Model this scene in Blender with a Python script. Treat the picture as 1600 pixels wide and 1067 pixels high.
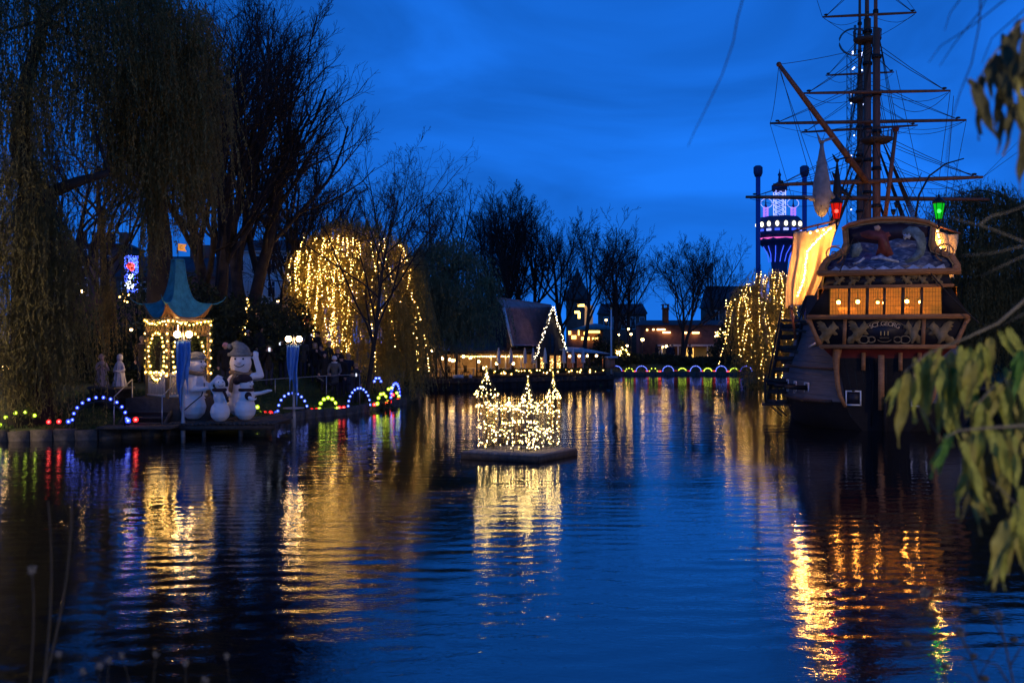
import bpy, math, random
import numpy as np
from mathutils import Vector, Matrix
from math import sin, cos, pi, radians as R, atan2, hypot, sqrt

random.seed(7)
S = bpy.context.scene
for o in list(bpy.data.objects):
    bpy.data.objects.remove(o)
C = S.collection

# ---------------------------------------------------------------- camera
cam_d = bpy.data.cameras.new('camera')
cam = bpy.data.objects.new('camera', cam_d)
C.objects.link(cam)
CAM_H = 4.0
FPX = 1570.0                      # focal length in pixels of the 1600 px wide photograph
cam.location = (0, 0, CAM_H)
cam.rotation_euler = (R(90), 0, 0)
cam_d.sensor_width = 36.0
cam_d.lens = 36.0 * FPX / 1600.0
cam_d.clip_start = 0.1
cam_d.clip_end = 3000
cam_d.dof.use_dof = True
cam_d.dof.focus_distance = 46.0
cam_d.dof.aperture_fstop = 2.0
S.camera = cam

# ---------------------------------------------------------------- dusk sky
W = bpy.data.worlds.new('World')
S.world = W
W.use_nodes = True
nt = W.node_tree
nt.nodes.clear()
sky = nt.nodes.new('ShaderNodeTexSky')
sky.sky_type = 'NISHITA'
sky.sun_disc = False
sky.sun_elevation = R(13)
sky.sun_rotation = R(200)
sky.air_density = 1.0
sky.dust_density = 0.3
sky.ozone_density = 6.0
geo = nt.nodes.new('ShaderNodeTexCoord')
mp = nt.nodes.new('ShaderNodeMapping')
mp.inputs['Scale'].default_value = (1.0, 1.0, 2.8)
mp.inputs['Rotation'].default_value = (0.05, 0.22, 0.3)
nz = nt.nodes.new('ShaderNodeTexNoise')
nz.inputs['Scale'].default_value = 3.4
nz.inputs['Detail'].default_value = 5
nz.inputs['Roughness'].default_value = 0.5
nz.inputs['Distortion'].default_value = 0.7
rmp = nt.nodes.new('ShaderNodeMapRange')
rmp.inputs['From Min'].default_value = 0.32
rmp.inputs['From Max'].default_value = 0.68
rmp.inputs['To Min'].default_value = 0.66
rmp.inputs['To Max'].default_value = 1.24
tint = nt.nodes.new('ShaderNodeMix'); tint.data_type = 'RGBA'; tint.blend_type = 'MULTIPLY'
tint.inputs['Factor'].default_value = 1.0
tint.inputs['B'].default_value = (0.085, 0.50, 1.0, 1)     # the camera's cold white balance
cl = nt.nodes.new('ShaderNodeMix'); cl.data_type = 'RGBA'; cl.blend_type = 'MULTIPLY'
cl.inputs['Factor'].default_value = 1.0
bg = nt.nodes.new('ShaderNodeBackground')
bg.inputs['Strength'].default_value = 0.15
wo = nt.nodes.new('ShaderNodeOutputWorld')
ln = nt.links.new
# the overcast evens the sky out towards the horizon
flat = nt.nodes.new('ShaderNodeVectorMath'); flat.operation = 'MULTIPLY_ADD'
flat.inputs[1].default_value = (1, 1, 0.55); flat.inputs[2].default_value = (0, 0, 0.45)
nrm = nt.nodes.new('ShaderNodeVectorMath'); nrm.operation = 'NORMALIZE'
ln(geo.outputs['Generated'], flat.inputs[0]); ln(flat.outputs['Vector'], nrm.inputs[0]); ln(nrm.outputs['Vector'], sky.inputs['Vector'])
ln(geo.outputs['Generated'], mp.inputs['Vector'])
ln(mp.outputs['Vector'], nz.inputs['Vector'])
ln(nz.outputs['Fac'], rmp.inputs['Value'])
ln(sky.outputs['Color'], tint.inputs['A'])
ln(tint.outputs['Result'], cl.inputs['A'])
ln(rmp.outputs['Result'], cl.inputs['B'])
ln(cl.outputs['Result'], bg.inputs['Color'])
ln(bg.outputs['Background'], wo.inputs['Surface'])

# the last of the daylight: a very weak, very soft sun behind the photographer
sun_d = bpy.data.lights.new('sun', 'SUN')
sun_d.energy = 0.02
sun_d.angle = R(40)
sun_d.color = (0.55, 0.72, 1.0)
sun = bpy.data.objects.new('sun', sun_d)
C.objects.link(sun)
sun.rotation_euler = (R(60), 0, R(20))

S.view_settings.view_transform = 'Standard'
S.view_settings.look = 'None'
S.view_settings.exposure = 0.62
S.view_settings.gamma = 1.0
S.view_settings.use_curve_mapping = False
S.render.engine = 'CYCLES'
S.cycles.use_denoising = True
S.cycles.max_bounces = 6
S.cycles.diffuse_bounces = 2
S.cycles.glossy_bounces = 4
S.cycles.transmission_bounces = 4
S.cycles.transparent_max_bounces = 12
S.cycles.sample_clamp_indirect = 6.0
S.cycles.blur_glossy = 0.3
S.cycles.caustics_reflective = False
S.cycles.caustics_refractive = False

# ---------------------------------------------------------------- helpers
def P(px, py, Y):
    """Place seen at pixel (px, py) of the photograph at distance Y."""
    return Vector(((px - 800) / FPX * Y, Y, CAM_H + (533.5 - py) / FPX * Y))
def wx(px, Y): return (px - 800) / FPX * Y
def wz(py, Y): return CAM_H + (533.5 - py) / FPX * Y

MATS = {}
def mat(name, col, rough=0.8, emit=None, es=0.0, metal=0.0, var=0.0, vs=3.0, bump=0.0, bs=20.0, spec=0.3, stretch=None, transl=0.0):
    """Principled material, its colour varied and its surface roughened by object-space noise."""
    if name in MATS: return MATS[name]
    m = bpy.data.materials.new(name); m.use_nodes = True
    t = m.node_tree; b = t.nodes['Principled BSDF']
    b.inputs['Base Color'].default_value = (*col, 1)
    b.inputs['Roughness'].default_value = rough
    b.inputs['Metallic'].default_value = metal
    b.inputs['Specular IOR Level'].default_value = spec
    if emit:
        b.inputs['Emission Color'].default_value = (*emit, 1)
        b.inputs['Emission Strength'].default_value = es
    if var or bump:
        tc = t.nodes.new('ShaderNodeTexCoord'); mpn = t.nodes.new('ShaderNodeMapping')
        if stretch: mpn.inputs['Scale'].default_value = stretch
        t.links.new(tc.outputs['Object'], mpn.inputs['Vector'])
    if var:
        n = t.nodes.new('ShaderNodeTexNoise'); n.inputs['Scale'].default_value = vs
        n.inputs['Detail'].default_value = 6; n.inputs['Roughness'].default_value = 0.65
        t.links.new(mpn.outputs['Vector'], n.inputs['Vector'])
        r = t.nodes.new('ShaderNodeMapRange')
        r.inputs['From Min'].default_value = 0.3; r.inputs['From Max'].default_value = 0.7
        r.inputs['To Min'].default_value = 1 - var; r.inputs['To Max'].default_value = 1 + var
        x = t.nodes.new('ShaderNodeMix'); x.data_type = 'RGBA'; x.blend_type = 'MULTIPLY'
        x.inputs['Factor'].default_value = 1; x.inputs['A'].default_value = (*col, 1)
        t.links.new(n.outputs['Fac'], r.inputs['Value'])
        t.links.new(r.outputs['Result'], x.inputs['B'])
        t.links.new(x.outputs['Result'], b.inputs['Base Color'])
    if bump:
        n2 = t.nodes.new('ShaderNodeTexNoise'); n2.inputs['Scale'].default_value = bs
        n2.inputs['Detail'].default_value = 5
        t.links.new(mpn.outputs['Vector'], n2.inputs['Vector'])
        bp = t.nodes.new('ShaderNodeBump'); bp.inputs['Strength'].default_value = bump
        bp.inputs['Distance'].default_value = 0.03
        t.links.new(n2.outputs['Fac'], bp.inputs['Height'])
        t.links.new(bp.outputs['Normal'], b.inputs['Normal'])
    if transl:
        tr = t.nodes.new('ShaderNodeBsdfTranslucent')
        if var: t.links.new(x.outputs['Result'], tr.inputs['Color'])
        else: tr.inputs['Color'].default_value = (*col, 1)
        mx = t.nodes.new('ShaderNodeMixShader'); mx.inputs['Fac'].default_value = transl
        t.links.new(b.outputs['BSDF'], mx.inputs[1]); t.links.new(tr.outputs['BSDF'], mx.inputs[2])
        t.links.new(mx.outputs['Shader'], t.nodes['Material Output'].inputs['Surface'])
    MATS[name] = m
    return m
def emat(name, col, st):
    if name in MATS: return MATS[name]
    m = bpy.data.materials.new(name); m.use_nodes = True
    t = m.node_tree; t.nodes.clear()
    e = t.nodes.new('ShaderNodeEmission'); e.inputs['Color'].default_value = (*col, 1); e.inputs['Strength'].default_value = st
    o = t.nodes.new('ShaderNodeOutputMaterial'); t.links.new(e.outputs['Emission'], o.inputs['Surface'])
    MATS[name] = m
    return m
def glowglass(name, col, st, thru, tcol=(1, 1, 1)):
    """Tinted glass that lets light through and glows a little itself (bulb shell drawn as a halo, lit pane)."""
    if name in MATS: return MATS[name]
    m = bpy.data.materials.new(name); m.use_nodes = True
    t = m.node_tree; t.nodes.clear()
    e = t.nodes.new('ShaderNodeEmission'); e.inputs['Color'].default_value = (*col, 1); e.inputs['Strength'].default_value = st
    tr = t.nodes.new('ShaderNodeBsdfTransparent'); tr.inputs['Color'].default_value = (*tcol, 1)
    mx = t.nodes.new('ShaderNodeMixShader'); mx.inputs['Fac'].default_value = thru
    o = t.nodes.new('ShaderNodeOutputMaterial')
    t.links.new(e.outputs['Emission'], mx.inputs[1]); t.links.new(tr.outputs['BSDF'], mx.inputs[2])
    t.links.new(mx.outputs['Shader'], o.inputs['Surface'])
    MATS[name] = m
    return m
def clearglass(name, tint=(0.9, 0.92, 0.95), refl=0.08):
    if name in MATS: return MATS[name]
    m = bpy.data.materials.new(name); m.use_nodes = True
    t = m.node_tree; t.nodes.clear()
    g = t.nodes.new('ShaderNodeBsdfGlossy'); g.inputs['Roughness'].default_value = 0.05
    tr = t.nodes.new('ShaderNodeBsdfTransparent'); tr.inputs['Color'].default_value = (*tint, 1)
    mx = t.nodes.new('ShaderNodeMixShader'); mx.inputs['Fac'].default_value = refl
    o = t.nodes.new('ShaderNodeOutputMaterial')
    t.links.new(tr.outputs['BSDF'], mx.inputs[1]); t.links.new(g.outputs['BSDF'], mx.inputs[2])
    t.links.new(mx.outputs['Shader'], o.inputs['Surface'])
    MATS[name] = m
    return m

def ico(sub=1):
    t = (1 + sqrt(5)) / 2
    v = [Vector(p).normalized() for p in ((-1,t,0),(1,t,0),(-1,-t,0),(1,-t,0),(0,-1,t),(0,1,t),(0,-1,-t),(0,1,-t),(t,0,-1),(t,0,1),(-t,0,-1),(-t,0,1))]
    f = [(0,11,5),(0,5,1),(0,1,7),(0,7,10),(0,10,11),(1,5,9),(5,11,4),(11,10,2),(10,7,6),(7,1,8),(3,9,4),(3,4,2),(3,2,6),(3,6,8),(3,8,9),(4,9,5),(2,4,11),(6,2,10),(8,6,7),(9,8,1)]
    for _ in range(sub):
        c = {}; nf = []
        def md(a, b):
            k = (min(a, b), max(a, b))
            if k not in c: v.append((v[a] + v[b]).normalized()); c[k] = len(v) - 1
            return c[k]
        for a, b, d in f:
            x, y, z = md(a, b), md(b, d), md(d, a)
            nf += [(a,x,z),(b,y,x),(d,z,y),(x,y,z)]
        f = nf
    return np.array([tuple(q) for q in v]), np.array(f)
ICO0, ICO1, ICO2 = ico(0), ico(1), ico(2)

class MB:
    """Collects shapes; build() links them as ONE mesh object."""
    def __init__(s): s.V = []; s.F = []; s.M = []; s.n = 0
    def add(s, v, f, mi=0):
        v = np.asarray(v, dtype=np.float64).reshape(-1, 3)
        s.V.append(v)
        for q in f: s.F.append(tuple(int(i) + s.n for i in q))
        s.M += [mi] * len(f)
        s.n += len(v)
        return s
    def many(s, tv, tf, pos, scl=None, mi=0):
        """Copies of a template at many places."""
        pos = np.asarray(pos, dtype=np.float64).reshape(-1, 3)
        if not len(pos): return s
        scl = np.ones(len(pos)) if scl is None else np.broadcast_to(np.asarray(scl, dtype=np.float64), (len(pos),))
        v = tv[None] * scl[:, None, None] + pos[:, None]
        f = tf[None] + (np.arange(len(pos)) * len(tv))[:, None, None] + s.n
        s.V.append(v.reshape(-1, 3)); s.F += [tuple(q) for q in f.reshape(-1, tf.shape[1]).tolist()]
        s.M += [mi] * (len(pos) * len(tf)); s.n += len(pos) * len(tv)
        return s
    def box(s, c, d, rz=0, mi=0, m=None):
        x, y, z = d[0] / 2, d[1] / 2, d[2] / 2
        v = np.array([(-x,-y,-z),(x,-y,-z),(x,y,-z),(-x,y,-z),(-x,-y,z),(x,-y,z),(x,y,z),(-x,y,z)])
        if m is not None: v = v @ np.array(m.to_3x3()).T
        elif rz:
            k = np.array([[cos(rz), -sin(rz), 0], [sin(rz), cos(rz), 0], [0, 0, 1]]); v = v @ k.T
        return s.add(v + np.array(c), [(0,3,2,1),(4,5,6,7),(0,1,5,4),(1,2,6,5),(2,3,7,6),(3,0,4,7)], mi)
    def bar(s, a, b, w, h=None, mi=0, up=(0, 0, 1)):
        """Square bar from a to b."""
        a = Vector(a); b = Vector(b); d = b - a; L = d.length
        if L < 1e-6: return s
        z = d / L; u = Vector(up)
        if abs(z.dot(u)) > 0.98: u = Vector((0, 1, 0))
        x = u.cross(z).normalized(); y = z.cross(x)
        m = Matrix((x, y, z)).transposed()
        return s.box((a + b) / 2, (w, h or w, L), mi=mi, m=m)
    def tube(s, pts, r, n=6, mi=0, cap=True):
        pts = np.array([tuple(p) for p in pts], dtype=np.float64)
        k = len(pts)
        r = np.broadcast_to(np.asarray(r, dtype=np.float64), (k,))
        t = np.gradient(pts, axis=0); t /= np.linalg.norm(t, axis=1)[:, None] + 1e-12
        ref = np.array([0.0, 0.0, 1.0]) if abs(t[:, 2]).mean() < 0.8 else np.array([1.0, 0.2, 0.0])
        u = np.cross(t, ref); u /= np.linalg.norm(u, axis=1)[:, None] + 1e-12
        w = np.cross(t, u)
        a = np.arange(n) * 2 * pi / n
        v = pts[:, None] + r[:, None, None] * (np.cos(a)[None, :, None] * u[:, None] + np.sin(a)[None, :, None] * w[:, None])
        f = [(i * n + j, i * n + (j + 1) % n, (i + 1) * n + (j + 1) % n, (i + 1) * n + j) for i in range(k - 1) for j in range(n)]
        if cap: f += [tuple(range(n - 1, -1, -1)), tuple((k - 1) * n + j for j in range(n))]
        return s.add(v.reshape(-1, 3), f, mi)
    def tubes(s, pts, r, n=3, mi=0):
        """Many polylines at once: pts B x k x 3, r B x k."""
        B, k, _ = pts.shape
        t = np.gradient(pts, axis=1); t /= np.linalg.norm(t, axis=2)[..., None] + 1e-12
        ref = np.where(np.abs(t[..., 2:3]) < 0.9, np.array([0.0, 0.0, 1.0]), np.array([1.0, 0.2, 0.0]))
        u = np.cross(t, ref); u /= np.linalg.norm(u, axis=2)[..., None] + 1e-12
        w = np.cross(t, u)
        a = np.arange(n) * 2 * pi / n
        v = pts[:, :, None] + r[:, :, None, None] * (np.cos(a)[None, None, :, None] * u[:, :, None] + np.sin(a)[None, None, :, None] * w[:, :, None])
        i, j = np.meshgrid(np.arange(k - 1), np.arange(n), indexing='ij')
        q = np.stack([i * n + j, i * n + (j + 1) % n, (i + 1) * n + (j + 1) % n, (i + 1) * n + j], -1).reshape(-1, 4)
        f = q[None] + (np.arange(B) * k * n)[:, None, None] + s.n
        s.V.append(v.reshape(-1, 3)); s.F += [tuple(x) for x in f.reshape(-1, 4).tolist()]
        s.M += [mi] * (B * len(q)); s.n += B * k * n
        return s
    def quads(s, v, mi=0):
        """v: N x 4 x 3."""
        N = len(v); f = (np.arange(N * 4).reshape(N, 4) + s.n).tolist()
        s.V.append(v.reshape(-1, 3)); s.F += [tuple(x) for x in f]; s.M += [mi] * N; s.n += 4 * N
        return s
    def lathe(s, prof, n=16, c=(0, 0, 0), mi=0, sx=1, sy=1, cap=True):
        v = []; k = len(prof)
        for r, z in prof:
            for j in range(n):
                a = 2 * pi * j / n
                v.append((c[0] + r * cos(a) * sx, c[1] + r * sin(a) * sy, c[2] + z))
        f = [(i * n + j, i * n + (j + 1) % n, (i + 1) * n + (j + 1) % n, (i + 1) * n + j) for i in range(k - 1) for j in range(n)]
        if cap: f += [tuple(range(n - 1, -1, -1)), tuple((k - 1) * n + j for j in range(n))]
        return s.add(v, f, mi)
    def ball(s, c, r, sub=2, mi=0, sc=(1, 1, 1)):
        tv, tf = (ICO0, ICO1, ICO2)[sub]
        return s.add(tv * r * np.array(sc) + np.array(tuple(c)), tf.tolist(), mi)
    def prism(s, poly, y0, y1, mi=0, fr=None):
        """Polygon in x-z, given thickness along y; fr maps local points."""
        n = len(poly)
        v = [(x, y0, z) for x, z in poly] + [(x, y1, z) for x, z in poly]
        if fr: v = [tuple(fr(Vector(q))) for q in v]
        f = [tuple(range(n)), tuple(range(2 * n - 1, n - 1, -1))] + [((i + 1) % n, i, n + i, n + (i + 1) % n) for i in range(n)]
        return s.add(v, f, mi)
    def grid(s, fn, nu, nv, mi=0):
        v = [tuple(fn(i / nu, j / nv)) for i in range(nu + 1) for j in range(nv + 1)]
        f = [(i * (nv + 1) + j, (i + 1) * (nv + 1) + j, (i + 1) * (nv + 1) + j + 1, i * (nv + 1) + j + 1) for i in range(nu) for j in range(nv)]
        return s.add(v, f, mi)
    def mesh(s, name, mats, smooth=False):
        me = bpy.data.meshes.new(name)
        V = np.concatenate(s.V) if s.V else np.zeros((0, 3))
        me.vertices.add(len(V)); me.vertices.foreach_set('co', V.ravel())
        lens = np.fromiter((len(f) for f in s.F), dtype=np.int32, count=len(s.F))
        tot = int(lens.sum())
        me.loops.add(tot); me.loops.foreach_set('vertex_index', np.fromiter((i for f in s.F for i in f), dtype=np.int32, count=tot))
        me.polygons.add(len(s.F))
        st = np.zeros(len(s.F), dtype=np.int32); st[1:] = np.cumsum(lens)[:-1]
        me.polygons.foreach_set('loop_start', st)
        for m in (mats if isinstance(mats, (list, tuple)) else [mats]): me.materials.append(m)
        me.polygons.foreach_set('material_index', np.array(s.M, dtype=np.int32))
        if smooth: me.polygons.foreach_set('use_smooth', np.ones(len(s.F), dtype=bool))
        me.update(calc_edges=True)
        return me
    def build(s, name, mats, parent=None, smooth=False, loc=None, stuff=False):
        return link(name, s.mesh(name, mats, smooth), parent, loc, stuff)

def link(name, me, parent=None, loc=None, stuff=False):
    o = bpy.data.objects.new(name, me); C.objects.link(o)
    if parent: o.parent = parent
    if loc is not None: o.location = loc
    if stuff: o['kind'] = 'stuff'
    return o
def tag(o, label, cat, group=None):
    o['label'] = label; o['category'] = cat
    if group: o['group'] = group
    return o
def thing(name, label, cat, loc=(0, 0, 0), rz=0, group=None):
    o = bpy.data.objects.new(name, None); C.objects.link(o)
    o.location = loc; o.rotation_euler = (0, 0, rz); o.empty_display_size = 0.2
    return tag(o, label, cat, group)
def struct(o): o['kind'] = 'structure'; return o
def copy_tree(o, parent=None):
    c = o.copy(); C.objects.link(c)
    if parent: c.parent = parent
    for ch in KIDS(o): copy_tree(ch, c)
    return c
def KIDS(o): return [x for x in list(C.objects) if x.parent == o]
def shade(o, ang=40):
    for p in o.data.polygons: p.use_smooth = True
    return o

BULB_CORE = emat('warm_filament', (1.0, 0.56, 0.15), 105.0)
BULB_HALO_GLASS = glowglass('amber_bulb_halo_glass', (1.0, 0.52, 0.07), 1.9, 0.38)  # oversized glowing shell stands in for the bloom around each bulb
BULB_HALO_GLASS.cycles.emission_sampling = 'NONE'
OCT = (np.array([(1,0,0),(-1,0,0),(0,1,0),(0,-1,0),(0,0,1),(0,0,-1)], dtype=float), np.array([(0,2,4),(2,1,4),(1,3,4),(3,0,4),(2,0,5),(1,2,5),(3,1,5),(0,3,5)]))
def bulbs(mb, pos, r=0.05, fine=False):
    """Warm fairy-light bulbs: glowing amber shell imitating a halo around a bright filament (material slots 0 glass, 1 core)."""
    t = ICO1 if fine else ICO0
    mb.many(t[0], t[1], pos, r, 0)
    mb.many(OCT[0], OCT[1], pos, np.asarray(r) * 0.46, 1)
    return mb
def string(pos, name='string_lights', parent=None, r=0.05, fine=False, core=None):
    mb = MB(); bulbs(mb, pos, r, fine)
    return mb.build(name, [BULB_HALO_GLASS, core or BULB_CORE], parent, True, stuff=True)
def along(pts, step, jit=0.0, rng=random):
    """Points every step along a polyline."""
    out = []; carry = 0.0
    for a, b in zip(pts[:-1], pts[1:]):
        a = Vector(a); b = Vector(b); L = (b - a).length; d = carry
        while d < L:
            q = a.lerp(b, d / L)
            out.append((q.x + rng.uniform(-jit, jit), q.y + rng.uniform(-jit, jit), q.z + rng.uniform(-jit, jit)))
            d += step
        carry = d - L
    return out

# ---------------------------------------------------------------- the setting: lake and banks
LAKE = [(-60,12),(-20,8.5),(-6,7.6),(0,7.4),(7,7.8),(14,9.5),(24,16),(29,30),(31,45),(34,60),(35,74),(30,81),(24.5,84),(20.6,87),
        (22.5,98),(26,110),(28.5,118),(10.2,118),(9.3,92),(-7.3,81.5),(-6.6,72),(-7.0,63.4),(-8.08,58.7),(-8.97,55.2),(-10.2,53.2),
        (-10.9,51.5),(-11.6,47.5),(-12.2,44.6),(-14.6,43.0),(-17.3,41.0),(-20.4,40.4),(-30,39),(-60,34)]
LP = np.array(LAKE)
def lake_sd(x, y):
    """Signed distance to the shore, negative in the lake (numpy arrays)."""
    a = LP; b = np.roll(LP, -1, axis=0)
    x = np.asarray(x, dtype=np.float64); y = np.asarray(y, dtype=np.float64)
    best = np.full(x.shape, 1e9); ins = np.zeros(x.shape, dtype=bool)
    for (ax, ay), (bx, by) in zip(a, b):
        dx, dy = bx - ax, by - ay
        t = np.clip(((x - ax) * dx + (y - ay) * dy) / (dx * dx + dy * dy), 0, 1)
        best = np.minimum(best, np.hypot(x - ax - t * dx, y - ay - t * dy))
        c = ((ay > y) != (by > y)) & (x < (bx - ax) * (y - ay) / ((by - ay) if by != ay else 1e-9) + ax)
        ins ^= c
    return np.where(ins, -best, best)
def sm(a, b, x):
    t = np.clip((x - a) / (b - a), 0, 1); return t * t * (3 - 2 * t)
def gz(x, y):
    """Ground height."""
    x = np.asarray(x, dtype=np.float64); y = np.asarray(y, dtype=np.float64)
    d = lake_sd(x, y)
    hm = 1.35 + 0.0 * x
    hm = np.where((x < 5) & (y > 30) & (y < 72), 1.75, hm)
    near = sm(34, 20, y)
    hm = hm * (1 - near) + 2.45 * near
    rest = sm(70, 80, y) * sm(105, 97, y) * sm(14, 11, x)
    hm = hm * (1 - rest) + 0.9 * rest
    z = 0.42 + (hm - 0.42) * sm(0.0, 5.0, d)
    z = z + 5.2 * np.exp(-((x + 19.5) / 8.5) ** 2 - ((y - 66) / 9.0) ** 2) * sm(1, 8, d)      # wooded mound behind the pavilion
    z = z + 0.05 * np.sin(x * 1.7 + y) + 0.05 * np.sin(y * 1.3 - 0.7 * x)
    return np.where(d > 0, z, -1.0)
def gzs(x, y): return float(gz(np.array([x]), np.array([y]))[0])

def axis(lo, hi, a, b, st, far):
    mid = list(np.arange(a, b + 1e-6, st))
    out = []; s = st; q = a
    while q > lo: s = min(s * 1.5, far); q -= s; out.append(q)
    out = out[::-1] + mid; s = st; q = b
    while q < hi: s = min(s * 1.5, far); q += s; out.append(q)
    return np.array(out)
xs = axis(-900, 900, -34, 38, 0.6, 120); ys = axis(-300, 1500, 0, 126, 0.6, 120)
gx, gy = np.meshgrid(xs, ys, indexing='ij')
zz = gz(gx.ravel(), gy.ravel())
mb = MB()
nx_, ny_ = len(xs), len(ys)
mb.V.append(np.stack([gx.ravel(), gy.ravel(), zz], -1)); mb.n = nx_ * ny_
I, J = np.meshgrid(np.arange(nx_ - 1), np.arange(ny_ - 1), indexing='ij')
q = np.stack([I * ny_ + J, (I + 1) * ny_ + J, (I + 1) * ny_ + J + 1, I * ny_ + J + 1], -1).reshape(-1, 4)
mb.F = [tuple(t) for t in q.tolist()]; mb.M = [0] * len(q)
m_ground = mat('damp_lawn_and_soil', (0.045, 0.055, 0.022), 0.95, var=0.55, vs=0.9, bump=0.6, bs=9)
struct(mb.build('ground', m_ground, smooth=True))

SLOPE = 0.046
# water: dark and glossy, small wind ripples that calm down in the middle of the lake
mw = bpy.data.materials.new('lake_water'); mw.use_nodes = True
t = mw.node_tree; b = t.nodes['Principled BSDF']
b.inputs['Base Color'].default_value = (0.002, 0.004, 0.006, 1)
b.inputs['Roughness'].default_value = 0.035
b.inputs['IOR'].default_value = 2.4
b.inputs['Specular IOR Level'].default_value = 0.5
tc = t.nodes.new('ShaderNodeTexCoord')
def wave(scale, sx, sy, rot, detail, dist, stren, prev=None, hsrc=None):
    mpn = t.nodes.new('ShaderNodeMapping'); mpn.inputs['Scale'].default_value = (sx, sy, 1); mpn.inputs['Rotation'].default_value = (0, 0, rot)
    n = t.nodes.new('ShaderNodeTexNoise'); n.inputs['Scale'].default_value = scale; n.inputs['Detail'].default_value = detail
    n.inputs['Distortion'].default_value = dist
    bp = t.nodes.new('ShaderNodeBump'); bp.inputs['Strength'].default_value = 1.0; bp.inputs['Distance'].default_value = stren
    t.links.new(tc.outputs['Object'], mpn.inputs['Vector']); t.links.new(mpn.outputs['Vector'], n.inputs['Vector'])
    if hsrc is not None:
        mu = t.nodes.new('ShaderNodeMath'); mu.operation = 'MULTIPLY'
        t.links.new(n.outputs['Fac'], mu.inputs[0]); t.links.new(hsrc, mu.inputs[1])
        t.links.new(mu.outputs[0], bp.inputs['Height'])
    else: t.links.new(n.outputs['Fac'], bp.inputs['Height'])
    if prev: t.links.new(prev.outputs['Normal'], bp.inputs['Normal'])
    return bp
# patches of wind: where ripples are strong and where the water lies calm
pn = t.nodes.new('ShaderNodeTexNoise'); pn.inputs['Scale'].default_value = 0.085; pn.inputs['Detail'].default_value = 3; pn.inputs['Distortion'].default_value = 0.8
t.links.new(tc.outputs['Object'], pn.inputs['Vector'])
pr = t.nodes.new('ShaderNodeMapRange'); pr.inputs['From Min'].default_value = 0.38; pr.inputs['From Max'].default_value = 0.62
pr.inputs['To Min'].default_value = 0.35; pr.inputs['To Max'].default_value = 1.6
t.links.new(pn.outputs['Fac'], pr.inputs['Value'])
w1 = wave(1.0, 0.55, 1.6, 0.25, 2, 0.4, 0.0020, hsrc=pr.outputs['Result'])
w2 = wave(3.6, 0.6, 1.3, -0.2, 3, 0.5, 0.0026, w1, hsrc=pr.outputs['Result'])
w3 = wave(11.0, 0.7, 1.2, 0.4, 2, 0.3, 0.0025, w2, hsrc=pr.outputs['Result'])
t.links.new(w3.outputs['Normal'], b.inputs['Normal'])
# real wavelets where the lake is in view, flat water beyond; the material adds only the finest ripple
wg = np.random.default_rng(12)
wxs = np.arange(-27, 35.01, .26)
wys = [7.0]
while wys[-1] < 119: wys.append(wys[-1] + .10 + .14 * max(0, wys[-1] - 45) / 74)
wys = np.array(wys)
WX, WY = np.meshgrid(wxs, wys, indexing='ij'); WZ = np.zeros_like(WX); 
for k in range(46):
    lam = wg.uniform(.42, .75) if k < 32 else wg.uniform(.75, 1.7); th = wg.normal(pi / 2 + .12, .78); kk = 2 * pi / lam
    ph = wg.uniform(0, 2 * pi); warp = .5 * np.sin(WX * wg.uniform(.1, .4) + ph) + .5 * np.sin(WY * wg.uniform(.1, .4) + 2 * ph)
    env = .5 + .5 * np.sin(WX * wg.uniform(-1.5, 1.5) + WY * wg.uniform(-.8, .8) + ph * 3)
    WZ += (SLOPE / sqrt(46 / 4)) / kk * (1 if k < 32 else .6) * env * np.sin(kk * (cos(th) * WX + sin(th) * WY) + ph + warp)
patch = .62 + .38 * np.sin(WX * .16 + 1.3 * np.sin(WY * .11) + .6) * np.sin(WY * .13 + .9 * np.sin(WX * .19)) + .12 * np.sin(WX * .5 + WY * .3)
edge_ = sm(-27, -24, WX) * sm(35, 32, WX) * sm(7, 10, WY) * sm(119, 116, WY)
WZ *= np.clip(patch, .25, 1.2) * edge_
mb = MB(); mb.V.append(np.stack([WX.ravel(), WY.ravel(), WZ.ravel()], -1)); mb.n = WX.size; nwy = len(wys)
I, J = np.meshgrid(np.arange(len(wxs) - 1), np.arange(nwy - 1), indexing='ij')
q = np.stack([I * nwy + J, (I + 1) * nwy + J, (I + 1) * nwy + J + 1, I * nwy + J + 1], -1).reshape(-1, 4)
mb.F = [tuple(v) for v in q.tolist()]; mb.M = [0] * len(q)
x0, x1, y0, y1 = wxs[0], wxs[-1], wys[0], wys[-1]
for a, b_, c, d in ((-80, -20, 80, y0), (-80, y1, 80, 140), (-80, y0, x0, y1), (x1, y0, 80, y1)): mb.add([(a, b_, 0), (c, b_, 0), (c, d, 0), (a, d, 0)], [(0, 1, 2, 3)])
struct(mb.build('water', mw, smooth=True))

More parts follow.
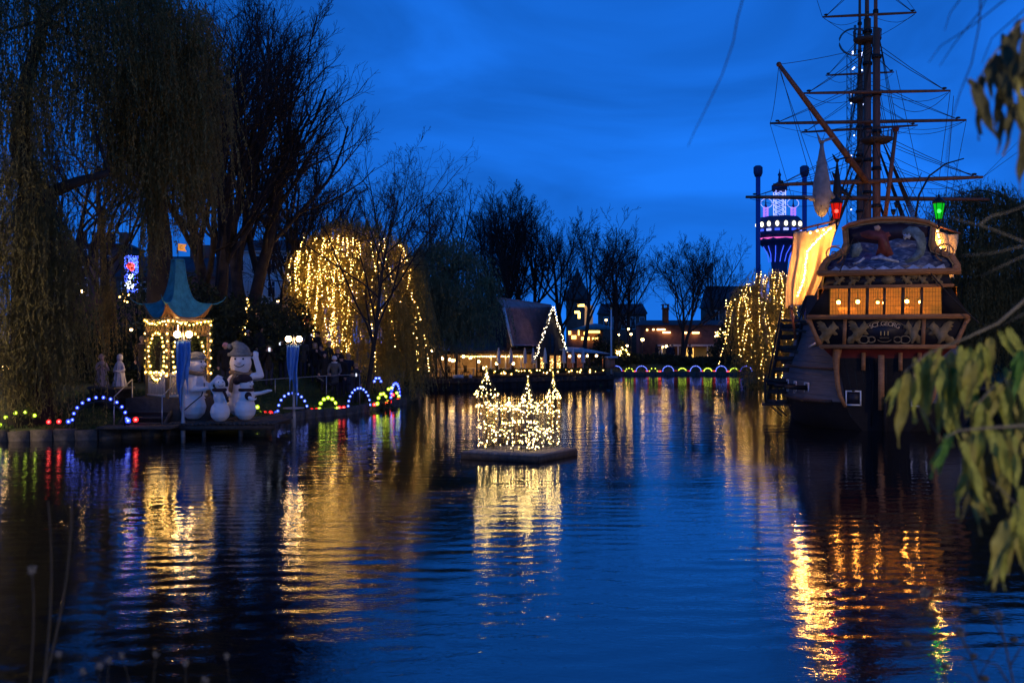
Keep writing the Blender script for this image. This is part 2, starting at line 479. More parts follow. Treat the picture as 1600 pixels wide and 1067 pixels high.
# stone edging along the left and far shore, one block at a time
m_stone = mat('mossy_edging_stone', (0.075, 0.07, 0.062), 0.9, var=0.5, vs=4, bump=0.5, bs=12)
rg = random.Random(4)
def edging(pts, label, seg=0.85, top=0.42):
    root = thing('stone_edging', label, 'edging', (pts[0][0], pts[0][1], 0))
    meshes = []
    for k in range(5):
        m_ = MB(); L, D_, H_ = seg * 0.96, 0.42 + 0.05 * rg.random(), 0.95
        bx = []
        for x, y, z in ((-1,-1,-1),(1,-1,-1),(1,1,-1),(-1,1,-1),(-1,-1,1),(1,-1,1),(1,1,1),(-1,1,1)):
            bx.append((x * L / 2 + rg.uniform(-.02, .02), y * D_ / 2 + rg.uniform(-.03, .03), z * H_ / 2 + rg.uniform(-.03, .03)))
        m_.add(bx, [(0,3,2,1),(4,5,6,7),(0,1,5,4),(1,2,6,5),(2,3,7,6),(3,0,4,7)])
        meshes.append(m_.mesh('edging_stone', m_stone))
    for p, a in zip(along([(x, y, 0) for x, y in pts], seg), range(999)):
        # direction of the shore here
        best = min(zip(pts[:-1], pts[1:]), key=lambda e: abs((Vector((*e[1], 0)) - Vector((*e[0], 0))).cross(Vector(p) - Vector((*e[0], 0))).z) / (Vector(e[1]) - Vector(e[0])).length
                   + (0 if min(e[0][0], e[1][0]) - .1 <= p[0] <= max(e[0][0], e[1][0]) + .1 and min(e[0][1], e[1][1]) - .1 <= p[1] <= max(e[0][1], e[1][1]) + .1 else 9))
        an = atan2(best[1][1] - best[0][1], best[1][0] - best[0][0])
        o = link('edging_stone', rg.choice(meshes), root, (p[0] - pts[0][0], p[1] - pts[0][1], top - 0.47 + rg.uniform(-.03, .03)))
        o.rotation_euler = (0, 0, an + rg.uniform(-.04, .04))
    return root
edging([(-7.0,63.4),(-8.08,58.7),(-8.97,55.2),(-10.2,53.2),(-10.9,51.5),(-11.6,47.5)], 'dark stone edging of the lawn under the row of coloured bulbs')
edging([(-14.6,43.0),(-17.3,41.0),(-20.4,40.4),(-30,39)], 'low stone edging below the blue bulb arch by the trailing willow')
edging([(10.2,118),(28.5,118)], 'stone edging of the far bank below the row of bulb arches', 1.2)

# ---------------------------------------------------------------- vegetation
m_bark = mat('dark_bark', (0.035, 0.028, 0.024), 0.95, var=0.4, vs=2.5, bump=0.7, bs=8)
m_twig = mat('bare_twigs', (0.030, 0.024, 0.021), 0.95, var=0.3, vs=1.2)
m_will = mat('yellowing_willow_leaves', (0.250, 0.175, 0.050), 0.75, var=0.55, vs=0.9, transl=0.3)
m_willg = mat('green_willow_leaves', (0.190, 0.200, 0.095), 0.75, var=0.5, vs=0.9, transl=0.3)
m_willd = mat('dull_willow_leaves', (0.165, 0.150, 0.062), 0.9, var=0.5, vs=0.9, transl=0.5, spec=0.05)
m_willf = mat('lit_golden_willow_leaves', (0.34, 0.255, 0.07), 0.85, var=0.4, vs=0.9, transl=0.4, spec=0.05)  # yellow leaves, colour brightened to look lit by the bulbs
m_bush = mat('evergreen_leaves', (0.030, 0.042, 0.020), 0.8, var=0.5, vs=2, transl=0.2)

def grow(seed, H, r0, fork=0.3, nl=(9, 9, 7, 5), spread=0.62, lean=(0, 0), up=0.30, top=1.0, twig=0.016, stems=1):
    """Limb polylines of a bare tree by level: list of (B x k x 3 points, B x k radii)."""
    g = np.random.default_rng(seed)
    K = 7
    levels = []
    # stems
    P0 = []; R0 = []; D0 = []
    for s in range(stems):
        az = g.uniform(0, 2 * pi)
        tilt = (0.10 + 0.14 * g.random()) if stems > 1 else 0.03
        d = np.array([cos(az) * tilt + lean[0], sin(az) * tilt + lean[1], 1.0]); d /= np.linalg.norm(d)
        L = H * g.uniform(0.8, 1.0) * 0.86
        p = [np.array([cos(az) * r0 * .5 * (stems > 1), sin(az) * r0 * .5 * (stems > 1), -0.3])]; dd = d.copy()
        k = 12
        for i in range(k - 1):
            dd = dd + g.normal(0, 0.055, 3) + np.array([0, 0, 0.05]); dd /= np.linalg.norm(dd)
            p.append(p[-1] + dd * L / (k - 1))
        P0.append(p); R0.append(r0 / (stems ** 0.35) * np.linspace(1, 0.16, k) ** 0.9)
    p = np.array(P0); r = np.array(R0)
    r[:, 0] *= 1.35
    levels.append((p, r))
    par_p, par_r = p, r
    par_len = np.full(len(p), H * 0.86)
    for lv, n in enumerate(nl):
        B = len(par_p); kk = par_p.shape[1]
        lo = fork if lv == 0 else 0.18
        t = lo + (0.99 - lo) * (np.arange(n)[None, :] + g.random((B, n))) / n
        f = t * (kk - 1); i0 = np.minimum(f.astype(int), kk - 2); fr = (f - i0)[..., None]
        bi = np.arange(B)[:, None]
        st = par_p[bi, i0] * (1 - fr) + par_p[bi, i0 + 1] * fr
        tan = par_p[bi, i0 + 1] - par_p[bi, i0]; tan /= np.linalg.norm(tan, axis=-1, keepdims=True) + 1e-9
        rr = (par_r[bi, i0] * (1 - fr[..., 0]) + par_r[bi, i0 + 1] * fr[..., 0])
        rnd = g.normal(0, 1, st.shape); side = rnd - (rnd * tan).sum(-1, keepdims=True) * tan
        side /= np.linalg.norm(side, axis=-1, keepdims=True) + 1e-9
        sp = spread * g.uniform(0.75, 1.35, (B, n))[..., None]
        d = tan * np.cos(sp) + side * np.sin(sp)
        ratio = (0.70, 0.52, 0.48, 0.48, 0.4)[lv]
        L = par_len[:, None] * ratio * g.uniform(0.65, 1.15, (B, n)) * (1.15 - 0.62 * (t - lo) / (1 - lo))
        st = st.reshape(-1, 3); d = d.reshape(-1, 3); L = L.ravel(); rr = rr.ravel()
        k = (8, 6, 4, 3, 3)[lv]
        pts = [st]; dd = d
        for i in range(k - 1):
            dd = dd + g.normal(0, 0.10, dd.shape) + np.array([0, 0, up * (0.45 if lv == 0 else 0.28)])
            dd /= np.linalg.norm(dd, axis=1, keepdims=True)
            pts.append(pts[-1] + dd * (L / (k - 1))[:, None])
        pts = np.stack(pts, 1)
        r_st = np.minimum(rr * 0.62, np.maximum(L * 0.017, twig))
        rad = r_st[:, None] * np.linspace(1, 0.35, k)[None]
        rad = np.maximum(rad, twig * 0.55)
        levels.append((pts, rad))
        par_p, par_r, par_len = pts, rad, L
    return levels
def bare_tree(label, X, Y, H, r0, seed, group, z=None, **kw):
    zb = gzs(X, Y) if z is None else z
    root = thing('bare_tree', label, 'tree', (X, Y, zb), 0, group)
    lv = grow(seed, H, r0, **kw)
    a = MB()
    for i, (p, r) in enumerate(lv[:2]): a.tubes(p, r, 8 if i == 0 else 5)
    a.build('trunk', m_bark, root, True)
    c = MB()
    for p, r in lv[2:]: c.tubes(p, r, 3)
    c.build('crown', m_twig, root)
    return root

def fronds(g, org, length, out, leaf=0.13, wid=0.028, per_m=7.0, sway=0.12, k=6):
    """Hanging willow strands: returns polylines and leaf quads."""
    N = len(org)
    t = np.linspace(0, 1, k)
    ph = g.uniform(0, 2 * pi, (N, 1)); am = sway * g.uniform(0.3, 1, (N, 1)) * length[:, None] * 0.25
    off = out[:, None, :] * (1 - np.exp(-3.0 * t))[None, :, None]
    p = org[:, None, :] + off
    p[..., 0] += am * np.sin(ph + 2.4 * t[None]) - am * np.sin(ph)
    p[..., 1] += am * np.cos(ph * 1.7 + 2.1 * t[None]) - am * np.cos(ph * 1.7)
    rise = 0.18 * length[:, None] * np.sin(np.minimum(t * 3.2, 1) * pi)[None] * 0.4
    p[..., 2] += -length[:, None] * t[None] + rise
    nleaf = np.maximum(2, (length * per_m).astype(int))
    idx = np.repeat(np.arange(N), nleaf)
    tt = g.random(len(idx)) * 0.97 + 0.03
    f = tt * (k - 1); i0 = np.minimum(f.astype(int), k - 2); fr = (f - i0)[:, None]
    c = p[idx, i0] * (1 - fr) + p[idx, i0 + 1] * fr
    az = g.uniform(0, 2 * pi, len(idx)); el = g.uniform(0.12, 0.75, len(idx))
    d = np.stack([np.cos(az) * np.sin(el), np.sin(az) * np.sin(el), -np.cos(el)], -1)
    a2 = g.uniform(0, 2 * pi, len(idx)); rv = np.stack([np.cos(a2), np.sin(a2), 0.3 * np.ones_like(a2)], -1)
    s = np.cross(d, rv); s /= np.linalg.norm(s, axis=1, keepdims=True) + 1e-9
    L = leaf * g.uniform(0.7, 1.3, len(idx))[:, None]; w = wid * g.uniform(0.7, 1.3, len(idx))[:, None]
    q = np.stack([c, c + d * L * 0.5 + s * w * 0.5, c + d * L, c + d * L * 0.5 - s * w * 0.5], 1)
    return p, q
def willow(label, X, Y, clusters, trunk, material, seed, leaf=0.13, wid=0.03, per_m=7, strand_r=0.006, group='weeping willows round the lake', light=None, limbs=True, z=None, dens=1.0, sway=0.14, flare=0.3, slant=0.05):
    """clusters: (x, y, z top, drop, radius, number of strands) in world metres."""
    g = np.random.default_rng(seed)
    zb = gzs(X, Y) if z is None else z
    root = thing('willow_tree', label, 'tree', (X, Y, zb), 0, group)
    o = np.array([X, Y, zb])
    a = MB()
    for pts, r0, r1 in trunk:
        pts = np.array(pts, dtype=float)
        a.tube(pts - np.array([X, Y, zb]), np.linspace(r0, r1, len(pts)), 9)
    fork = np.array(trunk[0][0][-1], dtype=float)
    if limbs:
        tips = [np.array(t[0][-1], dtype=float) for t in trunk]
        for cx, cy, cz, dr, rad, n in clusters:
            f0 = min(tips, key=lambda q: np.linalg.norm(q - np.array([cx, cy, cz - 1])))
            e = np.array([cx, cy, cz - 0.15])
            m1 = f0 * 0.55 + e * 0.45 + np.array([0, 0, 0.18 * np.linalg.norm(e - f0)]) + g.normal(0, 0.25, 3)
            tt = np.linspace(0, 1, 8)[:, None]
            cv = f0 * (1 - tt) ** 2 + 2 * m1 * tt * (1 - tt) + e * tt ** 2
            a.tube(cv - o, np.linspace(0.10, 0.02, 8), 5)
    a.build('trunk', m_bark, root, True)
    c = MB(); lights = []
    for cx, cy, cz, dr, rad, n in clusters:
        n = int(n * dens); an = g.uniform(0, 2 * pi, n); rr = rad * np.sqrt(g.random(n))
        clump = g.integers(0, max(3, n // 9), n); cj = g.normal(0, rad * .45, (n, 3))[clump] * np.array([1, 1, .5]); org = cj * .6 + np.stack([cx + rr * np.cos(an), cy + rr * np.sin(an), cz - 0.35 * rr ** 2 / max(rad, .1) + g.normal(0, 0.22, n)], -1)
        ln_ = dr * g.uniform(0.35, 1.08, n)
        out = np.stack([np.cos(an) * flare * rr + slant * ln_ * g.normal(0, 1, n), np.sin(an) * flare * rr + slant * ln_ * g.normal(0, 1, n), 0 * an], -1)
        p, q = fronds(g, org, ln_, out, leaf, wid, per_m, sway)
        c.tubes(p - o, np.full(p.shape[:2], strand_r), 3)
        c.quads(q - o)
        if light:
            prob, step, zlo, zhi = light; prob = g.choice([prob[0], prob[1], prob[1] * 1.4]) if cx < X + .3 else g.choice([prob[0] * 0.25, prob[0] * .6, prob[1] * .5])
            for b in range(n):
                if g.random() < prob:
                    pts = [tuple(v) for v in p[b] - o]
                    lights += [q_ for q_ in along(pts, step * g.uniform(0.85, 1.4), 0.03) if zlo < q_[2] + zb < zhi and g.random() < 0.72]
    c.build('crown', material, root)
    if light and lights:
        string(lights, 'string_lights', root, np.array([0.046 * g.uniform(0.5, 1.25) for _ in lights]), core=emat('willow_filament', (1.0, 0.56, 0.14), 125))
    return root
def shrub(label, X, Y, rx, ry, rz, n, seed, material, group='dark shrubs along the banks', leaf=0.16, z=None, name='shrub'):
    g = np.random.default_rng(seed)
    zb = gzs(X, Y) if z is None else z
    root = thing(name, label, 'shrub', (X, Y, zb), 0, group)
    d = g.normal(0, 1, (n, 3)); d[:, 2] = np.abs(d[:, 2]); d /= np.linalg.norm(d, axis=1, keepdims=True)
    lump = 1 + 0.22 * np.sin(3 * np.arctan2(d[:, 1], d[:, 0]) + seed) + 0.15 * np.sin(5 * d[:, 2] + 2 * d[:, 0] * 3)
    c = d * np.array([rx, ry, rz]) * (lump * g.uniform(0.55, 1.0, n) ** 0.5)[:, None]
    u = g.normal(0, 1, (n, 3)); u /= np.linalg.norm(u, axis=1, keepdims=True)
    w = np.cross(u, g.normal(0, 1, (n, 3))); w /= np.linalg.norm(w, axis=1, keepdims=True)
    L = leaf * g.uniform(0.6, 1.3, n)[:, None]
    q = np.stack([c, c + u * L * .5 + w * L * .28, c + u * L, c + u * L * .5 - w * L * .28], 1)
    MB().quads(q).build('foliage', material, root)
    st = MB()
    for i in range(9):
        e = c[i * (n // 9)] * 0.8
        st.tube([(0, 0, -0.1), tuple(e * 0.5 + np.array([0, 0, 0.1])), tuple(e)], [0.04, 0.025, 0.01], 5)
    st.build('stem', m_bark, root)
    return root

# --- the two willows that close the picture on the left
def cl(px, py, Y, py2, rad, n): 
    a = P(px, py, Y); return (a.x, a.y, a.z, (py2 - py) / FPX * Y, rad, n)
w1 = []
rg = random.Random(11)
for px, py, Y, py2, rad, n in [
    (-60, 60, 41, 600, 1.5, 150), (-10, -30, 42, 260, 1.6, 170), (10, 330, 40.5, 600, 1.0, 110), (40, 250, 40.3, 630, 0.9, 150), (75, 330, 40.4, 628, 0.75, 150), (100, 400, 40.8, 625, 0.55, 110),
    (25, 470, 40.2, 636, 0.8, 130), (60, -40, 42.5, 170, 1.5, 190), (120, -20, 42, 150, 1.5, 200), (-30, 260, 41, 560, 1.0, 100), (180, -50, 43, 150, 1.5, 200), (95, 100, 41, 250, 1.2, 130), (20, 120, 41, 300, 1.3, 140),
    (150, 90, 43.5, 215, 1.1, 120), (40, 180, 41, 300, 0.6, 40), (140, 170, 44, 260, 0.5, 25), (15, 540, 40, 640, 0.6, 70), (95, 540, 40.3, 636, 0.35, 45)]:
    w1.append(cl(px, py, Y, py2, rad, n))
b1 = P(50, 640, 42)
willow('big trailing willow with yellow-brown curtains at the left edge of the lake', b1.x, b1.y, w1,
       [([(b1.x, b1.y, gzs(b1.x, b1.y) - .3), tuple(P(52, 560, 42)), tuple(P(50, 420, 42)), tuple(P(58, 300, 42.3))], 0.95, 0.75),
        ([tuple(P(54, 310, 42.3)), tuple(P(30, 230, 42)), tuple(P(40, 130, 42)), tuple(P(70, 30, 42))], 0.5, 0.2),
        ([tuple(P(70, 305, 42.3)), tuple(P(120, 285, 42.5)), tuple(P(170, 270, 43))], 0.3, 0.14)], m_willd, 21, leaf=0.16, wid=0.05, per_m=9, dens=1.0, sway=.4, flare=.55, slant=.09)
w2 = []
for px, py, Y, py2, rad, n in [
    (225, -30, 46, 190, 1.6, 260), (280, 10, 46.5, 200, 1.3, 240), (310, 60, 47, 230, 0.9, 180), (250, 90, 46, 290, 1.3, 240), (215, 100, 46, 300, 1.0, 150), (300, 130, 46.5, 330, 0.9, 220), (318, 190, 47, 300, 0.5, 80),
    (270, 190, 46, 350, 0.9, 190), (235, 210, 45.5, 330, 0.8, 120), (300, 250, 46.5, 345, 0.5, 80), (186, 210, 46, 370, 0.4, 50), (232, 310, 45.5, 440, 0.3, 45), (164, 330, 45.5, 570, 0.2, 36), (305, 300, 47, 395, 0.28, 28), (240, 300, 45.5, 420, 0.35, 40), (170, 180, 46, 330, 0.8, 70), (170, 440, 45.3, 560, 0.22, 40)]:
    w2.append(cl(px, py, Y, py2, rad, n))
b2 = P(252, 600, 50)
willow('tall willow with brown curtains directly behind the pagoda roof', b2.x, b2.y, w2,
       [([(b2.x, b2.y, gzs(b2.x, b2.y) - .3), tuple(P(250, 470, 50)), tuple(P(250, 380, 50)), tuple(P(243, 310, 49.5))], 0.75, 0.5),
        ([tuple(P(243, 315, 49.5)), tuple(P(215, 240, 48.5)), tuple(P(190, 130, 47.5))], 0.35, 0.14),
        ([tuple(P(245, 315, 49.5)), tuple(P(262, 220, 48)), tuple(P(275, 110, 47)), tuple(P(270, 40, 47))], 0.38, 0.12)], m_will, 22, leaf=0.16, wid=0.05, per_m=9, dens=1.3, sway=.4, flare=.5, slant=.09)
# --- willow hung with fairy lights over the crowd
w3 = []
for px, py, Y, py2, rad, n in [
    (478, 396, 64.0, 545, 0.79, 110), (466, 446, 63.0, 570, 0.63, 90), (502, 366, 64.0, 540, 0.95, 120), (535, 345, 64.0, 520, 1.05, 130), (575, 345, 65.0, 500, 1.05, 130), (612, 372, 66.0, 520, 0.95, 120), (638, 416, 66.0, 585, 0.73, 120),
    (548, 395, 62.5, 590, 0.95, 120), (515, 420, 62.5, 585, 0.84, 110), (590, 420, 63.0, 585, 0.95, 120), (618, 470, 63.5, 600, 0.63, 110), (600, 520, 63.0, 610, 0.63, 80), (640, 460, 65.0, 610, 0.53, 90), (560, 470, 62.0, 600, 0.63, 70), (460, 480, 63.5, 575, 0.37, 50)]:
    w3.append(cl(px, py, Y, py2, rad, n))
b3 = P(545, 600, 65.0)
willow('willow draped in strings of warm fairy lights behind the crowd', b3.x, b3.y, w3,
       [([(b3.x, b3.y, gzs(b3.x, b3.y) - .3), tuple(P(543, 540, 65.0)), tuple(P(540, 485, 64.5))], 0.5, 0.34),
        ([tuple(P(540, 488, 64.5)), tuple(P(524, 460, 64.0)), tuple(P(508, 430, 64.0)), tuple(P(505, 395, 64.0))], 0.24, 0.1),
        ([tuple(P(541, 488, 64.5)), tuple(P(545, 455, 64.0)), tuple(P(560, 410, 64.0)), tuple(P(565, 375, 64.5))], 0.26, 0.1),
        ([tuple(P(541, 482, 64.5)), tuple(P(570, 470, 64.0)), tuple(P(600, 450, 64.5))], 0.22, 0.1)], m_willf, 23, leaf=0.17, wid=0.055, per_m=8,
       light=((0.03, 0.085), 0.17, 2.0, 10.6), dens=1.3, sway=.4, flare=.5, slant=.07)
# --- unlit willow beside the restaurant
w4 = []
for px, py, Y, py2, rad, n in [
    (665, 385, 74, 545, 1.1, 110), (700, 372, 75, 540, 1.3, 130), (735, 395, 75, 530, 1.2, 120), (757, 430, 75, 530, 0.8, 90), (680, 430, 73, 560, 1.2, 120), (715, 450, 72.5, 545, 1.3, 130), (740, 470, 72.5, 540, 0.9, 90),
    (650, 400, 72, 600, 0.9, 120), (655, 480, 71, 605, 0.7, 100), (690, 500, 72, 550, 0.9, 70), (640, 520, 70, 612, 0.5, 60)]:
    w4.append(cl(px, py, Y, py2, rad, n))
b4 = P(640, 580, 78)
willow('unlit grey-green willow drooping over the restaurant terrace', b4.x, b4.y, w4,
       [([(b4.x, b4.y, gzs(b4.x, b4.y) - .3), tuple(P(655, 520, 77)), tuple(P(680, 460, 76)), tuple(P(698, 425, 75.5))], 0.6, 0.25)], m_willg, 24, leaf=0.2, wid=0.065, per_m=7, dens=1.6, sway=.35, flare=.5, slant=.08)
# --- willow with lights across the water, beside the ship
w5 = []
for px, py, Y, py2, rad, n in [
    (1205, 425, 88, 560, 1.2, 130), (1175, 440, 88, 570, 1.1, 120), (1152, 462, 87, 560, 0.7, 80), (1225, 440, 88, 600, 1.0, 110), (1195, 470, 86.5, 600, 1.1, 120), (1165, 500, 86, 610, 0.6, 80), (1220, 510, 86, 600, 0.9, 100), (1240, 470, 88, 600, 1.0, 100), (1190, 520, 85.5, 612, 0.6, 70)]:
    w5.append(cl(px, py, Y, py2, rad, n))
b5 = P(1208, 590, 89)
willow('willow hung with fairy lights on the bank between the far arches and the ship', b5.x, b5.y, w5,
       [([(b5.x, b5.y, gzs(b5.x, b5.y) - .3), tuple(P(1206, 540, 89)), tuple(P(1200, 480, 88.5))], 0.5, 0.2)], m_willf, 25, leaf=0.2, wid=0.05, per_m=7,
       light=((0.04, 0.04), 0.22, 0.3, 10.3), dens=1.3, sway=.4, flare=.5, slant=.07)
# --- dark willow on the right bank, behind the ship
w6 = []
for px, py, Y, py2, rad, n in [
    (1500, 300, 62, 500, 1.3, 130), (1545, 292, 62, 520, 1.4, 150), (1590, 310, 62, 540, 1.3, 140), (1520, 380, 61, 560, 1.2, 130), (1565, 390, 61, 580, 1.2, 130), (1640, 300, 62, 560, 1.5, 130), (1485, 360, 62, 520, 0.8, 90), (1600, 430, 60, 600, 1.1, 110), (1530, 470, 60.5, 580, 1.0, 90)]:
    w6.append(cl(px, py, Y, py2, rad, n))
b6 = (35.5, 66.0)
willow('dark willow on the bank behind the ship stern and green lantern', b6[0], b6[1], w6,
       [([(b6[0], b6[1], gzs(*b6) - .3), (34.5, 65.5, 5), (33, 64, 10), (31.5, 63, 12.5)], 0.6, 0.25)], m_willd, 26, leaf=0.17, wid=0.055, per_m=7, dens=1.8, sway=.35, flare=.5, slant=.08)

# --- bare trees
G1 = 'tall bare trees on the left bank'
def bt(label, px, py, Y, top, r0, seed, group=G1, **kw):
    b = P(px, py, Y); zb = gzs(b.x, Y)
    H = (wz(top, Y) - zb) * .97
    return bare_tree(label, b.x, Y, H, r0, seed, group, **kw)
bt('huge bare tree with many upright limbs beside the tall brown willow', 335, 440, 60, -20, 0.55, 31, nl=(10, 9, 8, 4), fork=0.10, spread=0.66, stems=3, twig=0.017, lean=(0.02, 0))
bt('huge bare tree leaning towards the lake, its crown round on one side', 385, 450, 62, 20, 0.55, 132, nl=(11, 9, 8, 4), fork=0.12, spread=0.52, stems=2, twig=0.017, lean=(0.01, 0))
bt('bare tree with a broad crown just above the fairy-lit willow', 480, 480, 72, 232, 0.36, 33, nl=(11, 9, 8, 5), fork=0.16, spread=0.7, stems=2, twig=0.022)
bt('thin straight bare tree standing on the lawn before the fairy-lit willow', 570, 606, 58.5, 225, 0.15, 34, nl=(15, 6, 4, 2), fork=0.22, spread=0.75, up=0.16, twig=0.012)
bt('bare tree with a fan of twigs just behind the fairy-lit willow', 600, 560, 78, 245, 0.28, 35, nl=(10, 8, 7, 3), fork=0.2, spread=0.66, twig=0.022)
bt('bare tree rising behind the unlit green willow', 680, 560, 96, 285, 0.34, 36, nl=(11, 9, 8, 3), fork=0.3, spread=0.66, twig=0.026)
bt('bare tree between the brown willow and the LED panel', 165, 500, 64, 150, 0.36, 51, nl=(10, 8, 6, 4), fork=0.2, spread=0.66, twig=0.02)
bt('bare tree with spreading limbs seen through the gap in the left willow', 110, 520, 70, 170, 0.36, 52, nl=(10, 8, 6, 4), fork=0.2, spread=0.6, twig=0.02)
bt('small bare tree in front of the pale apartment building', 428, 520, 74, 330, 0.2, 53, nl=(9, 8, 6, 3), fork=0.3, spread=0.6, twig=0.02)
G2 = 'bare trees behind the restaurant and the far bank'
bt('widest bare tree behind the restaurant roof ridge', 795, 520, 116, 300, 0.55, 37, G2, nl=(12, 10, 8, 4), fork=0.15, spread=0.6, stems=2, twig=0.024)
bt('bare tree just left of the widest one behind the restaurant', 765, 520, 122, 330, 0.4, 38, G2, nl=(11, 9, 8, 3), fork=0.2, spread=0.62, twig=0.024)
bt('bare tree above the lit gable of the restaurant', 835, 530, 120, 330, 0.4, 39, G2, nl=(11, 9, 8, 3), fork=0.25, spread=0.62, twig=0.024)
bt('bare tree directly behind the dark spire', 882, 540, 122, 345, 0.4, 40, G2, nl=(11, 9, 8, 3), fork=0.25, spread=0.62, twig=0.024)
bt('bare tree with a bent trunk beside the pale column', 908, 560, 108, 352, 0.3, 41, G2, nl=(10, 8, 6, 4), fork=0.4, spread=0.66, twig=0.028, lean=(0.08, 0))
bt('dense bare tree just behind the pale flagpole', 962, 560, 126, 372, 0.45, 42, G2, nl=(12, 9, 8, 3), fork=0.25, spread=0.58, twig=0.024)
bt('bare tree to the right of the flagpole, its crown rounded', 984, 560, 130, 385, 0.35, 43, G2, nl=(11, 9, 8, 3), fork=0.3, spread=0.62, twig=0.024)
bt('bare forked tree beside the brick chimney on the far bank', 1062, 560, 126, 388, 0.36, 44, G2, nl=(11, 8, 6, 4), fork=0.32, spread=0.66, stems=2, twig=0.028)
bt('bare tree with a fan-shaped crown beside the lit willow on the far bank', 1120, 560, 140, 385, 0.34, 45, G2, nl=(11, 8, 6, 4), fork=0.45, spread=0.62, twig=0.024)
bt('bare twiggy tree behind the dark willow on the right bank', 1585, 480, 80, 268, 0.3, 46, G2, nl=(10, 8, 6, 3), fork=0.3, spread=0.66, twig=0.022)
# dark evergreen shrubs
for i, (px, Y, rx, ry, rz, lab) in enumerate([
    (340, 56, 4.6, 2.5, 3.2, 'broad dark shrub on the mound behind the snowmen'), (270, 58, 3.8, 2.5, 3.6, 'dark shrub directly behind the pagoda pavilion'), (410, 60, 3.0, 2.2, 2.4, 'dark shrub at the foot of the pale apartment building'),
    (150, 50, 2.6, 1.8, 2.6, 'dark shrub behind the pale statues'), (95, 52, 2.6, 1.8, 3.2, 'dark shrub behind the trailing willow'), (590, 59.3, 1.0, 0.9, 1.3, 'low dark shrub on the lawn tip beside the thin bare tree'),
    (1010, 123, 4.0, 1.5, 1.0, 'dark shrub on the far bank below the brick chimney'), (952, 122, 2.6, 1.5, 3.0, 'dark shrub on the far bank behind the flagpole'), (1092, 122, 4.0, 1.5, 0.8, 'dark shrub before the far pavilion terrace'), (1148, 122, 2.6, 1.8, 5.0, 'dark bushy evergreen next to the far lit willow'),
    (1560, 58, 3.2, 2.4, 2.6, 'dark shrub under the willow behind the ship')]):
    b = P(px, 600, Y)
    shrub(lab, b.x, Y, rx, ry, rz, int(1500 * rx), 60 + i, m_bush, leaf=0.24 if Y < 100 else 0.34)

# lawn grass on the left bank, uncountable blades
g = np.random.default_rng(3)
n = 90000; X_ = g.uniform(-21, -6.8, n); Y_ = g.uniform(41, 64, n); d_ = lake_sd(X_, Y_); k_ = (d_ > .25) & (d_ < 5.0) & (g.random(n) < np.clip(1.3 - d_ * .2, 0, 1)); X_, Y_ = X_[k_], Y_[k_]; Z_ = gz(X_, Y_)
a_ = g.uniform(0, 2 * pi, len(X_)); h_ = g.uniform(.06, .17, len(X_)); w_ = .02
b_ = np.stack([X_, Y_, Z_ - .01], -1); s_ = np.stack([np.cos(a_), np.sin(a_), 0 * a_], -1) * w_; t_ = b_ + np.stack([g.normal(0, .05, len(X_)), g.normal(0, .05, len(X_)), h_], -1)
grass = MB().quads(np.stack([b_ - s_, b_ + s_, t_ + s_ * .2, t_ - s_ * .2], 1)).build('grass', mat('winter_lawn', (0.055, 0.085, 0.028), .8, var=.5, vs=.8, transl=.25), stuff=True); grass['label'] = 'short winter grass of the lawn along the left shore'; grass['category'] = 'grass'
for i, (X_, Y_, rx, rz, lab) in enumerate(((27.5, 96, 4.5, 4.0, 'tall dark shrub on the bank just behind the lit willow beside the ship'), (33, 92, 5.0, 5.0, 'largest dark shrub behind the ship, hidden by its hull'), (40, 84, 5.0, 4.5, 'dark shrub behind the ship rail on the right bank'))):
    shrub(lab, X_, Y_, rx, 2.5, rz, 6000, 90 + i, m_bush, leaf=.32)

# ---------------------------------------------------------------- the frigate
SH = Vector((16.74, 45.0, 0.0)); SA = -R(16.5)
ship = thing('sailing_ship', 'moored wooden three-masted frigate with lit stern windows', 'ship', SH, SA)
SI = Matrix.Rotation(-SA, 4, 'Z')
def LW(px, py, Y): return SI @ (P(px, py, Y) - SH)
KX = 0.02695
def qx(px): return (px - 1384) * KX
def qz(py): return wz(py, 45)
m_tar = mat('black_hull_paint', (0.014, 0.012, 0.012), 0.75, spec=0.15, var=0.3, vs=3, bump=0.25, bs=6, stretch=(1, 1, 6))
m_grey = mat('weathered_grey_planking', (0.10, 0.10, 0.11), 0.75, var=0.3, vs=2, bump=0.35, bs=7, stretch=(0.4, 0.4, 8))
m_wood = mat('varnished_brown_timber', (0.30, 0.135, 0.055), 0.5, var=0.35, vs=3, bump=0.2, bs=10, stretch=(1, 1, 5))
m_wood2 = mat('dark_oiled_timber', (0.075, 0.040, 0.024), 0.6, var=0.4, vs=3, bump=0.3, bs=10)
m_red = mat('oxblood_paint', (0.11, 0.014, 0.010), 0.55, var=0.3, vs=3)
m_spar = mat('spar_varnish', (0.16, 0.062, 0.032), 0.55, var=0.35, vs=2.5, bump=0.2, bs=8, stretch=(3, 3, 0.5))
m_gild = mat('faded_gilding', (0.22, 0.155, 0.075), 0.6, var=0.3, vs=6, metal=0.0)
m_gold = mat('bright_gilding', (0.70, 0.46, 0.13), 0.4, var=0.2, vs=6)
m_night = mat('blue_black_board', (0.010, 0.010, 0.018), 0.5)
m_white = mat('white_paint', (0.72, 0.71, 0.70), 0.5, var=0.1, vs=5)
m_rope = mat('tarred_rope', (0.030, 0.024, 0.020), 0.9)
m_canv = mat('canvas_sailcloth', (0.60, 0.45, 0.27), 0.85, var=0.15, vs=2.2, bump=0.3, bs=5, transl=0.25)
m_iron = mat('black_iron', (0.02, 0.02, 0.022), 0.45, metal=0.6)

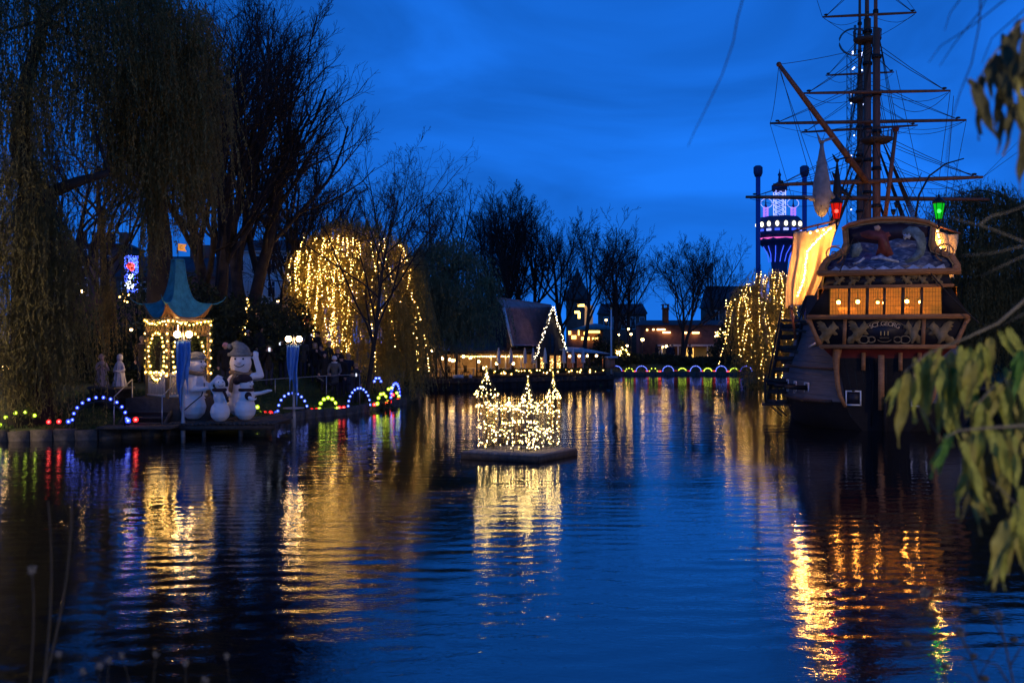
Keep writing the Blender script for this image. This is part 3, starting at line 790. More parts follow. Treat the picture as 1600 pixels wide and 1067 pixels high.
# hull: half-breadths by station and height
HZ = [-0.6, 0.0, 0.6, 1.2, 1.9, 2.6, 3.4, 4.2, 5.0]
ST = {0.0: [0.5, 1.0, 1.5, 1.75, 1.8, 1.95, 2.3, 2.6, 2.9], 0.6: [1.3, 2.3, 2.75, 2.8, 2.35, 2.35, 2.6, 2.8, 3.0], 1.6: [2.3, 3.1, 3.45, 3.5, 3.2, 2.95, 2.95, 2.95, 3.05], 3.2: [3.0, 3.7, 3.95, 4.0, 3.85, 3.6, 3.35, 3.2, 3.15],
      6.0: [3.5, 4.1, 4.3, 4.4, 4.4, 4.25, 3.9, 3.6, 3.4], 10.0: [3.7, 4.2, 4.45, 4.6, 4.7, 4.6, 4.3, 4.0, 3.8], 16.0: [3.7, 4.2, 4.45, 4.6, 4.7, 4.6, 4.35, 4.1, 3.95],
      22.0: [3.2, 3.8, 4.1, 4.3, 4.45, 4.45, 4.25, 4.05, 3.9], 27.0: [1.8, 2.4, 2.8, 3.1, 3.3, 3.4, 3.4, 3.35, 3.3], 31.0: [0.15, 0.3, 0.5, 0.7, 0.9, 1.0, 1.1, 1.2, 1.2]}
sy = sorted(ST)
fine_y = [0, .3, .6, 1.1, 1.6, 2.4, 3.2, 4.6, 6, 8, 10, 13, 16, 19, 22, 24.5, 27, 29, 31]
def hb(y, z):
    def at(st): return float(np.interp(z, HZ, ST[st]))
    return float(np.interp(y, sy, [at(s_) for s_ in sy]))
fz = list(np.linspace(-0.6, 5.0, 15))
def side(mb, z0, z1, sgn, y0=0, y1=31, off=0.0, mi=0):
    zs = [z for z in fz if z0 - 1e-6 <= z <= z1 + 1e-6]; yy = [y for y in fine_y if y0 <= y <= y1]
    if zs[0] > z0 + .01: zs = [z0] + zs
    if zs[-1] < z1 - .01: zs.append(z1)
    v = [(sgn * (hb(y, z) + off), y, z) for y in yy for z in zs]; n = len(zs)
    f = []
    for i in range(len(yy) - 1):
        for j in range(n - 1):
            q = (i * n + j, (i + 1) * n + j, (i + 1) * n + j + 1, i * n + j + 1)
            f.append(q if sgn > 0 else q[::-1])
    mb.add(v, f, mi)
mb = MB()
for s_ in (-1, 1): side(mb, -0.6, 1.25, s_)
v = []; zs = list(np.linspace(-0.6, 1.25, 6))
for z in zs:
    for k in range(9): v.append((hb(0, z) * (k / 4 - 1), 0, z))
mb.add(v, [(i * 9 + k, i * 9 + k + 1, (i + 1) * 9 + k + 1, (i + 1) * 9 + k) for i in range(5) for k in range(8)])
hull = mb.build('lower_hull', m_tar, ship, True)
mb = MB()
for s_ in (-1, 1): side(mb, 1.25, 5.0, s_)
mb.build('hull_side', m_grey, ship, True)
mb = MB()
for s_ in (-1, 1):                      # wales and rails along each side
    for z, w in ((1.25, 0.16), (2.75, 0.10), (4.95, 0.14)):
        mb.tube([(s_ * (hb(y, z) + 0.04), y, z) for y in fine_y if y > 0.25], w * 0.6, 6)
mb.build('wale', m_wood2, ship, True)
mb = MB()
mb.tube([(-hb(y, 4.2) - 0.07, y, 4.05 - 0.10 * y) for y in (0.9, 2, 3.2)], 0.06, 6)
mb.build('rubbing_strake', m_white, ship, True)
mb = MB()
for s_ in (-1, 1):                      # plank seams stand proud as narrow strakes
    for z in (1.55, 1.85, 2.15, 2.45, 3.05, 3.35, 3.65, 3.95, 4.25, 4.55): mb.tube([(s_ * (hb(y, z) + 0.004), y, z) for y in fine_y], .018, 4, cap=False)
mb.build('plank_strake', m_grey, ship, True, stuff=True)
# transom: black planks between curved knees, red counter above
mb = MB()
zz_ = [1.25, 1.9, 2.6, 3.25]
for k in range(12):
    x0, x1 = -1 + k / 6, -1 + (k + 1) / 6
    for za, zb in zip(zz_[:-1], zz_[1:]):
        mb.add([(hb(0, za) * x0 + .006, -0.03, za), (hb(0, za) * x1 - .006, -0.03, za), (hb(0, zb) * x1 - .006, -0.03, zb), (hb(0, zb) * x0 + .006, -0.03, zb)], [(0, 1, 2, 3)])
mb.build('transom', m_tar, ship)
mb = MB()
mb.grid(lambda u, w: ((u * 2 - 1) * (2.25 + 0.55 * w), -0.035 - 0.32 * w ** 1.6, 3.25 + 0.55 * w), 10, 6)
mb.build('counter', m_red, ship, True)
for s_ in (-1, 1):
    mb = MB()
    kp = [(2.05, 3.75), (2.12, 3.2), (2.1, 2.6), (2.05, 2.0), (1.95, 1.55), (1.72, 1.05)]
    mb.tube([(s_ * x, -0.16, z) for x, z in kp], [0.22, 0.16, 0.12, 0.11, 0.10, 0.07], 8)
    mb.build('quarter_knee', m_wood, ship, True)
    for j, (gxx, gzz) in enumerate(((1.38, 1.45),)):
        g_ = MB(); x = s_ * gxx
        for dx, dz, w, h in ((-.31, 0, .06, .68), (.31, 0, .06, .68), (0, -.31, .56, .06), (0, .31, .56, .06)): g_.box((x + dx, -0.075, gzz + dz), (w, 0.05, h))
        gp = g_.build('stern_port', m_white, ship)
        MB().box((x, -0.045, gzz), (0.55, 0.02, 0.55)).build('port_lid', m_night, gp)
        MB().box((x, -0.11, gzz + .36), (0.12, 0.05, 0.12)).box((x, -0.10, gzz + .42), (0.5, 0.03, 0.03)).build('hinge', m_iron, gp)
    # gun ports along the side
    for y in (1.9, 3.4, 5.6, 9.0):
        z = 1.75; b0 = hb(y, z); sl = (hb(y + .3, z) - hb(y - .3, z)) / .6; an = atan2(1, s_ * sl)
        g_ = MB(); m3 = Matrix.Rotation(an - pi / 2, 4, 'Z')
        def pl(dy, dz, w, h, t=.05):
            c = Vector((s_ * (b0 + .03), y, z)) + m3 @ Vector((0, dy, dz)); g_.box(c, (t, w, h), m=m3)
        for dy, dz, w, h in ((-.25, 0, .06, .6), (.25, 0, .06, .6), (0, -.28, .44, .06), (0, .28, .44, .06)): pl(dy, dz, w, h)
        gp = g_.build('gun_port', m_white, ship)
        mb = MB(); mb.tube([(s_ * (b0 - .1), y, z + .05), (s_ * (b0 + .9), y, z + .08), (s_ * (b0 + 1.05), y, z + .085)], [0.13, 0.10, 0.12], 10)
        mb.build('gun_barrel', m_iron, gp, True)
# rudder with its pale painted post
mb = MB(); mb.box((-0.05, -0.30, 0.55), (0.16, 0.5, 2.0)); mb.box((-0.05, -0.22, 2.3), (0.16, 0.34, 1.6))
rud = mb.build('rudder', m_tar, ship)
MB().box((-0.22, -0.43, 2.17), (0.26, 0.07, 2.44)).build('rudder_post', m_wood, rud)
mb = MB(); mb.tube([(-0.62, -0.1, 0.2), (-0.55, -0.08, 1.6), (-0.5, -0.06, 3.2)], 0.025, 5); mb.build('tiller_chain', m_iron, rud)
for x in (-0.95, 0.6, 1.4): MB().box((x, -0.13, 3.1), (0.17, 0.16, 0.8)).build('counter_bracket', m_wood, ship)

# name board: cornices, posts, carved griffins and lettering
def ly(z): return -0.30 - 0.115 * (z - 3.8)           # rake of the stern gallery
def onto(z_extra=0.0):
    return lambda p: Vector((p.x, ly(p.z) + p.y, p.z))
def board(name, poly, th, m_, par, dy=0.0):
    return MB().prism(poly, dy - th, dy, fr=onto()).build(name, m_, par)
zc0, zc1, zw0, zw1, zf1 = 3.80, 5.03, 5.18, 6.36, 6.98
board('name_board', [(-2.75, zc0), (2.75, zc0), (3.05, zc0 + .55), (3.28, zc1), (-3.28, zc1), (-3.05, zc0 + .55)], 0.2, m_night, ship, 0.2)
def cornice(z, h, w, d, m_, name='cornice'):
    mb = MB()
    mb.box((0, ly(z) - d * .5 + .05, z), (2 * w, d, h)); mb.box((0, ly(z) - d * .5 + .02, z - h * .75), (2 * w - .1, d * .7, h * .45)); mb.box((0, ly(z) - d * .5 - .02, z + h * .7), (2 * w - .04, d * .55, h * .38))
    return mb.build(name, m_, ship)
cornice(zc0 - .02, 0.10, 2.86, 0.36, m_wood); cornice(5.10, 0.11, 3.40, 0.34, m_wood); cornice(6.43, 0.075, 2.72, 0.26, m_wood); cornice(7.06, 0.12, 2.98, 0.32, m_wood)
for px in (1318, 1440): 
    x = qx(px); board('board_post', [(x - .08, zc0 + .06), (x + .08, zc0 + .06), (x + .11, zc1 - .02), (x - .05, zc1 - .02)], 0.09, m_wood, ship, 0.0)
for s_ in (-1, 1):
    mb = MB(); mb.tube([(s_ * x, ly(z) - .02, z) for x, z in ((3.33, zc1), (3.2, 4.75), (3.02, 4.3), (2.83, 3.85))], [0.12, 0.10, 0.10, 0.14], 8)
    mb.build('end_moulding', m_wood, ship, True)
GRIF = [(0, .05), (.13, .0), (.30, .03), (.34, .14), (.44, .10), (.50, .0), (.60, .02), (.56, .16), (.62, .30), (.70, .42), (.80, .36), (.93, .40), (.86, .50), (.80, .58), (.90, .66), (.97, .62), (.95, .74), (.86, .80), (.80, .90), (.72, .99), (.68, .88),
        (.60, .80), (.52, .68), (.46, .74), (.38, .90), (.20, 1.0), (.03, .93), (.14, .84), (.06, .76), (.17, .70), (.10, .62), (.22, .56), (.27, .44), (.20, .34), (.08, .30), (.02, .18)]
def griffin(x0, z0, w, h, flip, par=ship, m_=m_gild):
    poly = [(x0 + (1 - a if flip else a) * w, z0 + b * h) for a, b in GRIF]
    if flip: poly = poly[::-1]
    return MB().prism(poly, -0.05, -0.006, fr=onto()).build('carved_griffin', m_, par)
griffin(qx(1322), zc0 + .10, 1.0, 1.05, False); griffin(qx(1409), zc0 + .10, 0.85, 1.05, True)
griffin(qx(1272), zc0 + .10, 1.05, 1.03, False); griffin(qx(1444), zc0 + .10, 1.2, 1.0, True)
for s_ in (-1, 1):                          # coiled tails
    mb = MB(); cx0 = qx(1381) 
    for k, (dx, r_) in enumerate(((0.86, 0.17), (0.55, 0.13))):
        mb.tube([(cx0 + s_ * dx + r_ * 1.25 * cos(a), ly(4.05) - .03, 4.08 + r_ * sin(a)) for a in np.linspace(0, 2 * pi, 15)], 0.03, 5)
    mb.build('carved_tail', m_gild, ship, True)
def glyph(body, size, m_, name, par, ext=0.012):
    cu = bpy.data.curves.new(name, 'FONT'); cu.body = body; cu.size = size; cu.extrude = ext; cu.align_x = 'CENTER'; cu.resolution_u = 3
    t_ = bpy.data.objects.new(name, cu); C.objects.link(t_)
    dg = bpy.context.evaluated_depsgraph_get()
    me = bpy.data.meshes.new_from_object(t_.evaluated_get(dg)); bpy.data.objects.remove(t_); bpy.data.curves.remove(cu)
    me.name = name; me.materials.clear(); me.materials.append(m_)
    return link(name, me, par)
m_letter = mat('pale_gilt_lettering', (0.62, 0.44, 0.26), 0.45)
letters = 'SCT.GEORG'; rad_ = 1.30; cx0 = qx(1381); czz = 4.78 - rad_
wts = [.8, .95, .75, .45, 1.05, .85, 1.05, .9, 1.0]; tot = sum(wts); acc = 0
plate = MB().prism([(cx0 + 0.82 * cos(a) * 1.0, 4.42 + 0.5 * sin(a)) for a in np.linspace(0, 2 * pi, 25)[:-1]], -0.014, -0.004, fr=onto()).build('name_plate', m_night, ship)
for ch, wt in zip(letters, wts):
    a = 0.47 - 0.94 * (acc + wt / 2) / tot; acc += wt
    x = cx0 - rad_ * sin(a); z = czz + rad_ * cos(a)
    o = glyph(ch, 0.285, m_letter, 'letter', plate); o.location = (x, ly(z) - 0.02, z - .08); o.rotation_euler = (R(90), -a, 0)
for dx in (-.15, 0, .15):
    o = glyph('I', 0.33, m_gold, 'letter', plate); o.location = (cx0 + dx, ly(4.3) - .02, 4.27); o.rotation_euler = (R(90), 0, 0)
o = glyph('VENNELS', 0.10, m_gild, 'letter', plate); o.location = (cx0, ly(4.15) - .02, 4.13); o.rotation_euler = (R(90), 0, 0)
mb = MB(); mb.tube([(cx0 - 1.5 * sin(a), ly(4.9) - .02, 4.95 - 1.5 + 1.5 * cos(a)) for a in np.linspace(-.6, .6, 13)], 0.022, 5); mb.tube([(cx0 + 0.45 * sin(a), ly(4.0) - .02, 4.42 - .45 * cos(a)) for a in np.linspace(-.7, .7, 9)], 0.016, 5)
mb.build('scroll_line', m_gild, plate, True)

# window band
m_cab = mat('cabin_panelling', (0.42, 0.22, 0.08), 0.6, var=0.3, vs=3)
m_pane = glowglass('amber_window_glass', (1.0, 0.38, 0.07), 0.55, 0.70, (1.0, 0.74, 0.42))
WN = [(1295, 1323), (1327, 1351), (1356, 1378), (1382, 1406), (1411, 1435), (1439, 1468)]
edges = [(-3.36, -2.66)] 
xs_ = [qx(a) for pr_ in WN for a in pr_]
xs_[0] += 0.0
walls = [(-3.36, xs_[0], -2.62, xs_[0] + .05)] + [(xs_[i], xs_[i + 1], xs_[i] + .02, xs_[i + 1] + .02) for i in range(1, 11, 2)] + [(xs_[11], 3.36, xs_[11] - .05, 2.62)]
for i, (a, b, c_, d) in enumerate(walls):
    end = i in (0, len(walls) - 1)
    board('side_panel' if end else 'window_post', [(a, zw0), (b, zw0), (d, zw1), (c_, zw1)], 0.16 if not end else 0.1, m_tar if end else m_wood2, ship, 0.12 if end else 0.10)
for (a, b) in WN:
    x0, x1 = qx(a), qx(b)
    mb = MB(); n = 6; rws = 6
    for k in range(1, n): x = x0 + (x1 - x0) * k / n; mb.bar((x, ly(zw0) - .005, zw0), (x, ly(zw1) - .005, zw1), 0.011)
    for k in range(1, rws): z = zw0 + (zw1 - zw0) * k / rws; mb.bar((x0, ly(z) - .005, z), (x1, ly(z) - .005, z), 0.011)
    w_ = mb.build('stern_window', m_iron, ship)
    MB().add([(x0, ly(zw0) + .02, zw0), (x1, ly(zw0) + .02, zw0), (x1, ly(zw1) + .02, zw1), (x0, ly(zw1) + .02, zw1)], [(0, 1, 2, 3)]).build('pane', m_pane, w_)
mb = MB()                                   # lit cabin behind the windows
mb.add([(-2.9, 2.6, 5.1), (2.9, 2.6, 5.1), (2.9, 2.6, 6.4), (-2.9, 2.6, 6.4), (-2.9, -.3, 5.1), (2.9, -.3, 5.1), (2.9, -.35, 6.4), (-2.9, -.35, 6.4)], [(0, 1, 2, 3), (0, 3, 7, 4), (1, 5, 6, 2), (3, 2, 6, 7), (0, 4, 5, 1)])
for x in (-1.6, -0.4, 0.9, 2.0): mb.box((x, 1.3, 5.35), (0.8, 0.8, 0.45))
mb.build('cabin', m_cab, ship)
m_lamp = emat('cabin_lamp', (1.0, 0.46, 0.11), 80)
for px, y_ in ((1311, .7), (1341, .4), (1375, 1.4), (1385, 1.6), (1418, .5), (1440, 1.3)):
    mb = MB(); x = qx(px) * (1 + y_ * .02); mb.ball((x, y_, 5.80), 0.085 if y_ < 1 else 0.06, 1, 0); mb.lathe([(0.20, 5.9), (0.03, 6.0), (0.015, 6.39)], 10, (x, y_, 0), 1)
    mb.build('cabin_lamp', [m_lamp, m_iron], ship, True)

# frieze
board('frieze', [(-2.68, 6.46), (2.68, 6.46), (2.5, zf1), (-2.5, zf1)], 0.12, m_night, ship, 0.12)
for x0, w, fl in ((-2.25, .52, 0), (-1.62, .5, 0), (-.95, .5, 0), (.55, .5, 1), (1.2, .52, 1), (1.78, .52, 1)): griffin(x0, 6.5, w, 0.44, fl)
for x, r_ in ((0.06, .22), (-1.1 + .0, .0), (1.1, .0)):
    if r_:
        poly = [(x + (r_ * (1.5 if k % 2 else .95)) * cos(k * pi / 16), 6.72 + (r_ if k % 2 else r_ * .8) * sin(k * pi / 16)) for k in range(32)]
        MB().prism(poly, -0.05, -0.006, fr=onto()).build('carved_sun', m_gild, ship)
for x in (-1.28, 1.1):
    poly = [(x + (.22 if k % 2 else .14) * cos(pi + k * pi / 12), 6.9 + (.24 if k % 2 else .15) * sin(pi + k * pi / 12)) for k in range(13)]
    MB().prism(poly, -0.05, -0.006, fr=onto()).build('carved_sun', m_gild, ship)

# taffrail with painted panel
def mir(pts): return pts + [(2 * 1386 - a, b) for a, b in pts[::-1]]
OUT = mir([(1276, 432), (1277, 418), (1286, 404), (1302, 396), (1312, 390), (1316, 380), (1314, 360), (1326, 353), (1345, 348.5), (1368, 345.5)])
INN = mir([(1291, 427), (1289, 417), (1296, 407), (1310, 402), (1322, 397), (1325, 388), (1322, 359), (1333, 356.5), (1347, 353.8), (1368, 351.5)])
o2 = [(qx(a), qz(b)) for a, b in OUT]; i2 = [(qx(a), qz(b)) for a, b in INN]
mb = MB(); n = len(o2)
for ya, yb, sgn in ((-0.12, -0.12, 1),):
    v = [(x, ly(z) - .12, z) for x, z in o2] + [(x, ly(z) - .12, z) for x, z in i2] + [(x, ly(z) + .12, z) for x, z in o2] + [(x, ly(z) - .02, z) for x, z in i2]
    f = []
    for i in range(n):
        j = (i + 1) % n
        f += [(i, j, n + j, n + i), (i, 2 * n + i, 2 * n + j, j), (n + i, n + j, 3 * n + j, 3 * n + i)]
    f.append(tuple(2 * n + i for i in range(n)))
    mb.add(v, f)
taff = mb.build('taffrail', m_wood, ship)
MB().tube([(x, ly(z) - .13, z) for x, z in o2[9:-9] or o2], 0.05, 6).build('cap_rail', m_wood, taff, True) if False else None
mb = MB(); mb.tube([(x, ly(z) - .13, z) for x, z in o2[6:14]], 0.085, 8); mb.build('cap_rail', m_wood, taff, True)
mb = MB(); mb.tube([(x, ly(z) - .125, z) for x, z in i2 + i2[:1]], 0.035, 6); mb.build('panel_moulding', m_gild, taff, True)
for s_ in (-1, 1):
    mb = MB(); cx, cz = qx(1300 if s_ < 0 else 1472), qz(398)
    mb.tube([(cx + s_ * (.05 + .035 * a) * cos(a) * 1.1, ly(cz) - .16, cz + (.05 + .035 * a) * sin(a)) for a in np.linspace(0, 3.4 * pi, 26)], 0.035, 6)
    mb.build('scroll_carving', m_wood, taff, True)
# the painting: stormy sea, a figure in red and a sea serpent
mp_ = bpy.data.materials.new('painted_storm_sea'); mp_.use_nodes = True
t = mp_.node_tree; b = t.nodes['Principled BSDF']; b.inputs['Roughness'].default_value = 0.4
tc = t.nodes.new('ShaderNodeTexCoord'); mpn = t.nodes.new('ShaderNodeMapping'); mpn.inputs['Scale'].default_value = (1.2, 1, 3.2)
n1 = t.nodes.new('ShaderNodeTexNoise'); n1.inputs['Scale'].default_value = 1.7; n1.inputs['Detail'].default_value = 7; n1.inputs['Distortion'].default_value = 1.6
cr = t.nodes.new('ShaderNodeValToRGB'); e = cr.color_ramp.elements
e[0].position = 0.36; e[0].color = (0.012, 0.016, 0.05, 1); e[1].position = 0.72; e[1].color = (0.22, 0.25, 0.33, 1)
x_ = cr.color_ramp.elements.new(0.52); x_.color = (0.035, 0.055, 0.13, 1)
t.links.new(tc.outputs['Object'], mpn.inputs['Vector']); t.links.new(mpn.outputs['Vector'], n1.inputs['Vector'])
t.links.new(n1.outputs['Fac'], cr.inputs['Fac']); t.links.new(cr.outputs['Color'], b.inputs['Base Color'])
painting = MB().prism(i2, -0.05, -0.022, fr=onto()).build('painted_panel', mp_, taff)
m_mar = mat('painted_maroon', (0.17, 0.045, 0.040), 0.5, var=0.5, vs=4); m_ser = mat('painted_serpent', (0.12, 0.17, 0.19), 0.5, var=0.6, vs=4)
m_foam = mat('painted_foam', (0.38, 0.42, 0.50), 0.5, var=0.5, vs=5); m_dk = mat('painted_dark_sky', (0.020, 0.014, 0.030), 0.5, var=0.4, vs=4); m_skin = mat('painted_skin', (0.50, 0.33, 0.25), 0.5)
def paint(pts, m_, k): 
    pts = [(qx(a), qz(b)) for a, b in pts]
    ar = sum(p[0] * q_[1] - q_[0] * p[1] for p, q_ in zip(pts, pts[1:] + pts[:1]))
    if ar < 0: pts = pts[::-1]
    MB().prism(pts, -0.052 - .003 * k, -0.05, fr=onto()).build('painted_shape', m_, painting)
paint([(1324, 361), (1368, 354), (1404, 354), (1446, 361), (1446, 374), (1424, 380), (1400, 376), (1370, 384), (1345, 380), (1326, 384)], m_dk, 1)
paint([(1342, 366), (1356, 362), (1364, 364), (1372, 360), (1380, 366), (1386, 366), (1390, 372), (1385, 374), (1388, 386), (1394, 400), (1384, 404), (1374, 398), (1366, 402), (1370, 388), (1370, 378), (1356, 376), (1344, 372)], m_mar, 2)
paint([(1363, 357), (1370, 355), (1374, 359), (1371, 364), (1365, 363)], m_skin, 3)
paint([(1407, 364), (1418, 358), (1430, 360), (1440, 370), (1444, 386), (1440, 402), (1430, 410), (1414, 414), (1410, 410), (1424, 402), (1429, 392), (1428, 380), (1422, 374), (1408, 372)], m_ser, 2)
paint([(1406, 368), (1410, 371), (1412, 369), (1414, 372), (1417, 369), (1420, 373), (1418, 378), (1414, 376), (1411, 379), (1408, 376), (1409, 372)], m_foam, 3)
paint([(1360, 404), (1374, 401), (1388, 406), (1402, 410), (1402, 413), (1386, 410), (1372, 406), (1358, 408)], m_foam, 3)
paint([(1330, 412), (1340, 409), (1348, 403), (1350, 406), (1342, 412), (1332, 415)], m_foam, 3)
paint([(1295, 424), (1304, 417), (1310, 421), (1318, 415), (1326, 421), (1336, 417), (1344, 422), (1356, 418), (1366, 423), (1378, 417), (1390, 422), (1402, 417), (1412, 423), (1424, 416), (1436, 422), (1448, 415), (1458, 421), (1470, 416), (1474, 425), (1295, 426.5)], m_foam, 2)
paint([(1328, 380), (1336, 374), (1343, 382), (1346, 392), (1340, 402), (1330, 404), (1326, 396)], m_ser, 1)

# poop sides and decks
for s_ in (-1, 1):
    mb = MB(); yy = [0.05, 2, 4, 6.5]; zt = [7.0, 6.9, 6.7, 6.5]
    v = [(s_ * (hb(y, 5.0) - 0.0), y, 5.0) for y in yy] + [(s_ * (2.62 + 0.12 * y), y, z) for y, z in zip(yy, zt)]
    mb.add(v, [(i, i + 1, 5 + i, 4 + i) if s_ > 0 else (4 + i, 5 + i, i + 1, i) for i in range(3)])
    mb.build('poop_side', m_tar, ship)
mb = MB()
mb.add([(-2.6, -.3, 7.02), (2.6, -.3, 7.02), (3.4, 6.5, 6.6), (-3.4, 6.5, 6.6)], [(0, 1, 2, 3)])
mb.add([(-3.4, 6.5, 6.6), (3.4, 6.5, 6.6), (3.5, 6.5, 4.3), (-3.5, 6.5, 4.3)], [(3, 2, 1, 0)])
mb.add([(-3.5, 6.5, 4.3), (3.5, 6.5, 4.3), (3.9, 16, 4.2), (3.8, 22, 4.2), (1.0, 31, 4.4), (-1.0, 31, 4.4), (-3.8, 22, 4.2), (-3.9, 16, 4.2)], [tuple(range(8))])
mb.build('deck', m_wood2, ship)

# masts, tops, yards
def mast(m, segs, name='mast'):
    mb = MB()
    for x, z0, z1, r0, r1, dy in segs: mb.tube([(x, m + dy, z0), (x, m + dy, (z0 + z1) / 2), (x, m + dy, z1)], [r0, (r0 + r1) / 2 * 1.03, r1], 12)
    o = mb.build(name, m_spar, ship, True)
    hp = MB()
    for x, z0, z1, r0, r1, dy in segs:
        z = z0 + 1.2
        while z < z1: hp.lathe([(r0 * 1.12, -.09), (r0 * 1.16, 0), (r0 * 1.12, .09)], 12, (x, m + dy, z)); z += 1.9
    hp.build('iron_band', m_iron, o, True, stuff=True)
    return o
def zAt(py, m): return wz(py, 45 + .959 * m)
mA, mB_, mC = 6.5, 15.0, 24.0
MA = mast(mA, [(0.0, 4, zAt(45, mA), .22, .18, 0), (-.02, zAt(110, mA), zAt(-60, mA), .12, .08, .35)])
MBt = mast(mB_, [(0, 4, zAt(30, mB_), .25, .21, 0), (0, zAt(120, mB_), zAt(-120, mB_), .15, .09, .4)])
MC = mast(mC, [(0, 4, zAt(115, mC), .25, .19, 0), (0, zAt(150, mC), zAt(-20, mC), .13, .08, .4)])
masts = {mA: MA, mB_: MBt, mC: MC}
ropes = {m: MB() for m in masts}
def on_axis(px, py, m):
    """Point of the athwartships line m behind the stern that is seen at (px, py)."""
    k = (px - 800) / FPX; ca, sa = cos(SA), sin(SA)
    x = (k * (SH.y + m * ca) - (SH.x - m * sa)) / (ca - k * sa); Yw = SH.y + x * sa + m * ca
    return Vector((x, m, wz(py, Yw)))
def yard(m, pxl, yl, pxr, yr, r=0.085, dy=-0.3):
    a, b = on_axis(pxl, yl, m + dy), on_axis(pxr, yr, m + dy)
    mb = MB(); mb.tube([a, a.lerp(b, .1), a.lerp(b, .4), a.lerp(b, .6), a.lerp(b, .9), b], [r * .55, r * .8, r, r, r * .8, r * .55], 8)
    o = mb.build('yard', m_spar, masts[m], True)
    mid = a.lerp(b, .5)
    for e in (a.lerp(b, .04), a.lerp(b, .96)): MB().ball(e + Vector((0, 0, r + .04)), .075, 1, sc=(1.7, 1, .8)).build('block', m_rope, o, True)
    R_ = ropes[m]
    for e in (a.lerp(b, .03), a.lerp(b, .97)):
        for dz in (2.3, 2.55): R_.tube([e, e.lerp(Vector((0, m, mid.z + dz)), .5) - Vector((0, 0, .06)), (0, m, mid.z + dz)], .016, 4, cap=False)
    # footrope
    R_.tube([a.lerp(b, u) - Vector((0, 0, .03 + (.42 + .1 * sin(9 * u)) * (1 - abs(2 * (u if u < .5 else 1 - u) * 2 - 1) ** 2.2) * (1 if len(a) else 0))) for u in np.linspace(.02, .98, 17)], .013, 4, cap=False)
    return a, b
Y1 = yard(mB_, 1285, 27, 1432, 20, .085); Y2 = yard(mC, 1290, 118, 1397, 113, .075); Y3 = yard(mA, 1255, 146, 1485, 142, .085)
Y4 = yard(mB_, 1203, 193, 1510, 188, .11); Y5 = yard(mC, 1252, 207, 1434, 196, .09); Y6 = yard(mA, 1208, 289, 1536, 277, .12); Y7 = yard(mB_, 1165, 308, 1546, 312, .14)
def top(m, py, w, name='fighting_top'):
    z = zAt(py, m); mb = MB()
    mb.lathe([(w * .7, -.22), (w * .95, -.10), (w, 0), (w, .06), (w * .97, .06)], 16, (0, m, z), sy=.8)
    for k in range(16):
        a = 2 * pi * k / 16; mb.bar((w * .95 * cos(a), m + w * .76 * sin(a), z), (w * .98 * cos(a), m + w * .78 * sin(a), z + .5), .035)
    mb.tube([(w * cos(a), m + w * .8 * sin(a), z + .5) for a in np.linspace(0, 2 * pi, 19)], .025, 5, cap=False)
    return mb.build(name, m_wood2, masts[m])
top(mA, 218, 0.8); top(mB_, 62, 0.8); top(mC, 250, 1.0); top(mC, 155, 0.75)
# gaff swung out, and a raked spar with a red truck
a = LW(1217, 101, 49); b = LW(1353, 283, 51)
mb = MB(); mb.tube([a, a.lerp(b, .3), a.lerp(b, .7), b], [.10, .14, .16, .16], 10); mb.ball(a, .13, 1); mb.build('gaff', m_spar, MA, True)
gt = a
c1 = LW(1400, 203, 47.5); c2 = LW(1383, 340, 47)
mb = MB(); mb.tube([c1, c1.lerp(c2, .5), c2], [.085, .10, .10], 8); sp_ = mb.build('ensign_staff', m_spar, ship, True)
MB().ball(c1 + Vector((0, 0, .05)), .15, 2).build('truck', m_red, sp_, True)
# standing and running rigging
for m, half, ztop, R_ in ((mA, 3.4, zAt(215, mA), ropes[mA]), (mB_, 4.2, zAt(200, mB_), ropes[mB_]), (mC, 4.2, zAt(250, mC), ropes[mC])):
    for s_ in (-1, 1):
        foot = []
        for k in range(6):
            ft = Vector((s_ * (half - .05 * k), m - .6 + .42 * k, 5.1 if m > 7 else 6.6)); foot.append(ft)
            R_.tube([ft, ft.lerp(Vector((s_ * .2, m, ztop)), .5), (s_ * .2, m, ztop)], .022, 4, cap=False)
        for q_ in np.arange(.06, .92, .045):
            R_.tube([foot[i].lerp(Vector((s_ * .2, m, ztop)), q_) for i in range(6)], .011, 3, cap=False)
        for k in range(3):
            R_.tube([(s_ * (1.05 - .1 * k), m + .2 * k - .2, ztop + .1), (s_ * .12, m, ztop + 5.2)], .016, 4, cap=False)
def line(R_, a, b, sag=0.0, r=.014):
    a = Vector(a); b = Vector(b)
    R_.tube([a.lerp(b, u) - Vector((0, 0, sag * 4 * u * (1 - u))) for u in np.linspace(0, 1, 9 if sag else 3)], r, 4, cap=False)
RA = ropes[mA]
line(RA, gt, (0, mA, zAt(70, mA)), .1); line(RA, gt, LW(1285, 345, 46.5), 0); line(RA, gt - Vector((0, 0, .2)), LW(1300, 350, 46), 0); line(RA, gt, Y4[0], .5)
line(RA, Y6[1], LW(1400, 232, 52), .1); line(RA, Y6[1], LW(1590, 222, 60), 0); line(RA, Y6[1], LW(1590, 238, 60), 0); line(RA, Y6[0], LW(1340, 250, 52), .05)
line(RA, Y3[1], Y6[1].lerp(Y6[0], .2), 0); line(RA, Y3[1], Y3[1].lerp(Y3[0], .38) - Vector((0, 0, .6)), .7); line(RA, Y3[0], Y6[0].lerp(Y6[1], .3), 0)
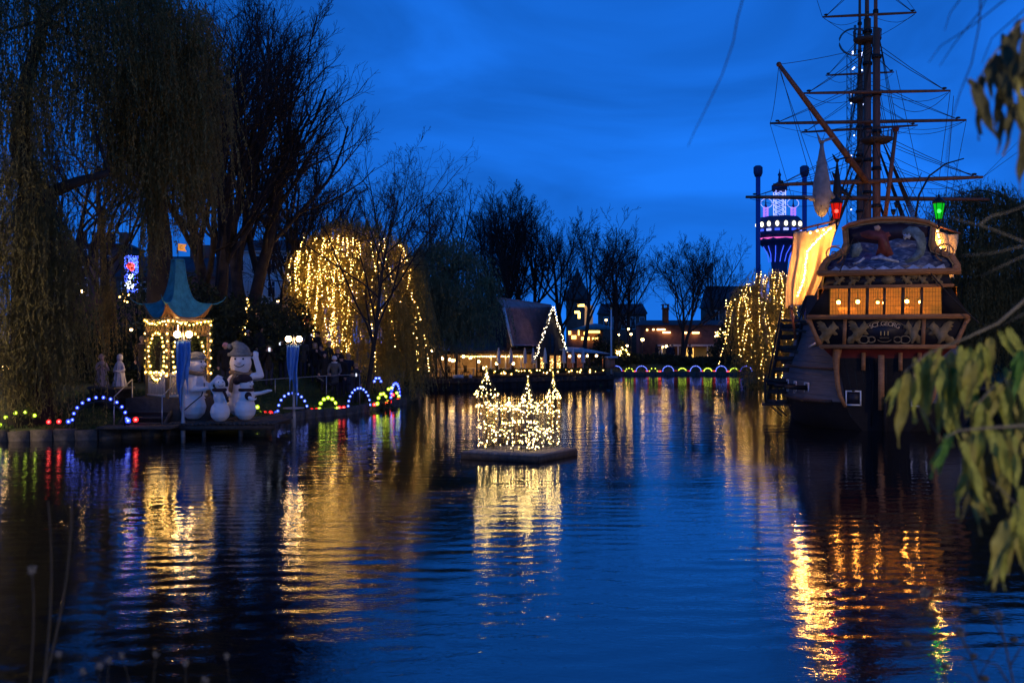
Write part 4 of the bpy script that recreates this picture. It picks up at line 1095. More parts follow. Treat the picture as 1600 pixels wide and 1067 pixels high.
line(ropes[mB_], Y4[1], Y4[1].lerp(Y4[0], .36) - Vector((0, 0, .5)), .5); line(ropes[mB_], Y4[1], Y7[1].lerp(Y7[0], .15), 0); line(ropes[mB_], Y4[0], Y7[0].lerp(Y7[1], .2), 0); line(ropes[mB_], Y1[1], (0.3, mB_, zAt(62, mB_)), .1); line(ropes[mB_], Y1[0], (-.3, mB_, zAt(62, mB_)), .1)
line(ropes[mB_], Y1[0], LW(1270, -20, 60), 0); line(ropes[mB_], Y1[1], LW(1395, -30, 60), 0); line(ropes[mB_], Y7[1], (0, mB_, zAt(226, mB_)), .1)
for px0, py0, px1, py1, Yd in ((1398, 345, 1362, 205, 48), (1452, 345, 1372, 205, 49), (1440, 350, 1385, 225, 49), (1405, 345, 1440, 270, 46), (1300, 352, 1330, 250, 48), (1365, 345, 1392, 300, 47), (1478, 60 + 250, 1490, 150, 58), (1448, 330, 1400, 110, 58), (1318, 330, 1335, 120, 60), (1296, 345, 1318, 250, 50)):
    line(RA, LW(px0, py0, Yd), LW(px1, py1, Yd + 1), 0, .016)
# stays crossing in front of the painted panel
line(RA, LW(1312, 425, 43.6), LW(1362, 300, 46), 0, .03); line(RA, LW(1412, 318, 46), LW(1455, 428, 43.6), 0, .03)
line(RA, LW(1455, 428, 43.6), LW(1530, 505, 43.0), .1, .028)
mb = MB(); mb.tube([LW(1430, 342, 47), LW(1436, 305, 47), LW(1452, 275, 47), LW(1478, 256, 47), LW(1506, 248, 47)], [.05, .05, .045, .04, .03], 6); mb.build('boat_davit', m_iron, ship, True)
for m in masts: ropes[m].build('rigging', m_rope, masts[m], stuff=True)
mb = MB(); mb.tube([(0, 30, 5), (0, 34, 7), (0, 39, 9.5)], [.2, .16, .08], 8); mb.build('bowsprit', m_spar, ship, True)

# canvas side curtains lit by bulbs
F_CORE = emat('festoon_filament', (1.0, 0.45, 0.08), 300)
def festoon_light(par, pts, watts):
    for p in pts:
        l_ = bpy.data.lights.new('festoon_light', 'POINT'); l_.energy = watts; l_.color = (1.0, 0.43, 0.09); l_.shadow_soft_size = .07
        lo = bpy.data.objects.new('festoon_light', l_); C.objects.link(lo); lo.parent = par; lo.location = p
def curtain(A, B, Bb, Ab, seed, name='side_curtain'):
    A, B, Ab, Bb = map(Vector, (A, B, Ab, Bb)); nrm_ = (B - A).cross(Ab - A).normalized()
    def fn(u, w):
        p = A.lerp(B, u).lerp(Ab.lerp(Bb, u), w)
        fold = .12 * sin(u * 17 + 2.2 * w + seed) * (.35 + .65 * w) + .07 * sin(u * 39 + 5 * w) * w + .10 * sin(7 * w + 3 * u)
        edge = .22 * sin(pi * w) * (u - .5)
        return p + nrm_ * fold + Vector((edge * -.6, 0, -.15 * sin(pi * u) * (1 - w) + .12 * sin(u * 9) * w))
    mb = MB(); mb.grid(fn, 44, 30); o = mb.build(name, m_canv, ship, True)
    md = o.modifiers.new('thickness', 'SOLIDIFY'); md.thickness = .015
    return o, fn, nrm_
cu1, fn1, n1_ = curtain(LW(1312, 346, 46.2), LW(1240, 362, 47.6), LW(1228, 484, 47.4), LW(1272, 462, 46.8), 1.0)
SR = Matrix.Rotation(SA, 4, 'Z')
def on_cloth(fn, seq, off=.6):
    G_ = [(SR @ fn(i / 30, j / 30) + SH) for i in range(31) for j in range(31)]
    S_ = [(800 + FPX * p.x / p.y, 533.5 - FPX * (p.z - CAM_H) / p.y, p) for p in G_]
    out = []
    for px, py in seq:
        p = min(S_, key=lambda q_: (q_[0] - px) ** 2 + (q_[1] - py) ** 2)[2]
        e_ = P(px, py, p.y); d_ = (e_ - Vector((0, 0, CAM_H))).normalized()
        out.append(SI @ (e_ - d_ * off - SH))
    return out
pts = on_cloth(fn1, [(1294, 360), (1276, 376), (1262, 392), (1259, 410), (1257, 430), (1252, 448), (1246, 464)])
festoon_light(cu1, pts[::2] + [pts[3]], 26); string(along(pts, .125, .02), 'string_lights', cu1, .08, core=F_CORE)
string([tuple(v) for v in on_cloth(fn1, ((1266, 364), (1277, 361), (1287, 359.5), (1298, 357)))], 'string_lights', cu1, .09, core=F_CORE)
cu2, fn2, n2_ = curtain(LW(1456, 352, 45.4), LW(1498, 366, 45.9), LW(1491, 438, 45.9), LW(1470, 428, 45.6), 2.4)
pts = on_cloth(fn2, [(1464, 362), (1468, 376), (1471, 392), (1474, 404)], .45)
festoon_light(cu2, pts[1::2], 22); string(along(pts, .14, .02), 'string_lights', cu2, .07, core=F_CORE)
pts = on_cloth(fn2, [(1478, 424), (1484, 436)], .45)
string(along(pts, .16, .02), 'string_lights', cu2, .065, core=F_CORE)
mb = MB(); mb.tube([LW(1312, 344, 46.3), LW(1276, 352, 47.2), LW(1240, 361, 47.7)], .05, 6); mb.tube([LW(1232, 484, 47.5), LW(1240, 362, 47.7)], .03, 5); mb.tube([LW(1236, 480, 47.5), LW(1243, 530, 47.7)], .06, 6); mb.tube([LW(1456, 350, 45.5), LW(1500, 365, 46.0)], .05, 6); mb.tube([LW(1278, 352, 47.2), LW(1272, 430, 47)], .03, 5); mb.tube([LW(1240, 386, 49), LW(1312, 384, 45.8)], .02, 5)
mb.build('awning_frame', m_spar, ship, True)['kind'] = 'stuff'
# stern lanterns
def lantern(px, col, name, lab):
    p0 = LW(px, 346, 44.3); z0 = wz(346, 44.3)
    root_ = MB(); root_.tube([(p0.x, p0.y, z0 - .35), (p0.x, p0.y, z0)], .05, 6); root_.lathe([(.06, 0), (.11, .05), (.14, .1)], 6, (p0.x, p0.y, z0)); root_.lathe([(.27, .78), (.30, .84), (.16, 1.0), (.05, 1.06), (.05, 1.14), (.02, 1.2)], 6, (p0.x, p0.y, z0))
    for k in range(6):
        a_ = k * pi / 3; root_.bar((p0.x + .13 * cos(a_), p0.y + .13 * sin(a_), z0 + .1), (p0.x + .255 * cos(a_), p0.y + .255 * sin(a_), z0 + .8), .028)
    o_ = root_.build('stern_lantern', m_iron, ship); o_['label'] = lab
    MB().lathe([(.12, .1), (.245, .78)], 6, (p0.x, p0.y, z0), cap=False).build('lantern_glass', glowglass(name + '_glass', col, .55, .45, tuple(min(1, c_ * 1.0 + .02) for c_ in col)), o_)
    MB().ball((p0.x, p0.y, z0 + .45), .085, 1).build('flame', emat(name + '_flame', tuple(.35 + .65 * c_ for c_ in col), 26), o_, True)
lantern(1307, (1.0, 0.02, 0.01), 'red', 'red stern lantern'); lantern(1467, (0.01, 0.85, 0.03), 'green', 'green stern lantern')

# shark figures hoisted by the tail
def shark(label, px, y_tail, y_nose, Y, fat, m_, seed):
    ta = P(px, y_tail, Y); no = P(px + 4, y_nose, Y); L = ta.z - no.z
    root = thing('shark_figure', label, 'figure', (no.x, no.y, no.z), 0.3)
    prof = [(0.0, 0), (.09, .02), (.19, .08), (.25, .18), (.27, .30), (.24, .45), (.17, .62), (.10, .78), (.06, .88), (.05, .93)]
    mb = MB(); mb.lathe([(r_ * fat, z * L) for r_, z in prof], 14, sx=1, sy=1.15); mb.build('body', m_, root, True)
    def fin(name, pts, th=.03):
        MB().prism(pts, -th, th).build(name, m_, root)
    fin('tail_fin', [(-.05, .90 * L), (.05, .90 * L), (.12, .95 * L), (.5, .985 * L), (.75, 1.01 * L), (.35, 1.01 * L), (.02, .965 * L), (-.06, .975 * L), (-.13, 1.01 * L), (-.26, 1.06 * L), (-.16, .96 * L)])
    fin('pectoral_fin', [(.12, .36 * L), (.2, .30 * L), (.85, .20 * L), (.6, .31 * L), (.2, .44 * L)]); fin('pectoral_fin', [(-.12, .34 * L), (-.2, .26 * L), (-1.0, .27 * L), (-.6, .2 * L), (-.15, .2 * L)][::-1])
    fin('dorsal_fin', [(-.1, .66 * L), (-.28, .70 * L), (-.22, .62 * L), (-.12, .54 * L)][::-1])
    MB().tube([(0, 0, L * .95), (.3, .1, L + .4)], .015, 4).build('hoisting_rope', m_rope, root)
    for s_ in (-1, 1): MB().ball((s_ * .15 * fat, -.2 * fat, .13 * L), .035, 1).build('eye', m_iron, root)
    return root
m_shk = mat('grey_painted_shark', (0.19, 0.185, 0.19), 0.55, var=0.4, vs=3)
shark('large grey shark figure hung by its tail over the ship stern', 1280, 216, 340, 46.6, 1.5, m_shk, 1)
shark('slim dark shark figure hung behind the red stern lantern', 1304, 246, 325, 47.6, 0.7, m_iron, 2)
# small spotlights on the poop, dark
for px, py in ((1401, 321), (1396, 332)):
    p_ = P(px, py, 46.5); t_ = thing('spotlight', 'small unlit black floodlight above the stern, ' + ('upper one' if py < 325 else 'lower one'), 'floodlight', p_)
    MB().lathe([(.06, -.12), (.10, .0), (.13, .14)], 10).build('housing', m_iron, t_, True); MB().bar((0, 0, -.1), (0.05, 0, -.6), .03).build('bracket', m_iron, t_)

# boarding stairs on the port side
bs = thing('boarding_stairs', 'dark timber boarding stairs and landing stage on the ship side next to the lit willow', 'stairs', P(1215, 632, 52), SA)
bi = Matrix.Rotation(-SA, 4, 'Z')
def BW(px, py, Y): return bi @ (P(px, py, Y) - P(1215, 632, 52))
m_st = mat('weathered_stair_timber', (0.05, 0.042, 0.036), 0.8, var=0.4, vs=4)
mb = MB(); a = BW(1191, 632, 52); b = BW(1250, 633, 51)
for k in range(6): mb.bar(a + Vector((0, .26 * k, 0)), b + Vector((0, .26 * k, 0)), .22, .08)
mb.build('landing', m_st, bs)
for px in (1196, 1215):
    MB().bar(BW(px, 632, 52), BW(px, 585, 52), .09).build('post', m_st, bs)
MB().bar(BW(1194, 592, 52), BW(1240, 598, 51.6), .07).build('handrail', m_st, bs); MB().bar(BW(1196, 612, 52), BW(1240, 616, 51.6), .06).build('handrail', m_st, bs)
for k in range(8):
    u = k / 7; p0 = Vector(BW(1199 + 22 * u, 628 - 118 * u, 52 + 1.4 * u)); MB().bar(p0, p0 + Vector((1.0, -.1, 0)), .26, .06, up=(0, 1, 0)).build('tread', m_st, bs)
for dx in (0, 1.0):
    MB().bar(BW(1199, 632, 52) + Vector((dx, 0, 0)), BW(1222, 505, 53.4) + Vector((dx, 0, 0)), .09, .22).build('stringer', m_st, bs)
MB().bar(BW(1199, 598, 52), BW(1222, 478, 53.4), .06).build('handrail', m_st, bs)
for py in (500, 515, 548, 566):
    MB().bar(BW(1222, py, 53), BW(1272, py + 4, 50.5), .16, .13).build('cross_beam', m_st, bs)
for k in range(2): MB().bar(BW(1205 + 8 * k, 635, 52), BW(1222 + 8 * k, 650, 51.8), .06).build('brace', m_st, bs)

# deck lantern at the foot of the after mast
dl = MB(); dl.tube([(0.5, 6.2, 6.6), (0.5, 6.2, 8.4)], .04, 6); dlo = dl.build('deck_lantern', m_iron, ship, True)
MB().ball((.5, 6.2, 8.5), .13, 1).build('globe', emat('deck_lantern_glow', (1.0, .55, .2), 60), dlo, True)

# ---------------------------------------------------------------- left bank: jetty, pavilion, snowmen, lamps, bulbs, visitors
m_deck = mat('dark_jetty_planks', (0.055, 0.048, 0.042), 0.75, var=0.4, vs=4, bump=0.4, bs=10)
m_steel = mat('galvanised_rail', (0.30, 0.31, 0.33), 0.4, metal=0.7)
m_pole = mat('grey_painted_pole', (0.33, 0.34, 0.36), 0.45, metal=0.3)
# jetty: planks one by one on joists and piles
jt = thing('jetty', 'dark plank jetty carrying the four snowmen', 'jetty', (P(355, 660, 43).x, 43, 0))
jx = jt.location.x
x0, x1 = wx(262, 42.3) - jx, wx(448, 44.5) - jx
for k in range(26):
    x = x0 + (x1 - x0) * (k + .5) / 26
    MB().box((x, 0.55 + .5 * (x - x0) / (x1 - x0), 0.53 + .008 * (k % 3)), ((x1 - x0) / 26 - .02, 3.6, .09), rz=.0).build('plank', m_deck, jt)
MB().bar((x0, -1.15, .40), (x1, -.65, .40), .12, .2).build('joist', m_deck, jt); MB().bar((x0, 1.9, .40), (x1, 2.3, .40), .12, .2).build('joist', m_deck, jt)
for u in (0.02, .35, .68, .98):
    MB().tube([(x0 + (x1 - x0) * u, -1.05 + .5 * u, -.9), (x0 + (x1 - x0) * u, -1.05 + .5 * u, .44)], .09, 8).build('pile', m_deck, jt, True)

# ---- pavilion with the upswept green roof
gp = P(278, 620, 44.6); GF = 1.56
gz0 = gzs(gp.x, gp.y)
pav = thing('pagoda_pavilion', 'small pagoda pavilion with an upswept green roof, garlands and warm bulbs', 'pavilion', (gp.x, gp.y, 0))
m_roof = mat('verdigris_roof', (0.05, 0.25, 0.28), 0.65, var=0.4, vs=2.5, bump=0.2, bs=5)
m_soff = mat('ochre_soffit_paint', (0.42, 0.20, 0.06), 0.6, var=0.2, vs=4)
m_post = mat('ochre_post_paint', (0.48, 0.30, 0.12), 0.6, var=0.2, vs=4)
m_garl = mat('fir_garland', (0.055, 0.080, 0.025), 0.8, var=0.5, vs=6)
m_wrail = mat('white_balustrade', (0.62, 0.58, 0.52), 0.6, var=0.15, vs=5)
ZT, ZE = 7.62, 5.02
def roofpt(face, u, t):
    """face 0-3 between corners; u across the face, t down from the top."""
    a0 = -pi / 2 + face * pi / 2; a1 = a0 + pi / 2
    w = 0.27 + (1.38 - 0.27) * (t ** 3.0 * .76 + t * .24)
    c0 = Vector((cos(a0), sin(a0), 0)); c1 = Vector((cos(a1), sin(a1), 0))
    p = c0.lerp(c1, u) * w * (1 + .10 * max(0, t - .7) / .3 * (abs(2 * u - 1) ** 4))
    z = ZT - (ZT - ZE) * (t ** .92) 
    lift = .62 * (abs(2 * u - 1) ** 3.2) * max(0, (t - .62) / .38) ** 1.6
    return Vector((p.x, p.y, z + lift))
for f_ in range(4):
    mb = MB(); mb.grid(lambda u, t_: roofpt(f_, u, t_), 20, 18); o = mb.build('roof_face', m_roof, pav, True)
    mb = MB(); mb.grid(lambda u, t_: (lambda e, k: Vector((e.x * (1 - .28 * t_), e.y * (1 - .28 * t_), (e.z - .05) * (1 - t_) + (ZE - .02) * t_)))(roofpt(f_, u, 1.0), 0), 20, 4); mb.build('soffit', m_soff, pav, True)
    mb = MB(); mb.tube([roofpt(f_, 0, q_) + Vector((0, 0, .02)) for q_ in np.linspace(0, 1, 16)], .035, 6); rdg = mb.build('ridge_roll', m_roof, pav, True)
    e0 = roofpt(f_, 0, 1.0); d_ = Vector((e0.x, e0.y, 0)).normalized()
    mb = MB(); mb.tube([e0, e0 + d_ * .25 + Vector((0, 0, .04)), e0 + d_ * .48 + Vector((0, 0, .16)), e0 + d_ * .62 + Vector((0, 0, .34))], [.035, .03, .02, .01], 6); mb.build('corner_horn', m_roof, rdg, True)
    mb = MB(); mb.tube([roofpt(f_, u, 1.0) for u in np.linspace(0, 1, 15)], .035, 5); mb.build('eave_trim', m_soff, pav, True)
for f_ in range(4):
    for u in (.2, .4, .6, .8):
        mb = MB(); mb.tube([roofpt(f_, u, q_) + Vector((0, 0, .008)) for q_ in np.linspace(.02, .99, 14)], .013, 4); mb.build('standing_seam', m_roof, pav, True)
MB().lathe([(.30, ZT - .06), (.32, ZT), (.24, ZT + .05), (.05, ZT + .08)], 4).build('roof_cap', m_roof, pav)
mb = MB(); mb.tube([(0, 0, ZT + .05), (0, 0, ZT + .72)], .018, 6); fl = mb.build('flag_staff', m_iron, pav)
m_flag = mat('glowing_orange_metal_flag', (0.85, 0.30, 0.05), 0.45, emit=(1.0, 0.36, 0.06), es=0.45)  # emission put into the pennant so that it looks lit
z_ = ZT + .42
MB().prism([(0.0, z_), (.38, z_ - .06), (.30, z_ + .11), (.38, z_ + .26), (0.0, z_ + .30)], -.012, .012).build('pennant', m_flag, fl)
o = glyph('C', .2, m_wood2, 'pennant_letter', fl, .004); o.location = (.15, -.018, z_ + .07); o.rotation_euler = (R(90), 0, 0)
# posts, plinth, balustrade
cor = [Vector((1.36 * cos(-pi / 2 + k * pi / 2), 1.36 * sin(-pi / 2 + k * pi / 2), 0)) for k in range(4)]
for c_ in cor: MB().bar(c_ + Vector((0, 0, GF)), c_ + Vector((0, 0, ZE)), .13).build('post', m_post, pav)
MB().prism([(-1.75, gz0 - .6), (1.75, gz0 - .6), (1.75, GF), (-1.75, GF)], -1.5, 1.5).build('plinth', m_deck, pav)
for f_ in range(4):
    a, b = cor[f_], cor[(f_ + 1) % 4]
    MB().bar(a + Vector((0, 0, ZE - .1)), b + Vector((0, 0, ZE - .1)), .12, .16).build('head_beam', m_post, pav)
    MB().bar(a + Vector((0, 0, ZE - .75)), b + Vector((0, 0, ZE - .75)), .06).build('lattice_rail', m_post, pav)
    mb = MB()
    for k in range(12):
        p, q_ = a.lerp(b, k / 12), a.lerp(b, (k + 1) / 12)
        mb.bar(p + Vector((0, 0, ZE - .18)), q_ + Vector((0, 0, ZE - .73)), .022); mb.bar(q_ + Vector((0, 0, ZE - .18)), p + Vector((0, 0, ZE - .73)), .022)
    mb.build('lattice', m_post, pav, stuff=True)
    if f_ != 1:
        for zz2 in (GF + .08, GF + .98): MB().bar(a + Vector((0, 0, zz2)), b + Vector((0, 0, zz2)), .09).build('balustrade_rail', m_wrail, pav)
        for k in range(1, 13):
            p = a.lerp(b, k / 13); MB().bar(p + Vector((0, 0, GF + .1)), p + Vector((0, 0, GF + .96)), .045).build('baluster', m_wrail, pav)
    # oval garland round each opening, plus the eave garland, all with bulbs
    mid = a.lerp(b, .5); ux = (b - a).normalized(); nr = Vector((mid.x, mid.y, 0)).normalized()
    ov = [mid + ux * .74 * cos(t_) + Vector((0, 0, 3.35 + 1.06 * sin(t_))) + nr * .04 for t_ in np.linspace(0, 2 * pi, 29)]
    def garland(pts, r_, seed, n_):
        g = np.random.default_rng(seed); pp = np.array(along(pts, .02)); c = pp[g.integers(0, len(pp), n_)] + g.normal(0, r_, (n_, 3))
        u = g.normal(0, 1, (n_, 3)); u /= np.linalg.norm(u, axis=1, keepdims=True); w = np.cross(u, g.normal(0, 1, (n_, 3))); w /= np.linalg.norm(w, axis=1, keepdims=True)
        q_ = np.stack([c, c + u * .07 + w * .016, c + u * .14, c + u * .07 - w * .016], 1)
        return MB().quads(q_).build('garland', m_garl, pav, stuff=True)
    garland(ov, .07, 200 + f_, 900)['kind'] = 'stuff'; garland([a + Vector((0, 0, ZE - .12)) + nr * .05, mid + Vector((0, 0, ZE - .32)) + nr * .05, b + Vector((0, 0, ZE - .12)) + nr * .05], .07, 210 + f_, 500); garland([a * 1.03 + Vector((0, 0, GF + 1)), a * 1.03 + Vector((0, 0, ZE - .1))], .06, 220 + f_, 420)
    bl = (along(ov, .22, .03) if f_ in (0, 3) else []) + along([a + Vector((0, 0, ZE - .12)) + nr * .12, mid + Vector((0, 0, ZE - .3)) + nr * .12, b + Vector((0, 0, ZE - .12)) + nr * .12], .19, .03) + along([a * 1.06 + Vector((0, 0, GF + 1)), a * 1.06 + Vector((0, 0, ZE - .1))], .36, .03) + (along([a + Vector((0, 0, GF + 1.08)) + nr * .06, b + Vector((0, 0, GF + 1.08)) + nr * .06], .25, .03) if f_ in (0, 3) else [])
    string(bl, 'string_lights', pav, np.array([random.Random(k).uniform(.045, .08) for k in range(len(bl))]), True)
m_tube = emat('warm_tube_light', (1.0, 0.62, 0.22), 14)
for x in (-.62, .02, .42):
    MB().box((x, -.55 - .2 * (abs(x) < .3), ZE - .14), (.42, .1, .09)).build('eave_lamp', m_tube, pav)
g_ = MB(); g_.ball((0, 0, 4.3), .16, 1); g_.tube([(0, 0, 4.4), (0, 0, 5.0)], .015, 5); g_.build('pendant_lamp', emat('pendant_glow', (1.0, .62, .25), 16), pav, True)
# steps down to the water
stp = thing('wooden_steps', 'wooden steps in front of the pagoda pavilion', 'steps', (P(232, 640, 43).x, 43, 0))
for k in range(5):
    MB().box((0.0, .75 - .34 * k, 1.42 - .22 * k), (1.9, .36, .07)).build('tread', m_deck, stp)
for s_ in (-1, 1): MB().bar((s_ * .95, 1.0, 1.45), (s_ * .95, -1.0, .35), .08, .26).build('stringer', m_deck, stp)
MB().box((.2, -1.6, .48), (3.0, 1.3, .1)).build('lower_landing', m_deck, stp)
for x in (-1.0, 1.0):
    for y, zt in ((.8, 2.35), (-1.2, 1.7)): MB().tube([(x, y, .3), (x, y, zt)], .03, 6).build('rail_post', m_steel, stp, True)
    mb = MB(); mb.tube([(x, .8, 2.35), (x, -1.2, 1.7)], .025, 6); mb.build('handrail', m_steel, stp, True)

# ---- lamp posts standing in the water, twin globes and a blue cloth
m_globe = emat('lamp_globe', (1.0, 0.58, 0.22), 26)
m_blue = mat('blue_banner_cloth', (0.11, 0.27, 0.60), 0.8, var=0.25, vs=3)
def lamp_post(label, X, Y, ztop, banner=True, zbase=-.9, group='twin-globe lamp posts', seed=0):
    r = thing('lamp_post', label, 'lamp post', (X, Y, 0), 0, group)
    MB().lathe([(.11, zbase), (.10, .6), (.075, .75), (.06, 1.2), (.055, ztop - .1)], 10).build('pole', m_pole, r, True)
    mb = MB(); mb.bar((-.34, 0, ztop - .12), (.34, 0, ztop - .12), .06); mb.lathe([(.05, ztop - .2), (.08, ztop - .1), (.03, ztop + .2), (.0, ztop + .34)], 8); mb.build('crossbar', m_pole, r)
    for s_ in (-1, 1):
        h_ = MB(); h_.lathe([(.05, ztop - .1), (.08, ztop - .04), (.06, ztop)], 8, (s_ * .25, 0, 0)); o_ = h_.build('lamp_holder', m_iron, r)
        MB().ball((s_ * .25, 0, ztop + .14), .14, 2).build('globe', m_globe, o_, True)
    if banner:
        def fn(u, w):
            wd = .30 * (1 - .45 * w) ; x = (u - .5) * 2 * wd + .06 * sin(3 * w + seed) + .05 * w
            x += .05 * sin(7 * w + 6 * u + seed) * w; y = -.14 - .15 * sin(u * 9 + 2.6 * w + seed) * (.35 + .65 * w) - .06 * sin(21 * u + 3 * w)
            return Vector((x, y, ztop - .16 - (2.2 + .5 * sin(5 * u + seed) + .15 * sin(14 * u)) * w))
        mb = MB(); mb.grid(fn, 24, 22); o_ = mb.build('banner', m_blue, r, True); md = o_.modifiers.new('thickness', 'SOLIDIFY'); md.thickness = .012
    else: pass
    return r
pl_ = P(286, 682, 42.2); lamp_post('twin-globe lamp post with a blue cloth between the pavilion and the snowmen', pl_.x, 42.2, wz(524, 42.2) - .1, seed=1)
pl_ = P(459, 668, 46.7); lamp_post('twin-globe lamp post with a blue cloth in the water beside the lawn', pl_.x, 46.7, wz(531, 46.7) - .1, seed=3)
MB().lathe([(.5, .88), (.5, .93)], 16).build('collar_ring', m_pole, C.objects[-1].parent if False else [o for o in C.objects if o.get('category') == 'lamp post'][-1])

# ---- bodies: tapered capsules fused into one continuous surface
def fuse(name, caps, voxel, mats_n, smooth_it=3):
    """caps: (p0, r0, p1, r1, slot). One skin over all of them; each face takes the slot of the capsule next to it."""
    mb = MB()
    for p0, r0, p1, r1, sl in caps:
        p0, p1 = Vector(p0), Vector(p1); d = p1 - p0; L = d.length
        if L < 1e-4: mb.ball(p0, r0, 2); continue
        d /= L; pts = []; rr = []
        for a in np.linspace(pi / 2, 0.0, 4): pts.append(p0 - d * r0 * sin(a)); rr.append(max(1e-3, r0 * cos(a)))
        for a in np.linspace(0.0, pi / 2, 4): pts.append(p1 + d * r1 * sin(a)); rr.append(max(1e-3, r1 * cos(a)))
        mb.tube(pts, rr, 12)
    me = mb.mesh(name, bpy.data.materials.new('tmp'))
    o = bpy.data.objects.new(name, me); C.objects.link(o)
    md = o.modifiers.new('r', 'REMESH'); md.mode = 'VOXEL'; md.voxel_size = voxel; md.use_smooth_shade = True
    sm_ = o.modifiers.new('s', 'SMOOTH'); sm_.iterations = smooth_it; sm_.factor = .5
    dg = bpy.context.evaluated_depsgraph_get(); out = bpy.data.meshes.new_from_object(o.evaluated_get(dg))
    bpy.data.objects.remove(o); out.name = name
    n = len(out.polygons); cen = np.zeros(n * 3); out.polygons.foreach_get('center', cen); cen = cen.reshape(-1, 3)
    best = np.full(n, 1e9); idx = np.zeros(n, dtype=np.int32)
    for p0, r0, p1, r1, sl in caps:
        a = np.array(p0, float); b = np.array(p1, float); d = b - a; L2 = max(1e-9, d @ d)
        t_ = np.clip(((cen - a) @ d) / L2, 0, 1); dist = np.linalg.norm(cen - a - t_[:, None] * d, axis=1) - (r0 + (r1 - r0) * t_)
        m_ = dist < best; best[m_] = dist[m_]; idx[m_] = sl
    out.materials.clear()
    for k in range(mats_n): out.materials.append(None)
    out.polygons.foreach_set('material_index', idx); out.polygons.foreach_set('use_smooth', np.ones(n, dtype=bool))
    out.update()
    return out
def dress(o, ms):
    for sl, m_ in zip(o.material_slots, ms): sl.link = 'OBJECT'; sl.material = m_

# ---- snowmen
m_snow = mat('painted_snow_body', (0.80, 0.76, 0.75), 0.8, var=0.10, vs=3, bump=0.4, bs=14)
m_felt = mat('grey_green_felt', (0.19, 0.20, 0.19), 0.95, var=0.35, vs=9, bump=.5, bs=30); m_tan = mat('tan_scarf', (0.26, 0.17, 0.09), 0.9, var=0.3, vs=6); m_brn = mat('dark_brown_wool', (0.045, 0.022, 0.02), 0.9, var=0.3, vs=6)
def hand_caps(w, d, side, sl=0, s=1.0):
    """palm, four fingers and a thumb from wrist w along d."""
    w = Vector(w); d = Vector(d).normalized(); side = Vector(side).normalized(); up_ = d.cross(side)
    c = [(w, .055 * s, w + d * .12 * s, .06 * s, sl)]
    for k, L in enumerate((.085, .10, .095, .075)):
        b_ = w + d * .14 * s + side * (k - 1.5) * .032 * s; e_ = b_ + d * L * .6 * s + side * (k - 1.5) * .006 * s
        c += [(b_, .020 * s, e_, .018 * s, sl), (e_, .018 * s, e_ + (d * .8 + up_ * .5).normalized() * L * .45 * s, .015 * s, sl)]
    t0 = w + d * .04 * s - side * .05 * s
    c.append((t0, .024 * s, t0 + (d * .6 - side * .8).normalized() * .09 * s, .019 * s, sl))
    return c
def snowman(label, px, py, Y, caps, extra, rz=0):
    b = P(px, py, Y); root = thing('snowman_figure', label, 'snowman', (b.x, Y, 0.60), rz, 'snowmen on the jetty')
    me = fuse('body', caps, .045, 1, 4); o = link('body', me, root); dress(o, [m_snow])
    extra(root)
    MB().lathe([(.62, -.02), (.60, .02)], 20).build('base_board', m_deck, root)
    return root
def face(root, c, d, r_, smile=True, nose='carrot'):
    c = Vector(c); d = Vector(d).normalized(); s_ = Vector((0, 0, 1)).cross(d).normalized(); u = d.cross(s_)
    for k in (-1, 1): MB().ball(c + (d * .88 + s_ * .34 * k + u * .28).normalized() * r_ * .99, r_ * .09, 1).build('eye', m_iron, root, True)
    MB().ball(c + d * r_ * 1.03, r_ * .20, 2, sc=(1, 1, .9)).build('nose', m_snow, root, True)
    if smile:
        mb = MB(); mb.tube([c + (d * .9 + s_ * q_ * .45 - u * (.42 - .22 * q_ * q_)).normalized() * r_ * 1.0 for q_ in np.linspace(-1, 1, 9)], r_ * .035, 5); mb.build('mouth', m_iron, root, True)
# 1: side-on snowman in a flat cap, playing
def ex1(root):
    mb = MB(); mb.lathe([(.40, 2.62), (.43, 2.68), (.40, 2.78), (.28, 2.92), (.05, 2.97)], 18, (.1, 0, 0)); mb.ball((.42, -.05, 2.68), .2, 2, sc=(1, 1, .25)); mb.build('flat_cap', m_felt, root, True)
    mb = MB(); mb.tube([(.08 + .40 * cos(a), .40 * sin(a), 2.06 + .04 * sin(2 * a)) for a in np.linspace(0, 2 * pi, 21)], .085, 8); mb.build('scarf', m_tan, root, True)
    face(root, (.1, 0, 2.40), (1, -.35, .05), .42)
    mb = MB(); mb.tube([(.55, -.35, 1.62), (.60, -.5, 1.5), (.5, -.55, 1.1), (.1, -.7, .75), (-.25, -.75, .42)], .025, 5); mb.build('cord', m_iron, root, True)
snowman('tall snowman in a flat cap seen from the side, behind the blue cloth', 303, 655, 43.2,
        [((0, 0, .62), .60, (0, 0, .68), .58, 0), ((.02, 0, 1.35), .48, (.05, 0, 1.75), .42, 0), ((.1, 0, 2.38), .40, (.1, 0, 2.46), .39, 0), ((.15, -.38, 1.78), .15, (.1, -.55, 1.35), .14, 0), ((.1, -.55, 1.35), .14, (.52, -.55, 1.38), .12, 0), ((.1, .4, 1.75), .14, (.62, .25, 1.45), .12, 0)] + hand_caps((.52, -.55, 1.38), (1, .1, .2), (0, 0, 1), s=1.5), ex1)
